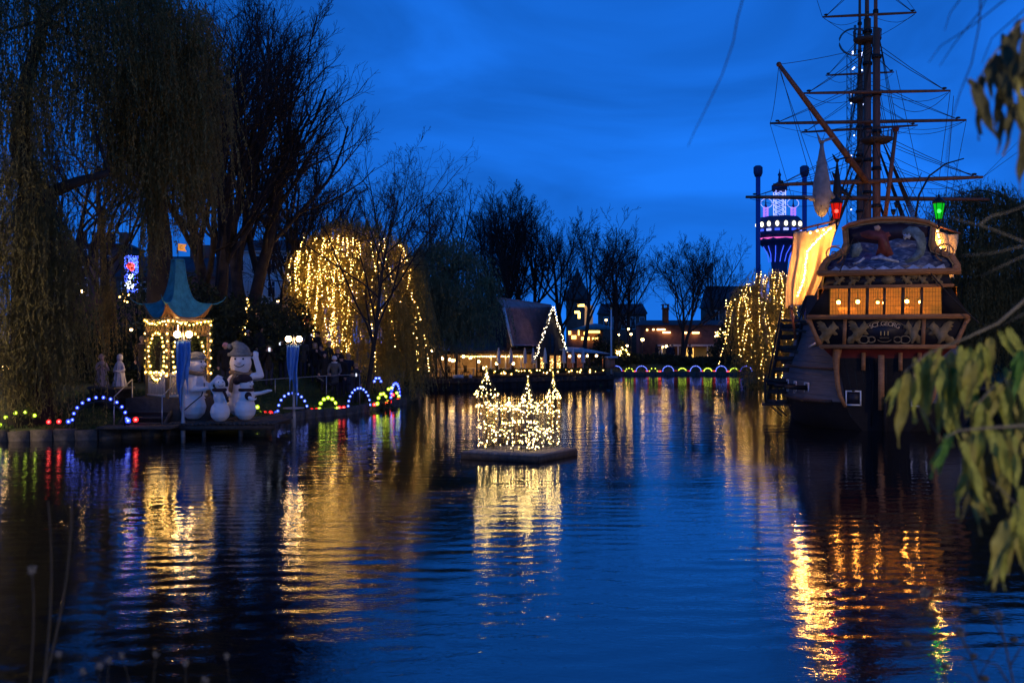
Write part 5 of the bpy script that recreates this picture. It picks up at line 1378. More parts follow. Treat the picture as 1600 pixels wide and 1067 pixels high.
def ex2(root):
    mb = MB(); mb.lathe([(.47, 2.74), (.52, 2.78), (.52, 2.88), (.47, 2.91)], 24, (-.04, 0, 0)); mb.tube([(-.04, 0, 2.86), (-.06, 0, 3.02), (-.12, 0, 3.16), (-.24, 0, 3.28), (-.42, 0, 3.26)], [.48, .42, .30, .17, .06], 18); mb.ball((-.48, 0, 3.18), .13, 2); mb.build('beanie', m_felt, root, True)
    mb = MB(); mb.tube([(.42 * cos(a), .42 * sin(a), 2.02 + .05 * sin(2 * a)) for a in np.linspace(0, 2 * pi, 21)], .09, 8); mb.tube([(-.1, -.42, 2.0), (-.25, -.52, 1.7), (-.3, -.55, 1.2)], .09, 8); mb.build('scarf', m_tan, root, True)
    face(root, (0, 0, 2.48), (.12, -1, .05), .50)
snowman('tallest snowman with a knitted beanie, waving behind the two small ones', 376, 655, 44.2,
        [((0, 0, .65), .58, (0, 0, .75), .56, 0), ((0, 0, 1.4), .46, (0, 0, 1.85), .40, 0), ((0, 0, 2.42), .48, (0, 0, 2.52), .47, 0), ((.35, 0, 1.85), .17, (.9, -.05, 1.9), .15, 0), ((.9, -.05, 1.9), .15, (.72, -.1, 2.55), .13, 0), ((-.35, -.1, 1.8), .15, (-.6, -.35, 1.35), .13, 0), ((-.6, -.35, 1.35), .13, (-.35, -.6, 1.1), .12, 0)] + hand_caps((.72, -.1, 2.55), (-.1, 0, 1), (1, 0, 0), s=1.9), ex2)
def ex3(root):
    mb = MB(); mb.tube([(.02 + .26 * cos(a), -.02 - .06 * sin(a), 1.62 + .26 * sin(a)) for a in np.linspace(-.4, pi + .4, 17)], .075, 8); mb.build('ear_warmer', m_iron, root, True)
    mb = MB(); mb.tube([(.24 * cos(a), -.1 + .24 * sin(a), 1.36) for a in np.linspace(0, 2 * pi, 17)], .07, 8); mb.tube([(.2, -.25, 1.36), (.34, -.3, 1.1), (.42, -.3, .85)], .06, 7); mb.build('scarf', m_brn, root, True)
    face(root, (.02, -.02, 1.62), (.35, -1, 0), .26)
snowman('small snowman with black ear warmers and one arm over its head', 344, 657, 42.5,
        [((0, 0, .42), .43, (0, 0, .46), .42, 0), ((0, 0, 1.02), .29, (0, 0, 1.12), .28, 0), ((.02, 0, 1.6), .25, (.02, 0, 1.64), .25, 0), ((-.22, 0, 1.2), .09, (-.42, -.05, 1.55), .085, 0), ((-.42, -.05, 1.55), .085, (-.05, -.1, 1.92), .08, 0), ((.2, -.1, 1.15), .09, (.34, -.25, .95), .08, 0)] + hand_caps((-.05, -.1, 1.92), (1, 0, -.2), (0, 1, 0), s=1.0) + hand_caps((.34, -.25, .95), (.1, -.4, -.7), (1, 0, 0), s=1.0), ex3)
def ex4(root):
    mb = MB(); mb.lathe([(.30, 1.66), (.33, 1.74), (.28, 1.88), (.16, 1.99), (.02, 2.02)], 16, (-.05, 0, 0), sx=1.15); mb.ball((-.36, 0, 1.72), .17, 2); mb.build('wool_cap', m_brn, root, True)
    mb = MB(); mb.tube([(.05 + .27 * cos(a), .27 * sin(a), 1.34) for a in np.linspace(0, 2 * pi, 17)], .07, 8); mb.build('scarf', m_brn, root, True)
    mb = MB(); mb.ball((.22, -.34, 1.10), .15, 2, sc=(1, .7, 1.15)); mb.build('bow', m_brn, root, True)
    face(root, (.05, 0, 1.58), (1, -.35, .05), .29)
snowman('small snowman in a dark wool cap turned towards the lawn', 383, 654, 42.8,
        [((0, 0, .50), .47, (0, 0, .60), .45, 0), ((.05, 0, 1.0), .36, (.05, 0, 1.15), .32, 0), ((.05, 0, 1.56), .29, (.08, 0, 1.60), .28, 0), ((.3, 0, 1.15), .10, (.65, .2, 1.20), .085, 0), ((.65, .2, 1.2), .085, (.92, .15, 1.28), .08, 0), ((.1, -.28, 1.2), .10, (.38, -.42, .95), .09, 0)] + hand_caps((.92, .15, 1.28), (1, -.1, .15), (0, 1, 0), s=1.1) + hand_caps((.38, -.42, .95), (.6, .1, .1), (0, 0, 1), s=1.0), ex4)

# ---- coloured bulb arches and rows along the shore
def cbulb(name, col, core, s1, s2):
    mb = MB(); mb.many(ICO1[0], ICO1[1], [(0, 0, 0)], 1.0, 0); mb.many(ICO0[0], ICO0[1], [(0, 0, 0)], .55, 1); mb.lathe([(.4, -1.5), (.45, -.8)], 6, mi=2)
    g_ = glowglass(name + '_bulb_glass', col, s1, .45); g_.cycles.emission_sampling = 'NONE'  # shell glow imitates the halo round each coloured core
    return mb.mesh('bulb', [g_, emat(name + '_bulb_core', core, s2), m_iron], True)
BL = {'blue': cbulb('blue', (.03, .06, 1.0), (.25, .36, 1.0), 1.5, 4.5), 'green': cbulb('lime', (.55, .9, .02), (.85, 1.0, .12), 1.1, 7), 'red': cbulb('red_glass', (1.0, .015, .02), (1.0, .10, .09), 1.6, 8), 'white': cbulb('ice', (.05, .11, 1.0), (.36, .48, 1.0), 1.2, 3.6)}
m_hoop = mat('dark_hoop', (0.02, 0.022, 0.022), 0.6)
def arch(label, a, b, h, col, n, r=.085, group='bulb arches on the shore', z0=None, c1='blue'):
    """Hoop from ground point a to b with bulbs standing on it."""
    a = Vector(a); b = Vector(b); mid = (a + b) / 2
    root = thing('bulb_arch', label, 'light arch', mid, 0, group); hw = (b - a).length / 2; ux = (b - a).normalized()
    def pt(t_, k=1.0): return -ux * hw * cos(t_) * k + Vector((0, 0, h * sin(t_) * k))
    mb = MB(); mb.tube([pt(t_, .93) + Vector((0, 0, -.1 if 0 < t_ < pi else -.25)) for t_ in np.linspace(0, pi, 19)], .035, 6); mb.build('hoop', m_hoop, root, True)
    for k in range(n):
        p = pt(.06 + (pi - .12) * k / (n - 1)); o = link('bulb', BL[col], root, p); o.scale = (r, r, r)
    return root
def row(label, pts, cols, r=.10, group='coloured bulbs on the shore edging'):
    root = thing('bulb_row', label, 'light string', pts[0], 0, group)
    v = [Vector(p) - Vector(pts[0]) for p in pts]
    mb = MB(); mb.tube([p - Vector((0, 0, .12)) for p in (v if len(v) > 1 else v + [v[0] + Vector((.1, 0, 0))])], .015, 4); mb.build('cable', m_hoop, root)
    for p, c_ in zip(v, cols): o = link('bulb', BL[c_], root, p); o.scale = (r, r, r)
    return root
def G(px, py, Y): return P(px, py, Y)
arch('blue bulb arch by the trailing willow', G(113, 658, 40.8), G(198, 656, 41.4), .95, 'blue', 12, .075)
row('yellow-green bulbs under the trailing willow', [G(0, 664, 40.8), G(9, 652, 40.8), G(24, 645, 41), G(39, 644, 41), G(54, 649, 41)], ['green'] * 5, .085)
row('pair of red bulbs beside the blue arch by the trailing willow', [G(76, 659, 40.9), G(92, 658.5, 40.9), G(107, 658.5, 40.9)], ['red', 'red', 'blue'])
row('red bulb next to the pavilion steps', [G(200, 657, 41.4), G(212, 655.5, 41.7)], ['blue', 'red'], .12)
row('short string of mixed bulbs behind the snowmen jetty', [G(402, 636, 48.6), G(405, 645, 48.8), G(414, 645.5, 49), G(423, 645, 49.4), G(431, 645.5, 50)], ['green', 'green', 'red', 'red', 'white'], .115)
arch('blue bulb arch behind the lamp post on the lawn', G(434, 644, 50.6), G(481, 645, 52.3), 1.0, 'white', 11, .082)
row('pair of red bulbs between the lawn arches, by the lamp post', [G(487, 641, 52.9), G(495, 640.5, 53.2)], ['red', 'red'], .12)
arch('yellow-green bulb arch in the middle of the lawn edge', G(499, 640, 53.3), G(526, 639, 54.3), .62, 'green', 7, .115)
row('pair of red bulbs before the blue lawn arch', [G(530, 637, 54.4), G(537, 637, 54.7)], ['red', 'red'], .12)
arch('blue bulb arch on the lawn before the thin bare tree', G(544, 636, 55.1), G(578, 634, 56.8), 1.02, 'white', 12, .082)
row('red bulb between the blue lawn arch and the tip of the lawn', [G(585, 632, 57.6), G(589, 631, 58)], ['red', 'green'], .12)
arch('yellow-green bulb arch near the tip of the lawn', G(590, 631, 58.3), G(604, 628, 60), .55, 'green', 6, .115)
row('red bulbs near the tip of the lawn', [G(604, 629, 60), G(609, 627.5, 60.8), G(614, 617, 61.5), G(622, 625, 62.6)], ['red', 'red', 'red', 'red'], .12)
arch('blue bulb arch seen end-on at the tip of the lawn', G(611, 622, 61.6), G(624, 619, 63.2), 0.85, 'blue', 12, .11)
row('yellow-green bulbs at the tip of the lawn', [G(607, 608, 61), G(612, 606, 61.5), G(620, 614, 62), G(623, 619, 63)], ['green'] * 4, .11)
arch('tiny blue bulb arch on the shrub behind the lawn', G(585, 596, 59.5), G(595, 596, 59.8), .22, 'white', 4, .10)
G2_ = 'bulb arches on the far bank'
k = 0
for px in (963, 1002.5, 1044, 1087, 1127, 1166):
    arch(['first', 'second', 'third', 'fourth', 'fifth', 'last'][k] + ' blue bulb arch of the far bank, counted from the flagpole', G(px - 8.5, 580, 118.6), G(px + 8.5, 580, 118.6), .62, 'white', 11, .07, G2_); k += 1
k = 0
for px, n in ((983, 5), (1021, 4), (1066, 8), (1106, 8), (1147, 8)):
    arch(['first', 'second', 'third', 'fourth', 'last'][k] + ' yellow-green bulb arch of the far bank, counted from the flagpole', G(px - 6, 580, 118.7), G(px + 6, 580, 118.7), .36, 'green', n, .08, G2_)
    row('red bulbs beside the ' + ['first', 'second', 'third', 'fourth', 'last'][k] + ' yellow-green arch of the far bank', [G(px - 11, 580, 118.8), G(px - 8.5, 580, 118.8), G(px + 8.5, 580, 118.8), G(px + 11, 580, 118.8)], ['red'] * 4, .10, 'red bulbs on the far bank'); k += 1

# ---- low wire rail before the visitors
rl = thing('wire_rail', 'low thin rail between the lawn and the crowd', 'railing', (P(400, 600, 55).x, 55, 0))
rx_ = rl.location.x
pts = [P(px, py, Y) for px, py, Y in ((394, 595, 53), (430, 592, 54), (465, 590, 55), (510, 587, 56), (562, 585, 57.2))]
pts = [Vector((p.x - rx_, p.y - 55, p.z)) for p in pts]
mb = MB(); mb.tube(pts, .022, 6); mb.build('top_rail', m_steel, rl, True)
for p in pts: g0 = gzs(p.x + rx_, p.y + 55); MB().tube([(p.x, p.y, g0 - .2), p], .03, 6).build('rail_post', m_steel, rl)

# ---- visitors (one continuous body each; coat 0, trousers 1, skin 2, shoes 3)
def figure(pose, seed=0):
    k = 1.0; c = []
    lean = {'stand': 0, 'lean': .12, 'phone': .03, 'walk': .05, 'talk': .0, 'crouch': .15}[pose]
    hip = 0.92; sh = 1.42; hd = 1.62; dx = 0
    step_ = .16 if pose == 'walk' else .0
    for s_ in (-1, 1):
        fx = s_ * .10; fy = s_ * step_
        c += [((s_ * .09, 0, hip), .105, (s_ * .095, fy * .5 - .02, .50), .075, 1), ((s_ * .095, fy * .5 - .02, .50), .072, (fx, fy + .02, .10), .052, 1), ((fx, fy + .03, .05), .05, (fx * 1.1, fy - .14, .04), .042, 3)]
    c += [((0, 0, hip - .12), .165, (0, -lean * .4, 1.12), .155, 0), ((0, -lean * .4, 1.12), .155, (0, -lean, 1.34), .165, 0), ((-.12, -lean, 1.36), .11, (.12, -lean, 1.36), .11, 0), ((0, -lean, 1.4), .07, (0, -lean - .01, 1.50), .058, 2)]
    hy = -lean - .03
    c += [((0, hy + .01, 1.63), .092, (0, hy - .01, 1.61), .088, 2), ((0, hy - .02, 1.56), .062, (0, hy - .035, 1.54), .055, 2), ((0, hy - .095, 1.605), .016, (0, hy - .112, 1.585), .014, 2)]
    for s_ in (-1, 1):
        c.append(((s_ * .088, hy, 1.61), .02, (s_ * .09, hy, 1.58), .016, 2))
        S0 = Vector((s_ * .19, -lean, 1.37))
        if pose == 'phone' or (pose == 'talk' and s_ > 0): E = Vector((s_ * .26, -lean - .06, 1.10)); H = Vector((s_ * .10, -lean - .32, 1.30 + (.14 if pose == 'phone' else 0))); fd = Vector((-s_ * .3, -.2, 1)) 
        elif pose == 'lean': E = Vector((s_ * .27, -lean - .10, 1.10)); H = Vector((s_ * .22, -lean - .32, .98)); fd = Vector((0, -1, -.2))
        elif pose == 'walk': E = Vector((s_ * .25, -lean - s_ * .10, 1.10)); H = Vector((s_ * .24, -lean - s_ * .24, .88)); fd = Vector((0, -s_ * .3, -1))
        else: E = Vector((s_ * .26, -lean + .03, 1.09)); H = Vector((s_ * .24, -lean - .08, .84)); fd = Vector((0, -.2, -1))
        c += [(S0, .075, E, .058, 0), (E, .057, H, .042, 0)] + hand_caps(H, fd, (1, 0, 0) if abs(fd.z) > .5 else (1, 0, 0), 2, .62)
    return fuse('body', c, .019, 4, 3)
POSES = {p: figure(p) for p in ('stand', 'lean', 'phone', 'walk', 'talk')}
m_sk = mat('skin', (0.50, 0.30, 0.22), 0.6); m_sh = mat('black_leather', (0.015, 0.014, 0.014), 0.5)
COAT = {n: mat(n + '_coat', c_, .85, var=.25, vs=5) for n, c_ in {'black': (.012, .012, .014), 'navy': (.014, .018, .035), 'charcoal': (.035, .035, .038), 'brown': (.05, .034, .022), 'grey': (.10, .10, .105), 'olive': (.035, .038, .02)}.items()}
HAT = {n: mat(n + '_knit', c_, .9, var=.2, vs=9) for n, c_ in {'white': (.62, .62, .64), 'black': (.012, .012, .014), 'blue': (.06, .14, .55), 'red': (.3, .03, .03), 'pink': (.55, .28, .30), 'tan': (.30, .20, .12), 'grey': (.22, .22, .24)}.items()}
m_denim = mat('dark_denim', (.02, .026, .05), .85, var=.2, vs=8)
def hair_mesh(kind):
    mb = MB()
    if kind == 'cap': mb.lathe([(.104, 1.605), (.108, 1.64), (.098, 1.70), (.07, 1.74), (.0, 1.752)], 14, (0, -.0, 0)); mb.lathe([(.113, 1.60), (.116, 1.62), (.113, 1.65)], 14)
    elif kind == 'bobble': mb.lathe([(.108, 1.60), (.112, 1.64), (.10, 1.71), (.065, 1.76), (.0, 1.78)], 14); mb.ball((0, 0, 1.80), .045, 1)
    elif kind == 'long': mb.lathe([(.085, 1.40), (.112, 1.48), (.116, 1.58), (.108, 1.66), (.08, 1.72), (.0, 1.74)], 14, (0, .028, 0), sy=.92)
    else: mb.lathe([(.096, 1.57), (.106, 1.63), (.098, 1.68), (.07, 1.72), (.0, 1.735)], 14, (0, .02, 0))
    return mb.mesh('hat' if kind in ('cap', 'bobble') else 'hair', [None], True)
HM = {k: hair_mesh(k) for k in ('cap', 'bobble', 'long', 'short')}
m_hair = mat('dark_hair', (.03, .018, .012), .6); m_hair2 = mat('fair_hair', (.28, .18, .08), .6)
def person(label, px, Y, rz, pose, coat, head, hcol, scale=1.33, group='visitors on the lake path', legs='denim'):
    X = wx(px, Y); z = gzs(X, Y)
    r = thing('person', label, 'person', (X, Y, z), rz, group); r.scale = (scale,) * 3
    o = link('body', POSES[pose], r); dress(o, [COAT[coat], m_denim if legs == 'denim' else COAT['black'], m_sk, m_sh])
    o2_ = link('hat' if head in ('cap', 'bobble') else 'hair', HM[head], r, (0, -{'stand': 0, 'lean': .12, 'phone': .03, 'walk': .05, 'talk': 0}[pose] - .03, 0))
    o2_.material_slots[0].link = 'OBJECT'; o2_.material_slots[0].material = HAT[hcol] if hcol in HAT else (m_hair if hcol == 'dark' else m_hair2)
    if pose == 'phone': MB().box((0, -.36, 1.52), (.075, .012, .15)).build('phone', emat('phone_screen', (.7, .8, 1), 1.2), r)
    if coat in ('grey', 'brown', 'navy'):
        mb = MB(); ly_ = -{'stand': 0, 'lean': .12, 'phone': .03, 'walk': .05, 'talk': 0}[pose]; mb.tube([(.10 * cos(a), ly_ + .09 * sin(a), 1.455) for a in np.linspace(0, 2 * pi, 15)], .04, 6); mb.build('scarf', HAT['white' if coat == 'grey' else 'tan'], r, True)
    return r
person('person in a pink knitted hat behind the two tall snowmen', 352, 51, .2, 'stand', 'black', 'cap', 'pink')
person('bald person in a dark coat right of the waving snowman', 420, 54.6, .3, 'phone', 'black', 'short', 'fair')
person('person in a dark coat between the waving snowman and the bald person', 409, 56.5, .6, 'stand', 'charcoal', 'short', 'dark')
person('person in a bright blue knitted hat behind the crowd', 435, 60.5, .1, 'stand', 'black', 'cap', 'blue', 1.42)
person('person taking a picture left of the lamp post with blue cloth', 442, 56.2, -.1, 'phone', 'navy', 'bobble', 'black')
person('tall person in a brown coat close behind the lamp post', 447, 59.5, .4, 'talk', 'brown', 'short', 'dark', 1.42)
person('person in a charcoal coat right behind the lamp post', 473, 58, -2.6, 'stand', 'charcoal', 'cap', 'grey')
person('person in black right of the lamp post, back to the lake', 482, 59, 2.9, 'lean', 'black', 'long', 'dark')
person('person with fair hair in the middle of the crowd', 492, 58.2, .2, 'talk', 'black', 'long', 'fair')
person('person in a navy coat and tan scarf in the middle of the crowd', 502, 58.6, -.3, 'stand', 'navy', 'short', 'dark')
person('person in a white hat and pale scarf with a pram', 523, 57.6, .1, 'lean', 'grey', 'cap', 'white')
person('person in a black bobble hat next to the white hat', 534, 58.2, -.4, 'stand', 'black', 'bobble', 'black', 1.4)
person('person in a charcoal coat and fair hair beside the thin bare tree', 556, 58, 2.4, 'talk', 'charcoal', 'short', 'fair')
person('short person in a dark hat next to the thin bare tree', 549, 57.2, .9, 'phone', 'navy', 'cap', 'black', 1.12)
person('person in an olive coat at the far end of the crowd', 512, 60.5, 1.2, 'walk', 'olive', 'cap', 'tan')
person('person in a tan hat standing left of the pavilion', 222, 49.5, .5, 'stand', 'brown', 'cap', 'tan')
person('person inside the pavilion opening, in a grey coat', 262, 47.8, .3, 'talk', 'grey', 'long', 'fair', 1.2)
for i, (px, Y, rz, pose, co, hd_, hc, sc_, lab) in enumerate(((402, 58.5, .2, 'talk', 'navy', 'short', 'dark', 1.38, 'person in a navy coat at the end of the crowd nearest the waving snowman'), (428, 58.4, -.4, 'walk', 'black', 'long', 'fair', 1.3, 'person with long fair hair left of the blue hat'), (452, 57.3, .1, 'stand', 'charcoal', 'bobble', 'grey', 1.3, 'person in a grey bobble hat just left of the lamp post'), (466, 60.3, -.2, 'stand', 'olive', 'short', 'dark', 1.42, 'tall person in olive behind the lamp post cloth'), (478, 61.2, .5, 'talk', 'brown', 'cap', 'red', 1.4, 'person in a dark red hat at the back of the crowd'), (498, 60.8, -.8, 'phone', 'black', 'short', 'dark', 1.4, 'person filming at the back of the crowd'), (507, 57.4, .3, 'stand', 'black', 'long', 'dark', 1.3, 'person with long dark hair beside the pram'), (528, 60.2, 0, 'talk', 'charcoal', 'short', 'fair', 1.4, 'person with fair hair behind the white hat'), (543, 60, .6, 'walk', 'navy', 'cap', 'tan', 1.38, 'person in a tan cap left of the thin bare tree'), (388, 55.5, -.3, 'stand', 'black', 'cap', 'grey', 1.33, 'person in a grey hat behind the raised arm of the waving snowman'))): person(lab, px, Y, rz, pose, co, hd_, hc, sc_)
# pram
pr_ = P(516, 606, 56.9); pram = thing('pram', 'dark pram on the path in front of the white-hatted person', 'pram', (pr_.x, 56.9, gzs(pr_.x, 56.9)), .4)
mb = MB(); mb.grid(lambda u, w: Vector((-.42 + .84 * u, .28 * cos(pi * w), .55 + .32 * (1 - sin(pi * w) * .8) + .12 * abs(2 * u - 1) ** 2)), 10, 10); mb.build('carrycot', COAT['navy'], pram, True)
mb = MB(); mb.grid(lambda u, w: Vector((.42 - .42 * sin(u * 1.5), .29 * cos(pi * w), .85 + .38 * sin(pi * w) * cos(u * 1.2))), 8, 10); mb.build('hood', COAT['charcoal'], pram, True)
mb = MB(); mb.tube([(-.35, .25, .2), (.2, .25, .6), (-.7, .25, 1.15)], .02, 5); mb.tube([(-.35, -.25, .2), (.2, -.25, .6), (-.7, -.25, 1.15)], .02, 5); mb.tube([(-.7, -.25, 1.15), (-.7, .25, 1.15)], .025, 5); mb.build('frame', m_steel, pram, True)
for x in (-.38, .38):
    for y in (-.28, .28):
        mb = MB(); mb.tube([(x + .2 * cos(a), y, .2 + .2 * sin(a)) for a in np.linspace(0, 2 * pi, 17)], .025, 5); mb.build('wheel', m_sh, pram, True)

# ---- pale statues in a planter
st = P(174, 600, 44); sz = gzs(st.x, 44)
pln = thing('planter', 'grey tapered planter box under the pale statues', 'planter', (st.x, 44, sz))
MB().lathe([(.80, -.1), (.98, .72), (1.05, .74), (1.05, .86), (.9, .86), (.88, .72)], 4, sx=1.0, sy=.7).build('box', m_stone, pln); MB().lathe([(.88, .74), (.0, .80)], 4, sy=.7, cap=False).build('soil', m_ground, pln)
m_plas = mat('pale_plaster', (0.36, 0.27, 0.25), 0.8, var=.25, vs=5); m_plas2 = mat('white_plaster', (0.42, 0.42, 0.46), 0.8, var=.2, vs=5)
for k, (dx, rz, m_, lab) in enumerate(((-.42, .5, m_plas, 'pinkish robed statue on the planter beside the willow strand'), (.36, -.4, m_plas2, 'white robed statue on the planter next to the pavilion'))):
    r = thing('statue', lab, 'statue', (st.x + dx, 44, sz + .84), rz, 'robed statues on the planter')
    cp = [((0, 0, .05), .30, (.03, 0, .55), .19, 0), ((.03, 0, .55), .18, (.0, 0, .95), .17, 0), ((0, 0, .95), .15, (0, 0, 1.05), .13, 0), ((0, 0, 1.1), .06, (0, -.01, 1.2), .06, 0), ((0, -.02, 1.27), .105, (0, -.02, 1.31), .10, 0)]
    for s_ in (-1, 1):
        el = Vector((s_ * .27, -.02, .74)); hd_ = Vector((s_ * .12, -.22, .66 if k else .95)); cp += [((s_ * .15, 0, 1.0), .07, el, .06, 0), (el, .058, hd_, .045, 0)] + hand_caps(hd_, (-s_ * .5, -.5, .3), (0, 0, 1), 0, .7)
    o = link('body', fuse('body', cp, .026, 1, 3), r); dress(o, [m_])
    mb = MB()
    for j in range(9):
        a = j * 2 * pi / 9; mb.tube([(.16 * cos(a), .16 * sin(a), .95), (.2 * cos(a + .15), .2 * sin(a + .15), .5), (.31 * cos(a + .1), .31 * sin(a + .1), .0)], [.015, .03, .035], 5)
    mb.build('robe_fold', m_, r, True)
    MB().lathe([(.13, 1.16), (.14, 1.28), (.12, 1.38), (.05, 1.43), (0, 1.44)], 12, (0, .02, 0)).build('hood', m_, r, True)

# ---- LED picture panel seen through the willow
lp = P(205, 428, 62); led = thing('led_panel', 'tall blue LED picture panel with red and white shapes behind the willow', 'light panel', (lp.x, 62, 0))
cw = .041; NX, NY = 21, 56
MB().box((0, .05, lp.z), (NX * cw + .06, .06, NY * cw + .08)).build('panel_board', m_night, led)
for x in (-.35, .35): MB().bar((x, .1, gzs(lp.x, 62)), (x, .1, lp.z), .05).build('leg', m_iron, led)
cells = {k: [] for k in 'brwg'}
rg = random.Random(9)
for i in range(NX):
    for j in range(NY):
        u, w = (i + .5) / NX - .5, (j + .5) / NY - .5; k = 'b'
        if (u + .05) ** 2 / .09 + (w - .22) ** 2 / .008 < 1 or ((u - .04) ** 2 / .03 + (w - .15) ** 2 / .006 < 1): k = 'r'
        elif (u - .02) ** 2 / .05 + (w + .08) ** 2 / .006 < 1: k = 'w' if u < .1 else 'g'
        elif (u + .1) ** 2 / .11 + (w + .3) ** 2 / .014 < 1: k = 'w'
        if j % 2 and rg.random() < .8: continue
        if k == 'b' and rg.random() < .25: continue
        cells[k].append((u * NX * cw, 0.01, lp.z + w * NY * cw))
bxv = np.array([(-1, -1, -1), (1, -1, -1), (1, 1, -1), (-1, 1, -1), (-1, -1, 1), (1, -1, 1), (1, 1, 1), (-1, 1, 1)], dtype=float) * np.array([1, .5, 1]); bxf = np.array([(0,3,2,1),(4,5,6,7),(0,1,5,4),(1,2,6,5),(2,3,7,6),(3,0,4,7)])
for k, (c_, s_) in {'b': ((.06, .12, 1.0), 4.5), 'r': ((1, .06, .05), 4), 'w': ((.75, .85, 1), 5), 'g': ((.2, 1, .3), 3)}.items():
    MB().many(bxv, bxf, cells[k], .017).build('led_cell', emat('led_' + k, c_, s_), led, stuff=True)

# ---- assorted warm lamps between the trees
def lamp(label, px, py, Y, r, st=14, cat='lantern', group='small lanterns among the trees'):
    p = P(px, py, Y); z0 = gzs(p.x, Y); ro = thing('lantern', label, cat, (p.x, Y, z0), 0, group)
    h_ = p.z - z0
    MB().tube([(0, 0, -.1), (0, 0, h_ - r)], .035, 6).build('pole', m_iron, ro)
    MB().ball((0, 0, h_), r, 1).build('globe', emat('lantern_%d' % st, (1.0, .55, .18), st), ro, True); MB().lathe([(r * 1.15, h_ + r * .6), (r * .4, h_ + r * 1.3), (0.01, h_ + r * 1.5)], 8).build('cap', m_iron, ro)
for lab, px, py, Y, r, st_ in (('lower bright lantern beside the bulb string, right of the waving snowman', 373, 508, 60, .19, 22), ('upper bright lantern beside the bulb string', 369, 497, 60.5, .13, 14), ('lantern before the pale apartment building', 434, 470, 76, .1, 14), ('left of two lanterns seen through the trailing willow', 78, 425, 56, .15, 70), ('right of two lanterns seen through the trailing willow', 98, 426, 57, .15, 70), ('lone lantern right of the trailing willow', 129, 455, 58, .1, 20), ('lantern at the left picture edge under the willow', 8, 575, 47, .14, 20), ('lantern beside the willow strand below the LED panel', 205, 515, 52, .08, 10)):
    lamp(lab, px, py, Y, r, st_)
sg = thing('bulb_string', 'loose string of warm bulbs hanging above the waving snowman', 'light string', tuple(P(386, 470, 58)))
o0 = Vector(sg.location); pts = along([P(388, 467, 58), P(386, 490, 58), P(383, 512, 58), P(382, 535, 58)], .20, .08)
string([tuple(Vector(p) - o0) for p in pts], 'string_lights', sg, .09); mb = MB(); mb.tube([P(388, 440, 58) - o0, P(386, 490, 58) - o0, P(382, 540, 58) - o0], .012, 4); mb.build('cable', m_rope, sg)
for lab, seq in (('short string of bulbs beside the small bare tree', ((405, 506), (404, 520), (399, 526), (410, 527))), ('small cluster of bulbs under the LED panel', ((187, 464), (192, 459), (197, 466), (201, 461), (199, 472), (194, 470))), ('bulbs by the foot of the fairy-lit willow, above the lamp post', ((430, 522), (437, 519), (442, 512), (446, 506), (436, 530), (425, 528)))):
    p0 = P(*seq[0], 60); sg = thing('bulb_string', lab, 'light string', tuple(p0)); q_ = [P(a, b, 60) - p0 for a, b in seq]
    string([tuple(v) for v in q_], 'string_lights', sg, .085); mb = MB(); mb.tube(q_, .01, 4); mb.build('cable', m_rope, sg)

# ---- buildings behind the left trees
m_pale = mat('pale_render', (0.50, 0.47, 0.44), 0.85, var=.12, vs=.8); m_brick = mat('dark_brick', (0.20, 0.085, 0.06), 0.9, var=.3, vs=2); m_slate = mat('slate', (0.06, 0.065, 0.075), 0.7, var=.3, vs=2); m_dkpane = mat('dark_window_glass', (0.02, 0.025, 0.035), 0.15, spec=.6)
def house(name, label, px0, px1, pyb, pyt, Y, wallm, roofm, cols, rows_, ridge=0, lit=(), depth=8, chim=()):
    a = P(px0, pyb, Y); b = P(px1, pyt, Y); w = b.x - a.x; zb = min(a.z, gzs((a.x + b.x) / 2, Y)); h_ = b.z - zb
    r = thing(name, label, 'building', ((a.x + b.x) / 2, Y, zb))
    MB().box((0, depth / 2, h_ / 2), (w, depth, h_)).build('wall', wallm, r)
    mb = MB(); rh = ridge or .6
    mb.add([(-w / 2 - .25, -.25, h_), (w / 2 + .25, -.25, h_), (w / 2 + .25, depth + .25, h_), (-w / 2 - .25, depth + .25, h_), (-w / 2 + .2, depth / 2, h_ + rh), (w / 2 - .2, depth / 2, h_ + rh)], [(0, 1, 5, 4), (1, 2, 5), (2, 3, 4, 5), (3, 0, 4), (3, 2, 1, 0)])
    ro = mb.build('roof', roofm, r)
    MB().box((0, -.12, h_ - .08), (w + .2, .2, .18)).build('cornice', wallm, r)
    for cx_ in chim: MB().box((cx_ * w / 2, depth / 2, h_ + rh + .3), (.8, .7, 1.8)).build('chimney', m_brick, ro)
    zlo = a.z - zb
    for i in range(cols):
        for j in range(rows_):
            x = -w / 2 + w * (i + .5) / cols; z = zlo + (h_ - zlo) * (j + .5) / rows_; ww, wh = w / cols * .48, (h_ - zlo) / rows_ * .62
            mb = MB()
            for dx_, dz_, sx_, sz_ in ((-ww / 2, 0, .09, wh), (ww / 2, 0, .09, wh), (0, wh / 2, ww + .09, .09), (0, -wh / 2, ww + .2, .12), (0, 0, .05, wh - .1), (0, wh * .16, ww - .1, .05)): mb.box((x + dx_, -.05, z + dz_), (sx_, .12, sz_))
            wn = mb.build('window', m_white, r); MB().box((x, -.012, z), (ww - .08, .02, wh - .08)).build('pane', emat('lit_room', (1.0, .6, .25), .9) if (i, j) in lit else m_dkpane, wn)
    return r
house('apartment_building', 'pale apartment building between the bare trees and the fairy-lit willow', 338, 486, 512, 392, 112, m_pale, m_slate, 6, 3, 1.6, chim=(-.5, .4))
house('brick_building', 'dark brick building with tall chimneys behind the trailing willow', 40, 182, 470, 382, 108, m_brick, m_slate, 4, 2, .5, chim=(-.55, -.1, .22, .55, .85))
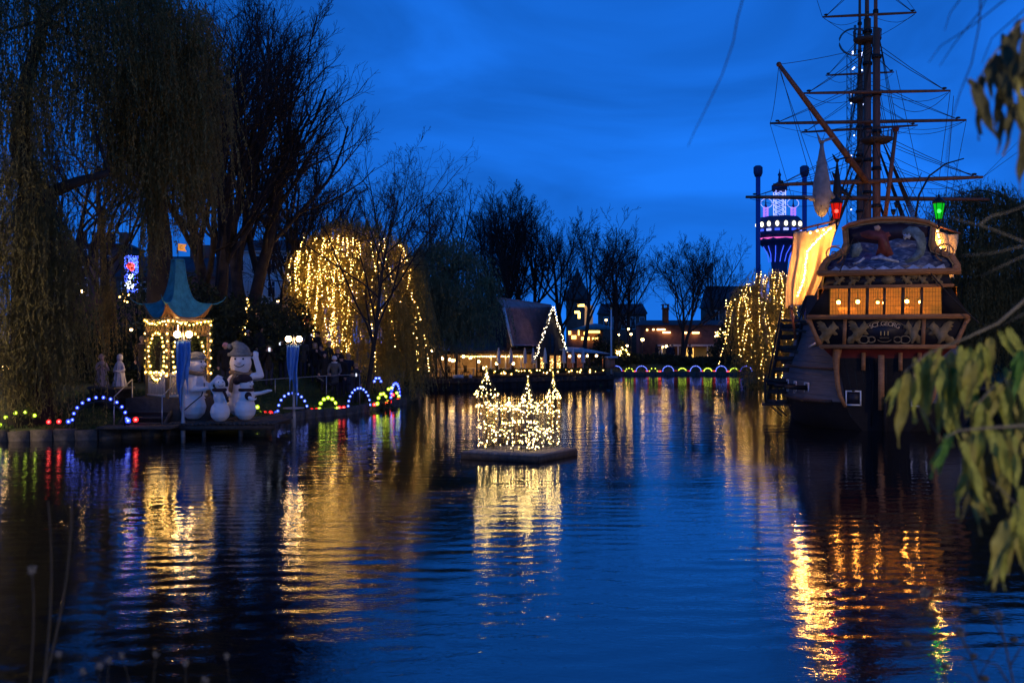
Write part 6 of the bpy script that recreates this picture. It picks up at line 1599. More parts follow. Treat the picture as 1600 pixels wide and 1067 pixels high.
house('slate_house', 'low house with a blue slate roof behind the pagoda roof', 182, 335, 480, 432, 104, m_brick, m_slate, 5, 1, 2.4, chim=(.35, .6))

# ---------------------------------------------------------------- lakeside restaurant
Q0 = Vector((-7.3, 81.5, 0)); RU = Vector((16.6, 10.5, 0)).normalized(); RN = Vector((-RU.y, RU.x, 0)); RA_ = atan2(RU.y, RU.x)
RI = Matrix.Rotation(-RA_, 4, 'Z')
rest = thing('restaurant', 'lakeside restaurant with a steep tiled roof, lit gable and glazed terrace', 'building', Q0, RA_)
def RW(p): return RI @ (Vector(p) - Q0)
def ru(px, y=0.0):
    """Distance along the quay at which the line y metres behind its edge is seen at px."""
    k = (px - 800) / FPX; b = Q0 + RN * y
    return (k * b.y - b.x) / (RU.x - k * RU.y)
def rY(u, y): return (Q0 + RU * u + RN * y).y
def rz_(py, u, y): return wz(py, rY(u, y))
m_quay = mat('tarred_quay_timber', (0.030, 0.027, 0.026), 0.85, var=.4, vs=3, bump=.4, bs=8)
m_frame = mat('dark_timber_frame', (0.040, 0.028, 0.022), 0.7, var=.3, vs=4)
m_tile = mat('plum_roof_tiles', (0.48, 0.23, 0.21), 0.8, var=.3, vs=2.2, bump=.3, bs=5)
m_cream = mat('cream_interior', (0.62, 0.44, 0.24), 0.8, var=.2, vs=2)
m_gl = clearglass('terrace_glass')
m_hedge = mat('box_hedge', (0.035, 0.05, 0.022), .85, var=.5, vs=5)
Lq = 19.6
# quay: boards one by one
for k in range(28):
    u = Lq * (k + .5) / 28; MB().box((u, .02 * (k % 3), .15), (Lq / 28 - .03, .14, 1.5)).build('quay_board', m_quay, rest)
MB().box((Lq / 2, 6.0, .40), (Lq, 11.7, 1.0)).build('quay_deck', m_quay, rest)
MB().bar((0, -.1, .55), (Lq, -.1, .55), .1, .14).build('quay_rail', m_frame, rest)
yF = 1.2                                        # line of the glazed front
uL, uR = ru(661, yF), ru(838, yF)
zD = .9
def zE_(u): return rz_(552, u, yF)
bays = [ru(p, yF) for p in (661, 681, 697, 713, 745, 767, 790, 814, 838)]
for i, u in enumerate(bays): MB().bar((u, yF, zD), (u, yF, zE_(u)), .16 if i < 4 else .10).build('terrace_post', m_frame if i < 5 else m_white, rest)
for a, b in zip(bays[:-1], bays[1:]):
    MB().add([(a + .06, yF, zD + .1), (b - .06, yF, zD + .1), (b - .06, yF, zE_(b) - .1), (a + .06, yF, zE_(a) - .1)], [(0, 1, 2, 3)]).build('glass_pane', m_gl, rest)
    MB().bar((a, yF, zE_(a)), (b, yF, zE_(b)), .16).build('head_beam', m_frame, rest); MB().bar((a, yF, zD + .08), (b, yF, zD + .08), .12).build('sill', m_frame, rest)
MB().bar((bays[1] + .1, yF - .02, zE_(bays[1]) - .1), (bays[2] - .1, yF - .02, zD + .2), .09).build('brace', m_frame, rest)
# room behind the glass
zc_ = zE_((uL + uR) / 2) + .05
mb = MB(); mb.add([(uL, yF + 4.2, zD), (uR, yF + 4.2, zD), (uR, yF + 4.2, zc_), (uL, yF + 4.2, zc_)], [(0, 1, 2, 3)]); mb.add([(uL, yF + .05, zD), (uL, yF + 4.2, zD), (uL, yF + 4.2, zc_), (uL, yF + .05, zc_)], [(0, 1, 2, 3)])
mb.add([(uR, yF + .05, zD), (uR, yF + 4.2, zD), (uR, yF + 4.2, zc_), (uR, yF + .05, zc_)], [(0, 1, 2, 3)]); mb.build('interior_wall', m_cream, rest)
MB().add([(uL, yF + .05, zc_), (uR, yF + .05, zc_), (uR, yF + 4.2, zc_), (uL, yF + 4.2, zc_)], [(0, 1, 2, 3)]).build('interior_ceiling', m_cream, rest)
rg = random.Random(3)
for k in range(7):                                 # tables with chairs
    u = uL + .9 + (uR - uL - 1.6) * k / 6
    mb = MB(); mb.box((u, yF + 1.6, zD + .75), (.9, .8, .05)); mb.box((u, yF + 1.6, zD + .4), (.1, .1, .7)); tb = mb.build('dining_table', m_white, rest)
    for s_ in (-1, 1): mb = MB(); mb.box((u + s_ * .62, yF + 1.6, zD + .45), (.42, .42, .05)); mb.box((u + s_ * .82, yF + 1.6, zD + .75), (.05, .42, .55)); [mb.box((u + s_ * .62 + i * .18, yF + 1.6 + j * .18, zD + .22), (.04, .04, .44)) for i in (-1, 1) for j in (-1, 1)]; mb.build('chair', m_frame, tb)
m_pend = emat('dining_pendant', (1.0, .58, .22), 15)
for px, py, d_ in ((691, 560, .9), (703, 562, 1.2), (707, 563.5, 1.3), (712, 563, 1.2), (735, 559, 1.5), (748, 565, 2.2), (724, 557, .7), (755, 575, 2.6), (776, 568, 2.4), (802, 568, 2.6), (668, 570, 2.4), (828, 570, 2.2)):
    u = ru(px, yF + d_); z = rz_(py, u, yF + d_)
    mb = MB(); mb.ball((u, yF + d_, z), .13, 1, 0); mb.tube([(u, yF + d_, z + .1), (u, yF + d_, zc_)], .01, 4, 1); mb.build('pendant_lamp', [m_pend, m_iron], rest, True)
# terrace roof, awning, globes
m_awn = mat('blue_awning_cloth', (0.06, 0.15, 0.36), .8); m_felt_roof = mat('brown_roof_felt', (0.12, 0.085, 0.065), .9, var=.3, vs=2)
mb = MB(); mb.grid(lambda u, w: Vector((uL - .3 + (uR - uL + .4) * u, yF - .35 + 4.6 * w, rz_(549, uL + (uR - uL) * u, yF) + .05 + 1.25 * w ** .8)), 12, 8); o = mb.build('terrace_roof', m_felt_roof, rest, True); md = o.modifiers.new('t', 'SOLIDIFY'); md.thickness = .08
a0, a1 = ru(676, 0.6), ru(702, .6)
mb = MB(); mb.grid(lambda u, w: Vector((a0 + (a1 - a0) * u, yF + .2 - 1.0 * sin(w * 1.5), rz_(529, a0, .6) - 1.05 * (1 - cos(w * 1.5)))), 8, 10); mb.build('awning', m_awn, rest, True)
pg = P(668, 548, 81.0); pgl = thing('twin_globe_lamp', 'twin-globe lamp at the restaurant corner beside the blue awning', 'lamp post', (pg.x, 81.9, .8), RA_)
MB().tube([(0, 0, 0), (0, 0, 2.6)], .05, 6).bar((-.42, 0, 2.3), (.42, 0, 2.3), .05).build('pole', m_iron, pgl)
for s_ in (-1, 1): MB().ball((s_ * .40, 0, 2.52), .17, 2).build('globe', m_globe, pgl, True)
MB().lathe([(.12, -.02), (.08, .15)], 8).build('foot', m_iron, pgl)
sl = [(u, yF - .25, rz_(557, u, yF - .25) + rg.uniform(-.03, .03)) for u in np.linspace(ru(722, yF), ru(816, yF), 36)]
mb = MB(); mb.tube(sl, .012, 4); fs = mb.build('festoon_cable', m_rope, rest); string([v for v in sl], 'string_lights', fs, np.array([rg.uniform(.05, .10) for _ in sl]))
MB().box((ru(716, .2), .2, rz_(588, ru(725, .2), .2)), (1.0, .08, .28)).build('menu_board', m_white, rest); MB().box((ru(735, .2), .2, rz_(588, ru(735, .2), .2)), (.28, .08, .28)).build('menu_board', m_white, rest)
# main house: steep tiled roof with a prow end, and the gable with lights
A = RW(P(774, 465, 88)); B = RW(P(860, 477, 96)); Cc = RW(P(800, 541, 86)); D = RW(P(842, 541, 89)); A2 = RW(P(786, 481, 87)); CB = RW(P(752, 536, 95)); DB = B + (CB - A) * 1.0
def tiles(name, p00, p10, p11, p01, nc, nr, m_):
    """Tiled slope: ridge p00-p10, eave p01-p11; lapped rows of rounded tiles."""
    p00, p10, p11, p01 = map(Vector, (p00, p10, p11, p01)); nrm_ = (p10 - p00).cross(p01 - p00).normalized()
    if nrm_.y > 0: nrm_ = -nrm_
    v = []; f = []; nu = nc * 4
    rows_ = []
    for r_ in range(nr):
        for e_ in (0, 1):
            t_ = (r_ + e_) / nr; rows_.append((t_, .10 if e_ else .02))
    for t_, off in rows_:
        for i in range(nu + 1):
            u = i / nu; v.append(tuple(p00.lerp(p10, u).lerp(p01.lerp(p11, u), t_) + nrm_ * (off + .05 * abs(sin(pi * nc * u)))))
    w = nu + 1
    for k in range(len(rows_) - 1):
        for i in range(nu): f.append((k * w + i, k * w + i + 1, (k + 1) * w + i + 1, (k + 1) * w + i))
    o = MB().add(v, f).build(name, m_, rest, stuff=True)
    return o
E = RW(P(862, 482, 90)); F = RW(P(833, 562, 87.3)); Gf = RW(P(884, 549, 92))
tiles('roof_slope', A2, B, D, Cc, 26, 15, m_tile); MB().add([A, B, A2 + Vector((0, -.02, .05))], [(0, 1, 2)]).build('ridge_facet', m_tile, rest)
MB().add([A, A2, Cc, RW(P(795, 545, 86.3)), CB, RW(P(760, 500, 92))], [(0, 1, 2, 3, 4, 5)]).build('prow_gable', m_frame, rest)
mb = MB(); mb.bar(A2 + Vector((0, -.1, 0)), Cc + Vector((0, -.1, 0)), .14, .2); mb.build('bargeboard', m_white, rest)
MB().add([A, B, DB, CB], [(3, 2, 1, 0)]).build('rear_roof', m_tile, rest)
MB().tube([A, B], .09, 6).build('ridge_cap', m_tile, rest, True)
GB = E + (B - E) * 1.3
MB().add([E + Vector((0, -.02, -.1)), F, Gf], [(0, 1, 2)]).build('gable_wall', m_frame, rest)
tiles('gable_roof', E, GB, GB + (Gf - E) * 1.35, E + (Gf - E) * 1.0, 10, 14, m_tile)
MB().add([E, F, D + Vector((0, .3, 0)), GB], [(0, 1, 2, 3)]).build('gable_roof_inner', m_tile, rest)
for a, b in ((E, F), (E, Gf)): MB().bar(a + Vector((0, -.12, .05)), b + Vector((0, -.12, 0)), .12, .18).build('gable_barge', m_frame, rest)
ml = (F + Gf) / 2; wn = MB()
for k in (-1, 0, 1): wn.bar(ml + RU * 0 + Vector((k * .45, -.1, .2)), ml + Vector((k * .45, -.1, 2.0 - abs(k) * .4)), .07)
for z in (.2, .9, 1.6): wn.bar(ml + Vector((-.45, -.1, z)), ml + Vector((.45, -.1, z)), .06)
w_ = wn.build('gable_window', m_frame, rest); MB().add([ml + Vector((-.45, -.07, .2)), ml + Vector((.45, -.07, .2)), ml + Vector((.45, -.07, 1.6)), ml + Vector((0, -.07, 2.0)), ml + Vector((-.45, -.07, 1.6))], [(0, 1, 2, 3, 4)]).build('pane', m_dkpane, w_)
gl = along([F + Vector((0, -.22, 0)), E + Vector((0, -.22, .1)), Gf + Vector((0, -.22, 0))], .10, .11, random.Random(5))
m_icy = glowglass('pale_bulb_halo_glass', (1.0, .78, .45), 1.3, .5); m_icy.cycles.emission_sampling = 'NONE'  # glowing shell drawn as the halo of the gable bulbs
mb = MB(); mb.many(ICO0[0], ICO0[1], gl, .055, 0); mb.many(OCT[0], OCT[1], gl, .026, 1); mb.build('string_lights', [m_icy, emat('pale_filament', (1.0, .8, .5), 40)], rest, True, stuff=True)
# house wall under the gable: doors and windows with lights
u0, u1 = ru(838, yF + .2), ru(883, yF + .2); zt_ = rz_(548, u0, yF)
MB().box(((u0 + u1) / 2, yF + 2.0, (zD + zt_) / 2), (u1 - u0, 3.4, zt_ - zD)).build('house_wall', m_frame, rest)
for p0, p1, lit_ in ((843, 850, 1), (858, 866, 1), (868, 877, 1)):
    a, b = ru(p0, yF + .25), ru(p1, yF + .25); za, zb = rz_(577, a, yF), rz_(555, a, yF)
    mb = MB()
    for q_ in (a, b): mb.bar((q_, yF + .24, za), (q_, yF + .24, zb), .09)
    for z in (za, zb, (za + zb) / 2): mb.bar((a, yF + .24, z), (b, yF + .24, z), .07)
    w_ = mb.build('window', m_frame, rest); MB().add([(a, yF + .27, za), (b, yF + .27, za), (b, yF + .27, zb), (a, yF + .27, zb)], [(0, 1, 2, 3)]).build('pane', glowglass('lit_restaurant_pane', (1.0, .45, .12), .55, .2), w_)
    bl = [(rg.uniform(a + .08, b - .08), yF + .2, rg.uniform(za + .1, zb - .1)) for _ in range(14)]; string(bl, 'string_lights', w_, .035)
# glazed garden room on the right
v0, v1 = ru(884, yF), ru(944, yF); zt_ = rz_(553, v0, yF)
rb = [ru(p, yF) for p in (884, 899, 921, 944)]
for u in rb: MB().bar((u, yF, zD), (u, yF, rz_(553, u, yF)), .17).build('terrace_post', m_frame, rest)
for a, b in zip(rb[:-1], rb[1:]):
    MB().add([(a + .08, yF, zD + .1), (b - .08, yF, zD + .1), (b - .08, yF, rz_(554, b, yF)), (a + .08, yF, rz_(554, a, yF))], [(0, 1, 2, 3)]).build('glass_pane', m_gl, rest)
mb = MB(); mb.add([(v0 - .2, yF - .5, rz_(548, v0, yF)), (v1 + .3, yF - .5, rz_(552, v1, yF)), (v1 + .3, yF + 4, rz_(552, v1, yF) + .5), (v0 - .2, yF + 4, rz_(548, v0, yF) + .5)], [(0, 1, 2, 3)]); o = mb.build('garden_room_roof', mat('zinc_sheet', (.30, .34, .38), .35, metal=.5), rest); md = o.modifiers.new('t', 'SOLIDIFY'); md.thickness = .1
m_coral = mat('coral_wall', (.55, .22, .12), .8, var=.2, vs=2)
mb = MB(); mb.add([(v0, yF + 3.4, zD), (v1, yF + 3.4, zD), (v1, yF + 3.4, zt_), (v0, yF + 3.4, zt_)], [(0, 1, 2, 3)]); mb.build('garden_room_wall', m_coral, rest)
for px, d_ in ((890, 1.2), (905, 1.6), (918, 1.8), (932, 1.6)):
    u = ru(px, yF + d_); mb = MB(); mb.ball((u, yF + d_, zD + 1.75), .12, 1, 0); mb.tube([(u, yF + d_, zD + 1.8), (u, yF + d_, zt_ + .3)], .01, 4, 1); mb.build('pendant_lamp', [m_pend, m_iron], rest, True)
MB().box((ru(953, .9), .9, rz_(558, ru(953, .9), .9)), (.95, 1.2, .18)).build('kiosk_fascia', mat('pale_blue_fascia', (.42, .55, .7), .5), rest); MB().box((ru(953, .9), 1.1, rz_(568, ru(953, .9), .9)), (.8, .9, .9)).build('kiosk', m_coral, rest)
# folded parasols, hedge with bulbs, flagpole
m_para = mat('folded_white_canvas', (.55, .56, .62), .8, var=.1, vs=4)
for i, px in enumerate((779, 798, 820, 833, 851.5, 881, 895, 911)):
    u = ru(px, .75); p = Q0 + RU * u + RN * .75; pr = thing('parasol', ['first', 'second', 'third', 'fourth', 'fifth', 'sixth', 'seventh', 'eighth'][i] + ' folded white parasol on the restaurant quay, counted from the green willow', 'parasol', (p.x, p.y, zD), 0, 'folded parasols on the quay')
    zt2 = wz(543.5, p.y) - zD
    MB().tube([(0, 0, 0), (0, 0, zt2)], .035, 6).build('pole', m_white, pr, True)
    mb = MB(); n = 12; prof = [(.05, zt2), (.09, zt2 - .25), (.16, zt2 - .8), (.15, zt2 - 1.1), (.20, zt2 - 1.35), (.05, zt2 - 1.36)]
    v = [(r_ * (1 + .25 * (j % 2)) * cos(2 * pi * j / n), r_ * (1 + .25 * (j % 2)) * sin(2 * pi * j / n), z) for r_, z in prof for j in range(n)]
    mb.add(v, [(k * n + j, k * n + (j + 1) % n, (k + 1) * n + (j + 1) % n, (k + 1) * n + j) for k in range(len(prof) - 1) for j in range(n)]); mb.build('folded_canopy', m_para, pr)
    MB().lathe([(.3, 0), (.3, .06), (.05, .1)], 12).build('foot', m_iron, pr)
for k, (pa, pb) in enumerate(((756, 800), (800, 842), (842, 890), (890, 945))):
    ua, ub = ru(pa, .45), ru(pb, .45); p = Q0 + RU * ((ua + ub) / 2) + RN * .45; hw = (ub - ua) / 2
    h_ = thing('hedge', ['first', 'second', 'third', 'last'][k] + ' planted hedge box on the quay, counted from the green willow', 'hedge', (p.x, p.y, zD), RA_, 'hedge boxes on the restaurant quay')
    g = np.random.default_rng(80 + k); n = 1400; c = np.stack([g.uniform(-hw, hw, n), g.normal(0, .14, n), .35 + .28 * g.random(n) + .12 * np.sin(g.uniform(-hw, hw, n) * 3)], -1); u_ = g.normal(0, 1, (n, 3)); u_ /= np.linalg.norm(u_, axis=1, keepdims=True); w = np.cross(u_, g.normal(0, 1, (n, 3))); w /= np.linalg.norm(w, axis=1, keepdims=True)
    MB().quads(np.stack([c, c + u_ * .07 + w * .04, c + u_ * .15, c + u_ * .07 - w * .04], 1)).build('foliage', m_hedge, h_)
    MB().box((0, 0, .16), (2 * hw - .05, .42, .36)).build('trough', m_frame, h_)
    bl = [(g.uniform(-hw, hw), -.22, g.uniform(.3, .62)) for _ in range(9)]; string(bl, 'string_lights', h_, np.array([g.uniform(.05, .11) for _ in bl]))
fp = P(955, 575, 93); fo = thing('flagpole', 'pale flagpole at the end of the restaurant quay', 'flagpole', (fp.x, 93, .8))
zt_ = wz(483, 93) - .8
MB().tube([(0, 0, 0), (0, 0, zt_ * .5), (0, 0, zt_)], [.10, .085, .06], 10).build('pole', m_white, fo, True); MB().ball((0, 0, zt_ + .06), .1, 1).build('finial', m_gold, fo, True); MB().lathe([(.2, -.1), (.2, .1), (.1, .2)], 10).build('foot', m_iron, fo)

# ---------------------------------------------------------------- far bank and skyline
YF = 130
fb = thing('garden_pavilion', 'long low brick pavilion with lit eaves and white canopy on the far bank', 'building', (wx(1070, YF), YF, 0)); fx = fb.location.x
zg = gzs(fx, YF)
def FX(px, Y=YF): return wx(px, Y) - fx
MB().box(((FX(1003) + FX(1140)) / 2, 3, (zg + wz(508, YF)) / 2), (FX(1140) - FX(1003), 6, wz(508, YF) - zg)).build('wall', m_brick, fb)
mb = MB(); a, b, zr = FX(1000), FX(1143), wz(508, YF)
mb.add([(a, -.4, zr), (b, -.4, zr), (b - .6, 3, zr + .7), (a + .6, 3, zr + .7), (a, 6.4, zr), (b, 6.4, zr)], [(0, 1, 2, 3), (3, 2, 5, 4), (0, 3, 4), (1, 5, 2)]); rf = mb.build('roof', m_slate, fb)
cx_ = FX(1042.5); mb = MB(); mb.box((cx_, 1.5, (wz(510, YF) + wz(484, YF)) / 2), (.75, .75, wz(484, YF) - wz(510, YF) + .6)); ch = mb.build('chimney', mat('warm_brick', (.34, .12, .06), .9, var=.3, vs=3), rf)
mb = MB(); mb.box((cx_, 1.5, wz(483, YF) + .1), (.95, .95, .14)); [mb.box((cx_ + i * .33, 1.5 + j * .33, wz(480, YF) + .12), (.14, .14, .5)) for i in (-1, 1) for j in (-1, 1)]; mb.box((cx_, 1.5, wz(477, YF) + .15), (.95, .95, .1)); mb.build('chimney_cap', m_brick, ch)
m_eave = emat('eave_lamp', (1.0, .58, .20), 5)
for p0, p1, py in ((1026, 1039, 515), (1035, 1047, 519.5), (1009.5, 1012, 515.5), (1019, 1022, 515), (1069, 1074, 520), (1081, 1092, 520)):
    MB().box(((FX(p0) + FX(p1)) / 2, -.25, wz(py, YF)), (FX(p1) - FX(p0), .12, .2)).build('eave_lamp', m_eave, fb)
MB().add([(FX(1025), -2.4, wz(541, YF)), (FX(1122), -2.4, wz(541, YF)), (FX(1122), -.02, wz(538, YF)), (FX(1025), -.02, wz(538, YF))], [(0, 1, 2, 3)]).build('canopy', m_pale, fb)
for p0, p1, m_ in ((1026, 1040, m_pale), (1041, 1054, m_pale), (1062, 1072, m_pale), (1086, 1120, mat('ochre_render', (.42, .33, .14), .85))):
    MB().box(((FX(p0) + FX(p1)) / 2, -.06, (wz(561, YF) + wz(543, YF)) / 2), (FX(p1) - FX(p0), .1, wz(543, YF) - wz(561, YF))).build('wall_panel', m_, fb)
MB().box((FX(1078), -.1, (wz(563, YF) + wz(544, YF)) / 2), (FX(1084) - FX(1073), .12, wz(544, YF) - wz(563, YF))).build('lit_doorway', emat('lit_doorway_glow', (1.0, .55, .12), 1.1), fb)
for px in (1030, 1055, 1075, 1100, 1119): MB().tube([(FX(px), -2.3, zg), (FX(px), -2.3, wz(541, YF))], .07, 6).build('canopy_post', m_white, fb)
for px, py, r_ in ((1037, 541.5, .22), (1031, 542, .12), (1112, 550, .2), (1101, 561, .16), (1137, 545, .18)):
    z = wz(py, YF - 2.5); mb = MB(); mb.ball((FX(px), -2.6, z), r_, 1, 0); mb.tube([(FX(px), -2.6, z + r_ * .8), (FX(px), -2.45, wz(540, YF))], .015, 4, 1); mb.build('hanging_lamp', [emat('canopy_lamp', (1.0, .6, .2), 9), m_iron], fb, True)
for px, Y, rz, pose, co, hd_, lab in ((1078, 127, .4, 'stand', 'black', 'short', 'person in black in front of the lit doorway of the far pavilion'), (1045, 126.5, -.5, 'walk', 'navy', 'cap', 'person walking under the far canopy, nearer the chimney tree'), (1050, 127, .3, 'stand', 'charcoal', 'short', 'person standing under the far canopy'), (1026, 126, 1.0, 'talk', 'black', 'long', 'person at the far end of the canopy beside the shrub'), (1117, 126, -.6, 'stand', 'black', 'cap', 'person by the ochre wall of the far pavilion')):
    person(lab, px, Y, rz, pose, co, hd_, 'black' if hd_ == 'cap' else 'dark', group='visitors on the far bank')
sg = thing('bulb_cluster', 'cluster of warm bulbs in the tree beside the far lit willow', 'light string', tuple(P(1127, 518, 124))); o0 = Vector(sg.location); g = np.random.default_rng(5)
q_ = [P(1117 + 20 * g.random(), 513 + 13 * g.random() ** .7, 124) - o0 for _ in range(34)]; string([tuple(v) for v in q_], 'string_lights', sg, .10); MB().tube([Vector((-.4, .1, .3)), Vector((.5, .1, -.3)), Vector((1.2, .1, .2))], .015, 4).build('cable', m_rope, sg)
sg = thing('bulb_cluster', 'warm bulb figures behind the flagpole', 'light string', tuple(P(967, 552, 121))); o0 = Vector(sg.location)
q_ = [P(967 + 4.2 * cos(a) * (1 if k % 2 else .5), 551 + 4.2 * sin(a) * (1 if k % 2 else .5), 121) - o0 for k, a in enumerate(np.linspace(0, 6.28, 16))] + [P(972 + 11 * u, 543 + 10 * u + 2 * sin(9 * u), 121) - o0 for u in np.linspace(0, 1, 12)]; string([tuple(v) for v in q_], 'string_lights', sg, .11); MB().tube([Vector((0, .1, -1)), Vector((0, .1, .3)), Vector((.9, .1, -.2))], .015, 4).build('cable', m_rope, sg)
for i, (px, py, Y, r_) in enumerate(((947, 500, 118, .14), (982, 514, 119, .13), (1004, 530.5, 119, .2), (980, 540, 120, .14), (967, 523, 119, .11), (986, 522, 119.5, .15))):
    lamp(['lamp high behind the flagpole', 'upper lamp right of the flagpole', 'lamp beside the shrub below the far chimney', 'lower lamp right of the flagpole', 'dim lamp just right of the flagpole', 'second lamp right of the flagpole'][i], px, py, Y, r_, 14, 'lantern', 'lanterns on the far bank')
# funfair booth with lit bars between restaurant and flagpole
bo = thing('funfair_booth', 'booth with rows of yellow lamps behind the restaurant gable', 'booth', (wx(915, 138), 138, 0)); bx0 = bo.location.x
for p0, p1, py, hh in ((888, 892, 520, .5), (893, 900, 527, .5), (903, 905, 520, .7), (908, 921, 529, .4), (912, 915, 521, .4), (919, 937, 518.5, .32), (925, 934, 529, .3)):
    MB().box(((wx(p0, 138) + wx(p1, 138)) / 2 - bx0, -.3, wz(py, 138)), (wx(p1, 138) - wx(p0, 138), .15, hh)).build('lamp_bar', emat('booth_lamp', (1.0, .58, .12), 3.2), bo)
MB().box((0, 2, 3.0), (wx(940, 138) - wx(886, 138), 4, wz(515, 138) - .5)).build('wall', m_brick, bo); mb = MB(); mb.lathe([(3.4, wz(515, 138)), (1.2, wz(507, 138)), (.1, wz(505, 138))], 8, (1.5, 2, 0)); mb.build('roof', m_roof, bo)
co = thing('pale_column', 'pale lit column on a teal roof beside the bent bare tree', 'column', (wx(920, 145), 145, 0))
MB().lathe([(.75, wz(516, 145)), (.62, wz(508, 145)), (.55, wz(482, 145)), (.75, wz(480, 145)), (.5, wz(477, 145))], 12).build('shaft', mat('glowing_pale_gold_render', (.62, .46, .26), .8, emit=(1.0, .62, .3), es=.10), co, True); MB().lathe([(1.9, 0), (1.9, wz(516, 145)), (1.2, wz(513, 145))], 12).build('base_drum', m_roof, co, True)  # faint glow put into the shaft render, as if floodlit
mb = MB(); [mb.box((sx_, -.8, wz(py, 145)), (w_, .15, h_)) for sx_, py, w_, h_ in ((-1.2, 477.5, 1.0, .35), (-1.75, 488, .7, .35), (-1.45, 493, .35, .9))]; mb.build('neon_bar', emat('column_neon', (1.0, .55, .12), 4), co)
sp = thing('church_spire', 'dark pointed spire among the bare trees behind the restaurant', 'tower', (wx(902, 170), 170, 0))
MB().box((0, 0, wz(470, 170) / 2), (3.6, 3.6, wz(470, 170))).build('shaft', m_brick, sp); MB().lathe([(2.5, wz(470, 170)), (2.2, wz(462, 170)), (.9, wz(440, 170)), (.05, wz(418, 170))], 8).build('spire_roof', mat('copper_dark', (.05, .06, .06), .7), sp)
house('far_block', 'dark block of buildings behind the far pavilion', 940, 1010, 520, 490, 190, m_brick, m_slate, 5, 1, 2.0, chim=(-.3,))
house('far_block', 'dark gabled building behind the fan-shaped bare tree', 1108, 1190, 540, 480, 180, m_brick, m_slate, 4, 2, 4.0)
house('far_block', 'dark low building behind the unlit willow', 600, 780, 560, 505, 150, m_brick, m_slate, 6, 2, 2.5)
house('far_block', 'dark building hidden behind the ship and the right willow', 1440, 1640, 560, 470, 120, m_brick, m_slate, 5, 2, 3.0)

# tower with violet lights, poles beside it
Yt = 190; tw = thing('light_tower', 'violet-lit tower with a flared gallery behind the ship', 'tower', (wx(1218, Yt), Yt, 0)); k_ = Yt / FPX
def tz(py): return wz(py, Yt)
m_tdark = mat('dark_blue_tower_paint', (.05, .06, .14), .6); m_vio = emat('violet_neon', (.22, .10, 1.0), 1.6); m_icew = emat('icy_neon', (.30, .34, 1.0), 1.5); m_pink = emat('pink_neon', (1.0, .14, .6), .8); m_wy = emat('warm_white_lamp', (1.0, .92, .6), 2); m_blu = emat('blue_neon', (.04, .10, 1.0), 1.0)
MB().lathe([(2.6, 0), (1.7, tz(480)), (1.5, tz(420)), (1.7, tz(405)), (2.4, tz(392)), (3.9, tz(380)), (4.2, tz(378)), (4.2, tz(372))], 12).build('shaft', m_tdark, tw, True)
MB().lathe([(4.1, tz(372)), (4.5, tz(368)), (4.5, tz(346)), (4.0, tz(342)), (3.6, tz(340))], 8).build('gallery', m_tdark, tw)
MB().lathe([(3.95, tz(377)), (4.3, tz(373.5))], 16, cap=False).build('neon_ring', m_pink, tw, True)
for j in range(9):
    a = -pi + pi * (j + .5) / 9; x, y = 4.52 * cos(a), 4.52 * sin(a)
    mb = MB(); mb.ball((x, y, tz(353)), .42, 1, sc=(.8, .3, 1.2)); mb.build('gallery_lamp', m_wy, tw); MB().box((x, y, tz(362)), (.9, .12, .4), rz=a + pi / 2).build('neon_panel', m_blu if j % 2 else m_icew, tw)
for j in range(8):
    a = -pi + pi * j / 7.0; mb = MB(); mb.tube([(2.0 * cos(a), 2.0 * sin(a), tz(410)), (2.3 * cos(a + .1), 2.3 * sin(a + .1), tz(398)), (3.3 * cos(a + .2), 3.3 * sin(a + .2), tz(386))], .08, 5); mb.build('neon_rib', m_blu, tw)
def lattice(name, par, x, y, z0, z1, w, mm, n, neon=None):
    mb = MB()
    for sx_ in (-1, 1):
        for sy_ in (-1, 1): mb.bar((x + sx_ * w, y + sy_ * w, z0), (x + sx_ * w, y + sy_ * w, z1), .10)
    for i in range(n):
        a, b = z0 + (z1 - z0) * i / n, z0 + (z1 - z0) * (i + 1) / n
        for sy_ in (-1, 1): mb.bar((x - w, y + sy_ * w, a), (x + w, y + sy_ * w, b), .06); mb.bar((x + w, y + sy_ * w, a), (x - w, y + sy_ * w, b), .06)
        for sx_ in (-1, 1): mb.bar((x + sx_ * w, y - w, a), (x + sx_ * w, y + w, b), .06)
    o = mb.build(name, mm, par, stuff=True)
    return o
lattice('lattice_mast', tw, 0, 0, tz(340), tz(290), .9, m_icew, 7)
for s_ in (-1, 1):
    lattice('side_turret', tw, s_ * 2.6, 0, tz(341), tz(324), .35, m_vio, 4); MB().lathe([(.3, tz(324)), (.12, tz(318)), (.02, tz(300))], 6, (s_ * 2.6, 0, 0)).build('turret_spike', m_tdark, tw)
    mb = MB(); mb.tube([(s_ * 2.5 + 1.1 * cos(a), -.2, tz(318) + 1.1 * sin(a) * .8) for a in np.linspace(0, 2 * pi, 17)], .05, 5); mb.build('hoop', m_icew, tw, True)
MB().lathe([(1.2, tz(300)), (1.5, tz(297)), (1.5, tz(290)), (1.0, tz(288)), (.3, tz(284)), (.2, tz(276)), (.35, tz(273)), (.12, tz(270)), (.02, tz(264))], 10).build('tower_cap', m_tdark, tw, True)
for px, lab in ((1184.5, 'blue pole with a box head left of the violet tower'), (1257, 'blue pole with a box head between the tower and the ship')):
    r = thing('ride_pole', lab, 'pole', (wx(px, Yt - 6), Yt - 6, 0), 0, 'poles beside the violet tower'); MB().tube([(0, 0, 0), (0, 0, wz(270, Yt - 6))], .45, 8).build('pole', mat('blue_pole_paint', (.05, .08, .30), .5), r, True); MB().lathe([(.6, -.5), (.85, .2), (.85, 1.2), (.5, 1.5)], 8, (0, 0, wz(272, Yt - 6))).build('pole_head', m_tdark, r)
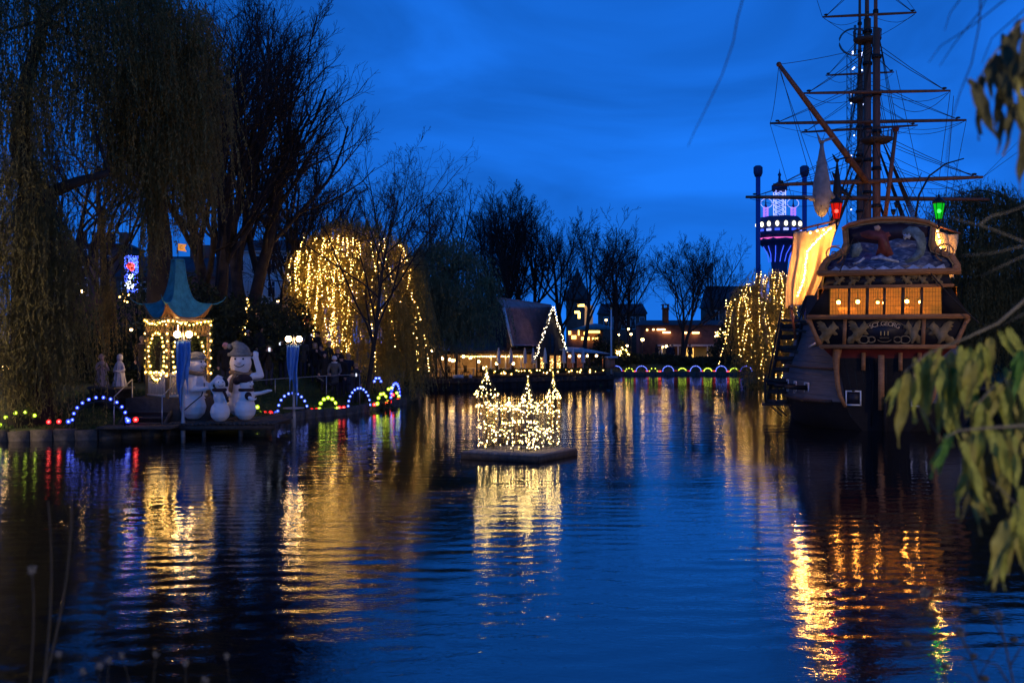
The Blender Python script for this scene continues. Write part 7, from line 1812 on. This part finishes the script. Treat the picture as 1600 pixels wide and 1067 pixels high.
# swing-ride mast behind the ship's masts
Ys = 165; sr = thing('swing_ride_tower', 'tall slim ride tower with small white lights behind the ship masts', 'tower', (wx(1336, Ys), Ys, 0))
lattice('lattice_mast', sr, 0, 0, 0, wz(84, Ys), 1.0, mat('grey_green_steel', (.10, .16, .18), .5), 30)
for py in (85, 88, 112, 110, 150, 158, 165, 215, 246, 300, 330): 
    for s_ in (-1, 1): MB().ball((s_ * (1.0 - .25 * (py % 3)), -1.1, wz(py + s_, Ys)), .13, 1).build('tower_lamp', emat('tower_lamp', (.5, .58, 1.0), 3), sr)
mb = MB(); mb.tube([(2.6 * cos(a), .0, wz(66, Ys) + 2.2 * sin(a)) for a in np.linspace(0, 2 * pi, 25)], .16, 6); mb.tube([(0, 0, wz(84, Ys)), (0, 0, wz(40, Ys))], .2, 6); mb.build('crown_ring', mat('grey_green_steel', (.1, .16, .18), .5), sr, True)

# ---------------------------------------------------------------- floating castle of light on its raft
rc = [Vector((-1.72, 34.35, 0)), Vector((0.86, 33.2, 0)), Vector((2.27, 35.4, 0)), Vector((-.31, 36.55, 0))]; ro_ = sum(rc, Vector()) / 4
raft = thing('raft', 'dark plank raft floating under the castle of lights', 'raft', (ro_.x, ro_.y, 0))
a, b, c_, d = [p - ro_ for p in rc]
for k in range(14):
    u0, u1 = k / 14 + .002, (k + 1) / 14 - .003
    p = [a.lerp(b, u0), a.lerp(b, u1), d.lerp(c_, u1), d.lerp(c_, u0)]; v = [(q_.x, q_.y, z) for z in (.19, .25) for q_ in p]
    MB().add(v, [(0, 3, 2, 1), (4, 5, 6, 7), (0, 1, 5, 4), (1, 2, 6, 5), (2, 3, 7, 6), (3, 0, 4, 7)]).build('plank', mat('raft_boards', (.20, .18, .16), .8, var=.3, vs=4), raft)
for p, q_ in ((a, b), (b, c_), (c_, d), (d, a)): MB().bar(p + Vector((0, 0, .10)), q_ + Vector((0, 0, .10)), .07, .20, up=(0, 0, 1)).build('edge_beam', m_deck, raft)
for s_ in (.25, .75): mb = MB(); mb.tube([a.lerp(b, s_) + Vector((0, 0, .02)), d.lerp(c_, s_) + Vector((0, 0, .02))], .14, 8); mb.build('float', m_iron, raft, True)
cas = thing('light_castle', 'castle figure outlined in warm fairy lights on the raft', 'light sculpture', (ro_.x, ro_.y, .25))
g = np.random.default_rng(77)
m_wire = mat('dark_frame_wire', (.03, .03, .03), .6)
C_CORE = emat('castle_filament', (1.0, .68, .26), 75); C_GLS = glowglass('castle_bulb_halo_glass', (1.0, .66, .10), 1.5, .42); C_GLS.cycles.emission_sampling = 'NONE'  # castle bulb shells glow to imitate a yellow halo
def lights(par, pos, rs):
    mb = MB(); mb.many(ICO1[0], ICO1[1], pos, rs, 0); mb.many(OCT[0], OCT[1], pos, rs * .5, 1); return mb.build('string_lights', [C_GLS, C_CORE], par, True, stuff=True)
def tower_(px, Y, R_, ledges, tip, dens, cone_r=1.25):
    X = wx(px, Y) - ro_.x; y = Y - ro_.y; L = [wz(p, Y) - .25 for p in ledges]; zt = wz(tip, Y) - .25; h = L[0]
    mb = MB()
    for k in range(8):
        a = 2 * pi * k / 8; x_, y_ = X + R_ * cos(a), y + R_ * sin(a)
        mb.tube([(x_, y_, 0), (x_, y_, h)], .008, 4); mb.tube([(X + R_ * cone_r * cos(a), y + R_ * cone_r * sin(a), h), (X + R_ * .55 * cos(a), y + R_ * .55 * sin(a), h + (zt - h) * .45), (X, y, zt)], .008, 4)
    for z in L + [.05, h * .5]: mb.tube([(X + R_ * 1.05 * cos(t_), y + R_ * 1.05 * sin(t_), z) for t_ in np.linspace(0, 2 * pi, 17)], .010, 4)
    fr_ = mb.build('tower_frame', m_wire, cas)
    pos = []
    n = int(dens * 2 * pi * R_ * h)
    for _ in range(n):
        t_ = g.integers(0, 8) * pi / 4 + g.normal(0, .12); pos.append((X + R_ * cos(t_), y + R_ * sin(t_), g.uniform(.02, h)))
    for z in L:
        for t_ in np.linspace(0, 2 * pi, int(9 + 24 * R_)): pos.append((X + R_ * (cone_r if z == h else 1.06) * cos(t_), y + R_ * (cone_r if z == h else 1.06) * sin(t_), z + g.normal(0, .025)))
    for _ in range(int(n * .36) + 26):
        w = g.random() ** 1.3; t_ = g.uniform(0, 2 * pi); rr = R_ * cone_r * (1 - w) ** 1.25; pos.append((X + rr * cos(t_), y + rr * sin(t_), h + (zt - h) * (.02 + .78 * w)))
    pos += [(X, y, zt - (zt - h) * q_) for q_ in (0, .07, .14, .2)]
    pos = np.array(pos); lights(fr_, pos, g.uniform(.016, .036, len(pos)))
    return Vector((X, y, 0)), h
T1 = tower_(760, 35.2, .34, [617, 633], 573, 15); T2 = tower_(825, 34.7, .32, [634, 641, 658], 588, 15, 1.1); T3 = tower_(864.5, 36.0, .20, [621, 643], 584, 18, 1.3); T4 = tower_(795, 36.2, .22, [640, 660], 622, 8)
def wall_(p, q_, h, dens, arch_=True):
    p, q_ = Vector(p), Vector(q_); L = (q_ - p).length; mb = MB()
    for z in (.05, h * .5, h): mb.tube([p + Vector((0, 0, z)), q_ + Vector((0, 0, z))], .008, 4)
    for u in np.linspace(0, 1, max(3, int(L / .22))): mb.tube([p.lerp(q_, u), p.lerp(q_, u) + Vector((0, 0, h))], .007, 4)
    fr_ = mb.build('wall_frame', m_wire, cas); pos = []
    for k in range(int(L * dens * h)): u = g.random(); pos.append(tuple(p.lerp(q_, u) + Vector((g.normal(0, .02), g.normal(0, .02), h * (.12 + .5 * g.random() ** 1.1)))))
    for u in np.arange(0, 1, .10 / L):
        cren = .10 if int(u * L / .2) % 2 else 0; pos.append(tuple(p.lerp(q_, u) + Vector((0, 0, h - cren + g.normal(0, .015)))))
    for u in np.arange(0, 1, .2 / L) if arch_ else (): pos.append(tuple(p.lerp(q_, u) + Vector((0, 0, h * .78 + .05 * sin(14 * u) + g.normal(0, .02)))))
    pos = np.array(pos); lights(fr_, pos, g.uniform(.016, .034, len(pos)))
wall_(T1[0], T2[0], 1.62, 8); wall_(T2[0], T3[0], 1.60, 11); wall_(T1[0], T4[0], 1.45, 2, False); wall_(T4[0], T3[0], 1.45, 2, False); wall_(T2[0] + Vector((-.1, -.7, 0)), T3[0] + Vector((-.1, -.9, 0)), .75, 22); wall_(T1[0] + Vector((.2, -.3, 0)), T2[0] + Vector((-.5, -.55, 0)), .7, 12)

# ---------------------------------------------------------------- near bank: overhanging tree, dry stalks
m_leafa = mat('yellow_green_leaf', (0.33, 0.33, 0.06), 0.55, var=.35, vs=9, bump=.2, bs=30, transl=.35); m_leafb = mat('olive_leaf', (0.32, 0.27, 0.06), 0.55, var=.35, vs=9, transl=.35); m_leafc = mat('fresh_green_leaf', (0.09, 0.20, 0.035), 0.5, var=.3, vs=9, transl=.35); m_leafd = mat('brown_leaf', (0.10, 0.085, 0.03), 0.6, var=.35, vs=9, transl=.3)
m_tw = mat('pale_twig_bark', (0.16, 0.13, 0.09), 0.8, var=.3, vs=20)
def leafmesh(curl, asym, m_):
    def fn(u, w):
        wd = (sin(pi * min(1, u ** .62)) ** .9) * .5 * (1 - .30 * u) * (1 + .10 * sin(19 * u + 3 * asym)); x = (w - .5) * 2 * wd * .36 + asym * (u * u - .4 * sin(3 * u) * u) * .30
        return Vector((x, -curl * u * u * .35 - .16 * abs(w - .5) * 2 * wd + .035 * sin(11 * u + 5 * w), -u))
    mb = MB(); mb.grid(fn, 14, 4); return mb.mesh('leaf', m_, True)
LM = [leafmesh(c_, a_, m_) for m_ in (m_leafa, m_leafb, m_leafc, m_leafd) for c_, a_ in ((.5, .3), (.9, -.35), (.2, .6))]
nt_ = thing('overhanging_tree', 'leafy branches hanging into the picture at the right edge, close to the camera', 'tree', (3.6, 3.4, gzs(3.6, 3.4)))
no = Vector(nt_.location)
MB().tube([Vector((0, 0, -.3)), Vector((.05, 0, 1.2)), Vector((-.05, .1, 2.6)), Vector((.1, .1, 4.2))], [.17, .15, .12, .07], 10).build('trunk', m_bark, nt_, True)
rg = random.Random(8)
def branch(name, seq, Y0, Y1, r0, r1, leaves=(), fam=(0, 1), mm=None, root=None):
    n = len(seq); pts = []
    if root is not None: pts.append(Vector(root))
    for k, (px, py) in enumerate(seq): pts.append(P(px, py, Y0 + (Y1 - Y0) * k / max(1, n - 1)) - no)
    mb = MB(); mb.tube(pts, np.linspace(r0, r1, len(pts)) * .6, 7); br = mb.build(name, mm or m_tw, nt_, True)
    for px, py, py2, f_, sw in [v for q_ in leaves for v in ((q_,) if rg.random() < .3 else (q_, (q_[0] + rg.uniform(-16, 16), q_[1] + rg.uniform(-8, 26), q_[2] + rg.uniform(-22, 14), rg.choice((q_[3], q_[3], fam[0], fam[1])), q_[4] + rg.uniform(-14, 14))))]:
        Y = Y0 + (Y1 - Y0) * rg.random() + rg.uniform(-.12, .12); p = P(px, py, Y) - no; L = (py2 - py) / FPX * Y * 1.08
        o = link('leaf', LM[f_ * 3 + rg.randrange(3)], br, p); wsc = rg.uniform(.42, .74); o.scale = (L * wsc, L, L); o.rotation_euler = (R(rg.uniform(-16, 16)), R(sw + rg.uniform(-8, 8)), R(rg.uniform(-50, 50)))
    return br
T0 = (-.05, .1, 1.9)
branch('branch', [(1640, 440), (1600, 470), (1560, 505), (1510, 528), (1450, 552), (1412, 582)], 3.5, 3.4, .012, .004,
       [(1418, 580, 690, 1, 14), (1408, 590, 650, 0, 20), (1432, 566, 655, 0, 4), (1446, 556, 640, 1, 0), (1462, 552, 690, 0, 4), (1474, 560, 665, 0, -6), (1486, 548, 640, 1, 3), (1500, 540, 655, 0, 8), (1515, 540, 640, 0, -4), (1530, 535, 625, 0, 6), (1548, 525, 610, 1, 0), (1560, 515, 575, 0, -30), (1478, 590, 690, 0, 10), (1494, 560, 660, 2, 2), (1520, 560, 650, 1, 12), (1456, 545, 600, 1, 10), (1540, 540, 600, 0, -12)], root=T0)
branch('branch', [(1650, 520), (1610, 560), (1575, 585), (1545, 612), (1520, 640)], 3.3, 3.2, .012, .004,
       [(1590, 560, 640, 1, 0), (1570, 575, 660, 0, 6), (1600, 580, 690, 0, -4), (1556, 600, 675, 1, 14), (1540, 615, 700, 0, 10), (1528, 630, 705, 0, 18), (1585, 600, 690, 0, 0), (1575, 620, 690, 1, -8), (1605, 640, 720, 1, 4), (1560, 630, 700, 0, -6), (1598, 545, 615, 2, 8)], root=T0)
branch('branch', [(1650, 640), (1600, 665), (1550, 668), (1500, 672), (1476, 684)], 3.0, 2.95, .012, .004,
       [(1478, 678, 750, 2, 34), (1490, 672, 740, 2, 22), (1504, 675, 785, 1, 4), (1518, 676, 805, 1, 2), (1536, 680, 775, 0, 8), (1552, 670, 760, 0, -6), (1568, 672, 790, 1, 4), (1584, 680, 770, 0, 6), (1598, 690, 760, 1, -4), (1512, 700, 800, 0, 14), (1545, 705, 790, 3, 6), (1575, 700, 760, 1, 10), (1520, 760, 815, 3, 16), (1530, 740, 800, 1, 20)], root=T0)
branch('branch', [(1660, 700), (1625, 745), (1600, 780), (1580, 805)], 2.8, 2.8, .010, .004,
       [(1600, 775, 890, 1, 6), (1586, 790, 880, 0, 8), (1574, 810, 915, 1, 4), (1612, 790, 900, 0, 0), (1596, 760, 850, 0, -4), (1566, 840, 915, 0, 12)], root=T0)
branch('branch', [(1660, -10), (1610, 20), (1580, 50), (1550, 90), (1525, 130)], 3.0, 3.0, .010, .003, fam=(3, 3), leaves=[(1592, 30, 130, 3, 4), (1578, 52, 150, 3, 2), (1566, 62, 180, 3, -14), (1552, 86, 165, 3, -8), (1545, 92, 200, 3, -12), (1530, 120, 205, 3, -18), (1522, 130, 222, 3, -20), (1600, 60, 160, 3, 0), (1562, 110, 185, 3, -16), (1585, 120, 210, 1, -4), (1598, 150, 240, 3, -6), (1606, 190, 290, 3, 0), (1580, 160, 235, 3, -8)], root=(-.05, .1, 3.4))
Tt = (.05, .1, 3.6)
for seq in ([(1600, -40), (1570, 0), (1520, 40), (1470, 72), (1451, 98)], [(1560, -40), (1530, 20), (1490, 70), (1468, 104)], [(1640, -20), (1585, 30), (1550, 60), (1534, 100)], [(1520, -40), (1500, 0), (1485, 20), (1476, 48)], [(1220, -60), (1163, -10), (1152, 30), (1146, 66), (1128, 118), (1104, 168), (1084, 208), (1075, 229)], [(1560, -40), (1532, 0), (1530, 40), (1518, 100), (1500, 145), (1488, 185), (1480, 240), (1478, 270)]):
    branch('bare_twig', seq, 3.1, 3.6, .005, .0018, mm=m_twig, root=Tt)
for seq in ([(1640, 400), (1600, 378), (1560, 362), (1530, 352), (1505, 346), (1482, 338)], [(1530, 352), (1548, 338), (1575, 332), (1610, 318)], [(1650, 372), (1600, 384), (1550, 396), (1500, 400)], [(1640, 392), (1600, 400), (1565, 416), (1532, 432)], [(1640, 470), (1600, 490), (1560, 512)], [(1620, 520), (1580, 540)], [(1480, 700), (1440, 640), (1400, 600)]):
    branch('bare_twig', seq, 3.4, 3.5, .006, .002, root=T0 if seq[0][0] > 1600 else None)
branch('bare_twig', [(1600, 800), (1570, 770), (1540, 745)], 2.8, 2.9, .005, .003, root=T0)
# dry stalks at the water's edge
m_dry = mat('dry_stalk', (0.045, 0.038, 0.03), .9); m_head = mat('pale_seed_head', (0.16, 0.15, 0.15), .9, var=.3, vs=30)
def stalk(label, base, tip, Y, r=.006, bend=.1, head=.022, leafy=False):
    b = P(base[0], base[1], Y); z0 = gzs(b.x, Y); t_ = P(tip[0], tip[1], Y + .15)
    s_ = thing('dry_stalk', label, 'plant', (b.x, Y, z0), 0, 'dry stalks on the near bank'); o0 = Vector((b.x, Y, z0))
    e_ = t_ - o0; mid = e_ * .55 + Vector((bend, 0, .05))
    pts = [Vector((0, 0, -.08)).lerp(mid, u * 2) if u < .0 else ((1 - u) ** 2 * Vector((0, 0, -.08)) + 2 * u * (1 - u) * mid + u * u * e_) for u in np.linspace(0, 1, 9)]
    MB().tube(pts, np.linspace(r, r * .35, 9), 5).build('stem', m_dry, s_, True)
    if head:
        g = np.random.default_rng(int(base[0] + tip[1])); n = 46; d_ = g.normal(0, 1, (n, 3)); d_ /= np.linalg.norm(d_, axis=1, keepdims=True)
        mb = MB(); mb.tubes(np.stack([np.array(e_)[None] + d_ * head * .15, np.array(e_)[None] + d_ * head * g.uniform(.7, 1.2, (n, 1))], 1), np.full((n, 2), head * .10), 3); mb.build('seed_head', m_head, s_)
    if leafy:
        for k, (u, sd) in enumerate(((.5, 1), (.68, -1), (.82, 1), (.93, -1))):
            q_ = pts[int(u * 8)]; MB().tube([q_, q_ + Vector((sd * .06, 0, .10)), q_ + Vector((sd * .13, .02, .12))], [r * .5, r * .4, r * .2], 4).build('side_stem', m_dry, s_, True); MB().ball(q_ + Vector((sd * .13, .02, .125)), head * .8 if head else .018, 1, sc=(1, 1, .7)).build('dry_bud', m_dry, s_, True)
for i, (bs_, tp, Y, bend) in enumerate((((90, 1130), (92, 1022), 3.2, .02), ((140, 1130), (156, 1040), 3.0, .0), ((118, 1140), (130, 1049), 3.1, .02), ((185, 1120), (170, 1031), 3.2, -.03), ((250, 1120), (190, 1023), 3.3, .03), ((235, 1130), (244, 1022), 3.3, -.02), ((290, 1120), (290, 1036), 3.1, 0), ((330, 1120), (321, 1062), 2.9, 0), ((370, 1130), (354, 1025), 3.3, .02))):
    stalk(['first', 'second', 'third', 'fourth', 'fifth', 'sixth', 'seventh', 'eighth', 'last'][i] + ' dry seed-head stalk along the bottom left edge, counted from the corner', bs_, tp, Y, .0025, bend, .012)
stalk('long curved dry blade rising at the bottom left', (-30, 1000), (112, 772), 3.6, .006, .16, 0); stalk('shorter curved dry blade rising at the bottom left', (10, 1060), (75, 782), 3.4, .006, .12, 0); stalk('thin dry blade leaning at the left edge', (-20, 1100), (50, 890), 3.2, .005, .10, .016)
stalk('branched dry umbel stalk at the bottom right corner', (1590, 1130), (1500, 985), 3.3, .005, .05, .018, True); stalk('tall branched dry stalk at the bottom right', (1480, 1130), (1445, 925), 3.4, .005, .10, .02, True); stalk('leaning dry stalk beside the bottom right corner', (1640, 1090), (1560, 960), 3.2, .006, .0, .016, True)

# unseen lamps added to light the willow, the stern and the near leaves
def added_lamp(label, X, Y, h, L, r=.24, col=(1.0, .66, .34)):
    z = gzs(X, Y); q = thing('added_lamp', label, 'lamp post', (X, Y, z), 0, 'added lamps outside the view')
    MB().lathe([(.14, -.2), (.13, .4), (.07, .6), (.05, h - .3)], 10).build('pole', m_iron, q, True); MB().lathe([(.05, h - .3), (.12, h - .22), (.10, h - .18)], 8).build('lamp_holder', m_iron, q)
    MB().ball((0, 0, h), r, 2).build('globe', emat('added_lamp_%d' % L, col, L), q, True); MB().lathe([(r * .9, h + r * .75), (r * .35, h + r * 1.25), (.02, h + r * 1.5)], 10).build('cap', m_iron, q, True)
added_lamp('added lamp on the bank beyond the trailing willow, outside the left edge', -26.5, 36.2, 6.6, 650, .36)
added_lamp('added lamp on the bank in front of the ship, outside the right edge', 29.3, 24.5, 5.2, 700, .36)
added_lamp('added lamp on the near bank behind the photographer', 3.4, -5.5, 4.6, 560, .25, (1.0, .84, .56))

# ---------------------------------------------------------------- the layout above is in units of 0.75 m: bring it to metres
U = 0.75
for o in list(S.objects):
    if o.parent is None:
        o.location = o.location * U
        if o.type not in ('CAMERA', 'LIGHT'): o.scale = o.scale * U
cam_d.dof.focus_distance *= U
cam_d.dof.aperture_fstop = 3.2
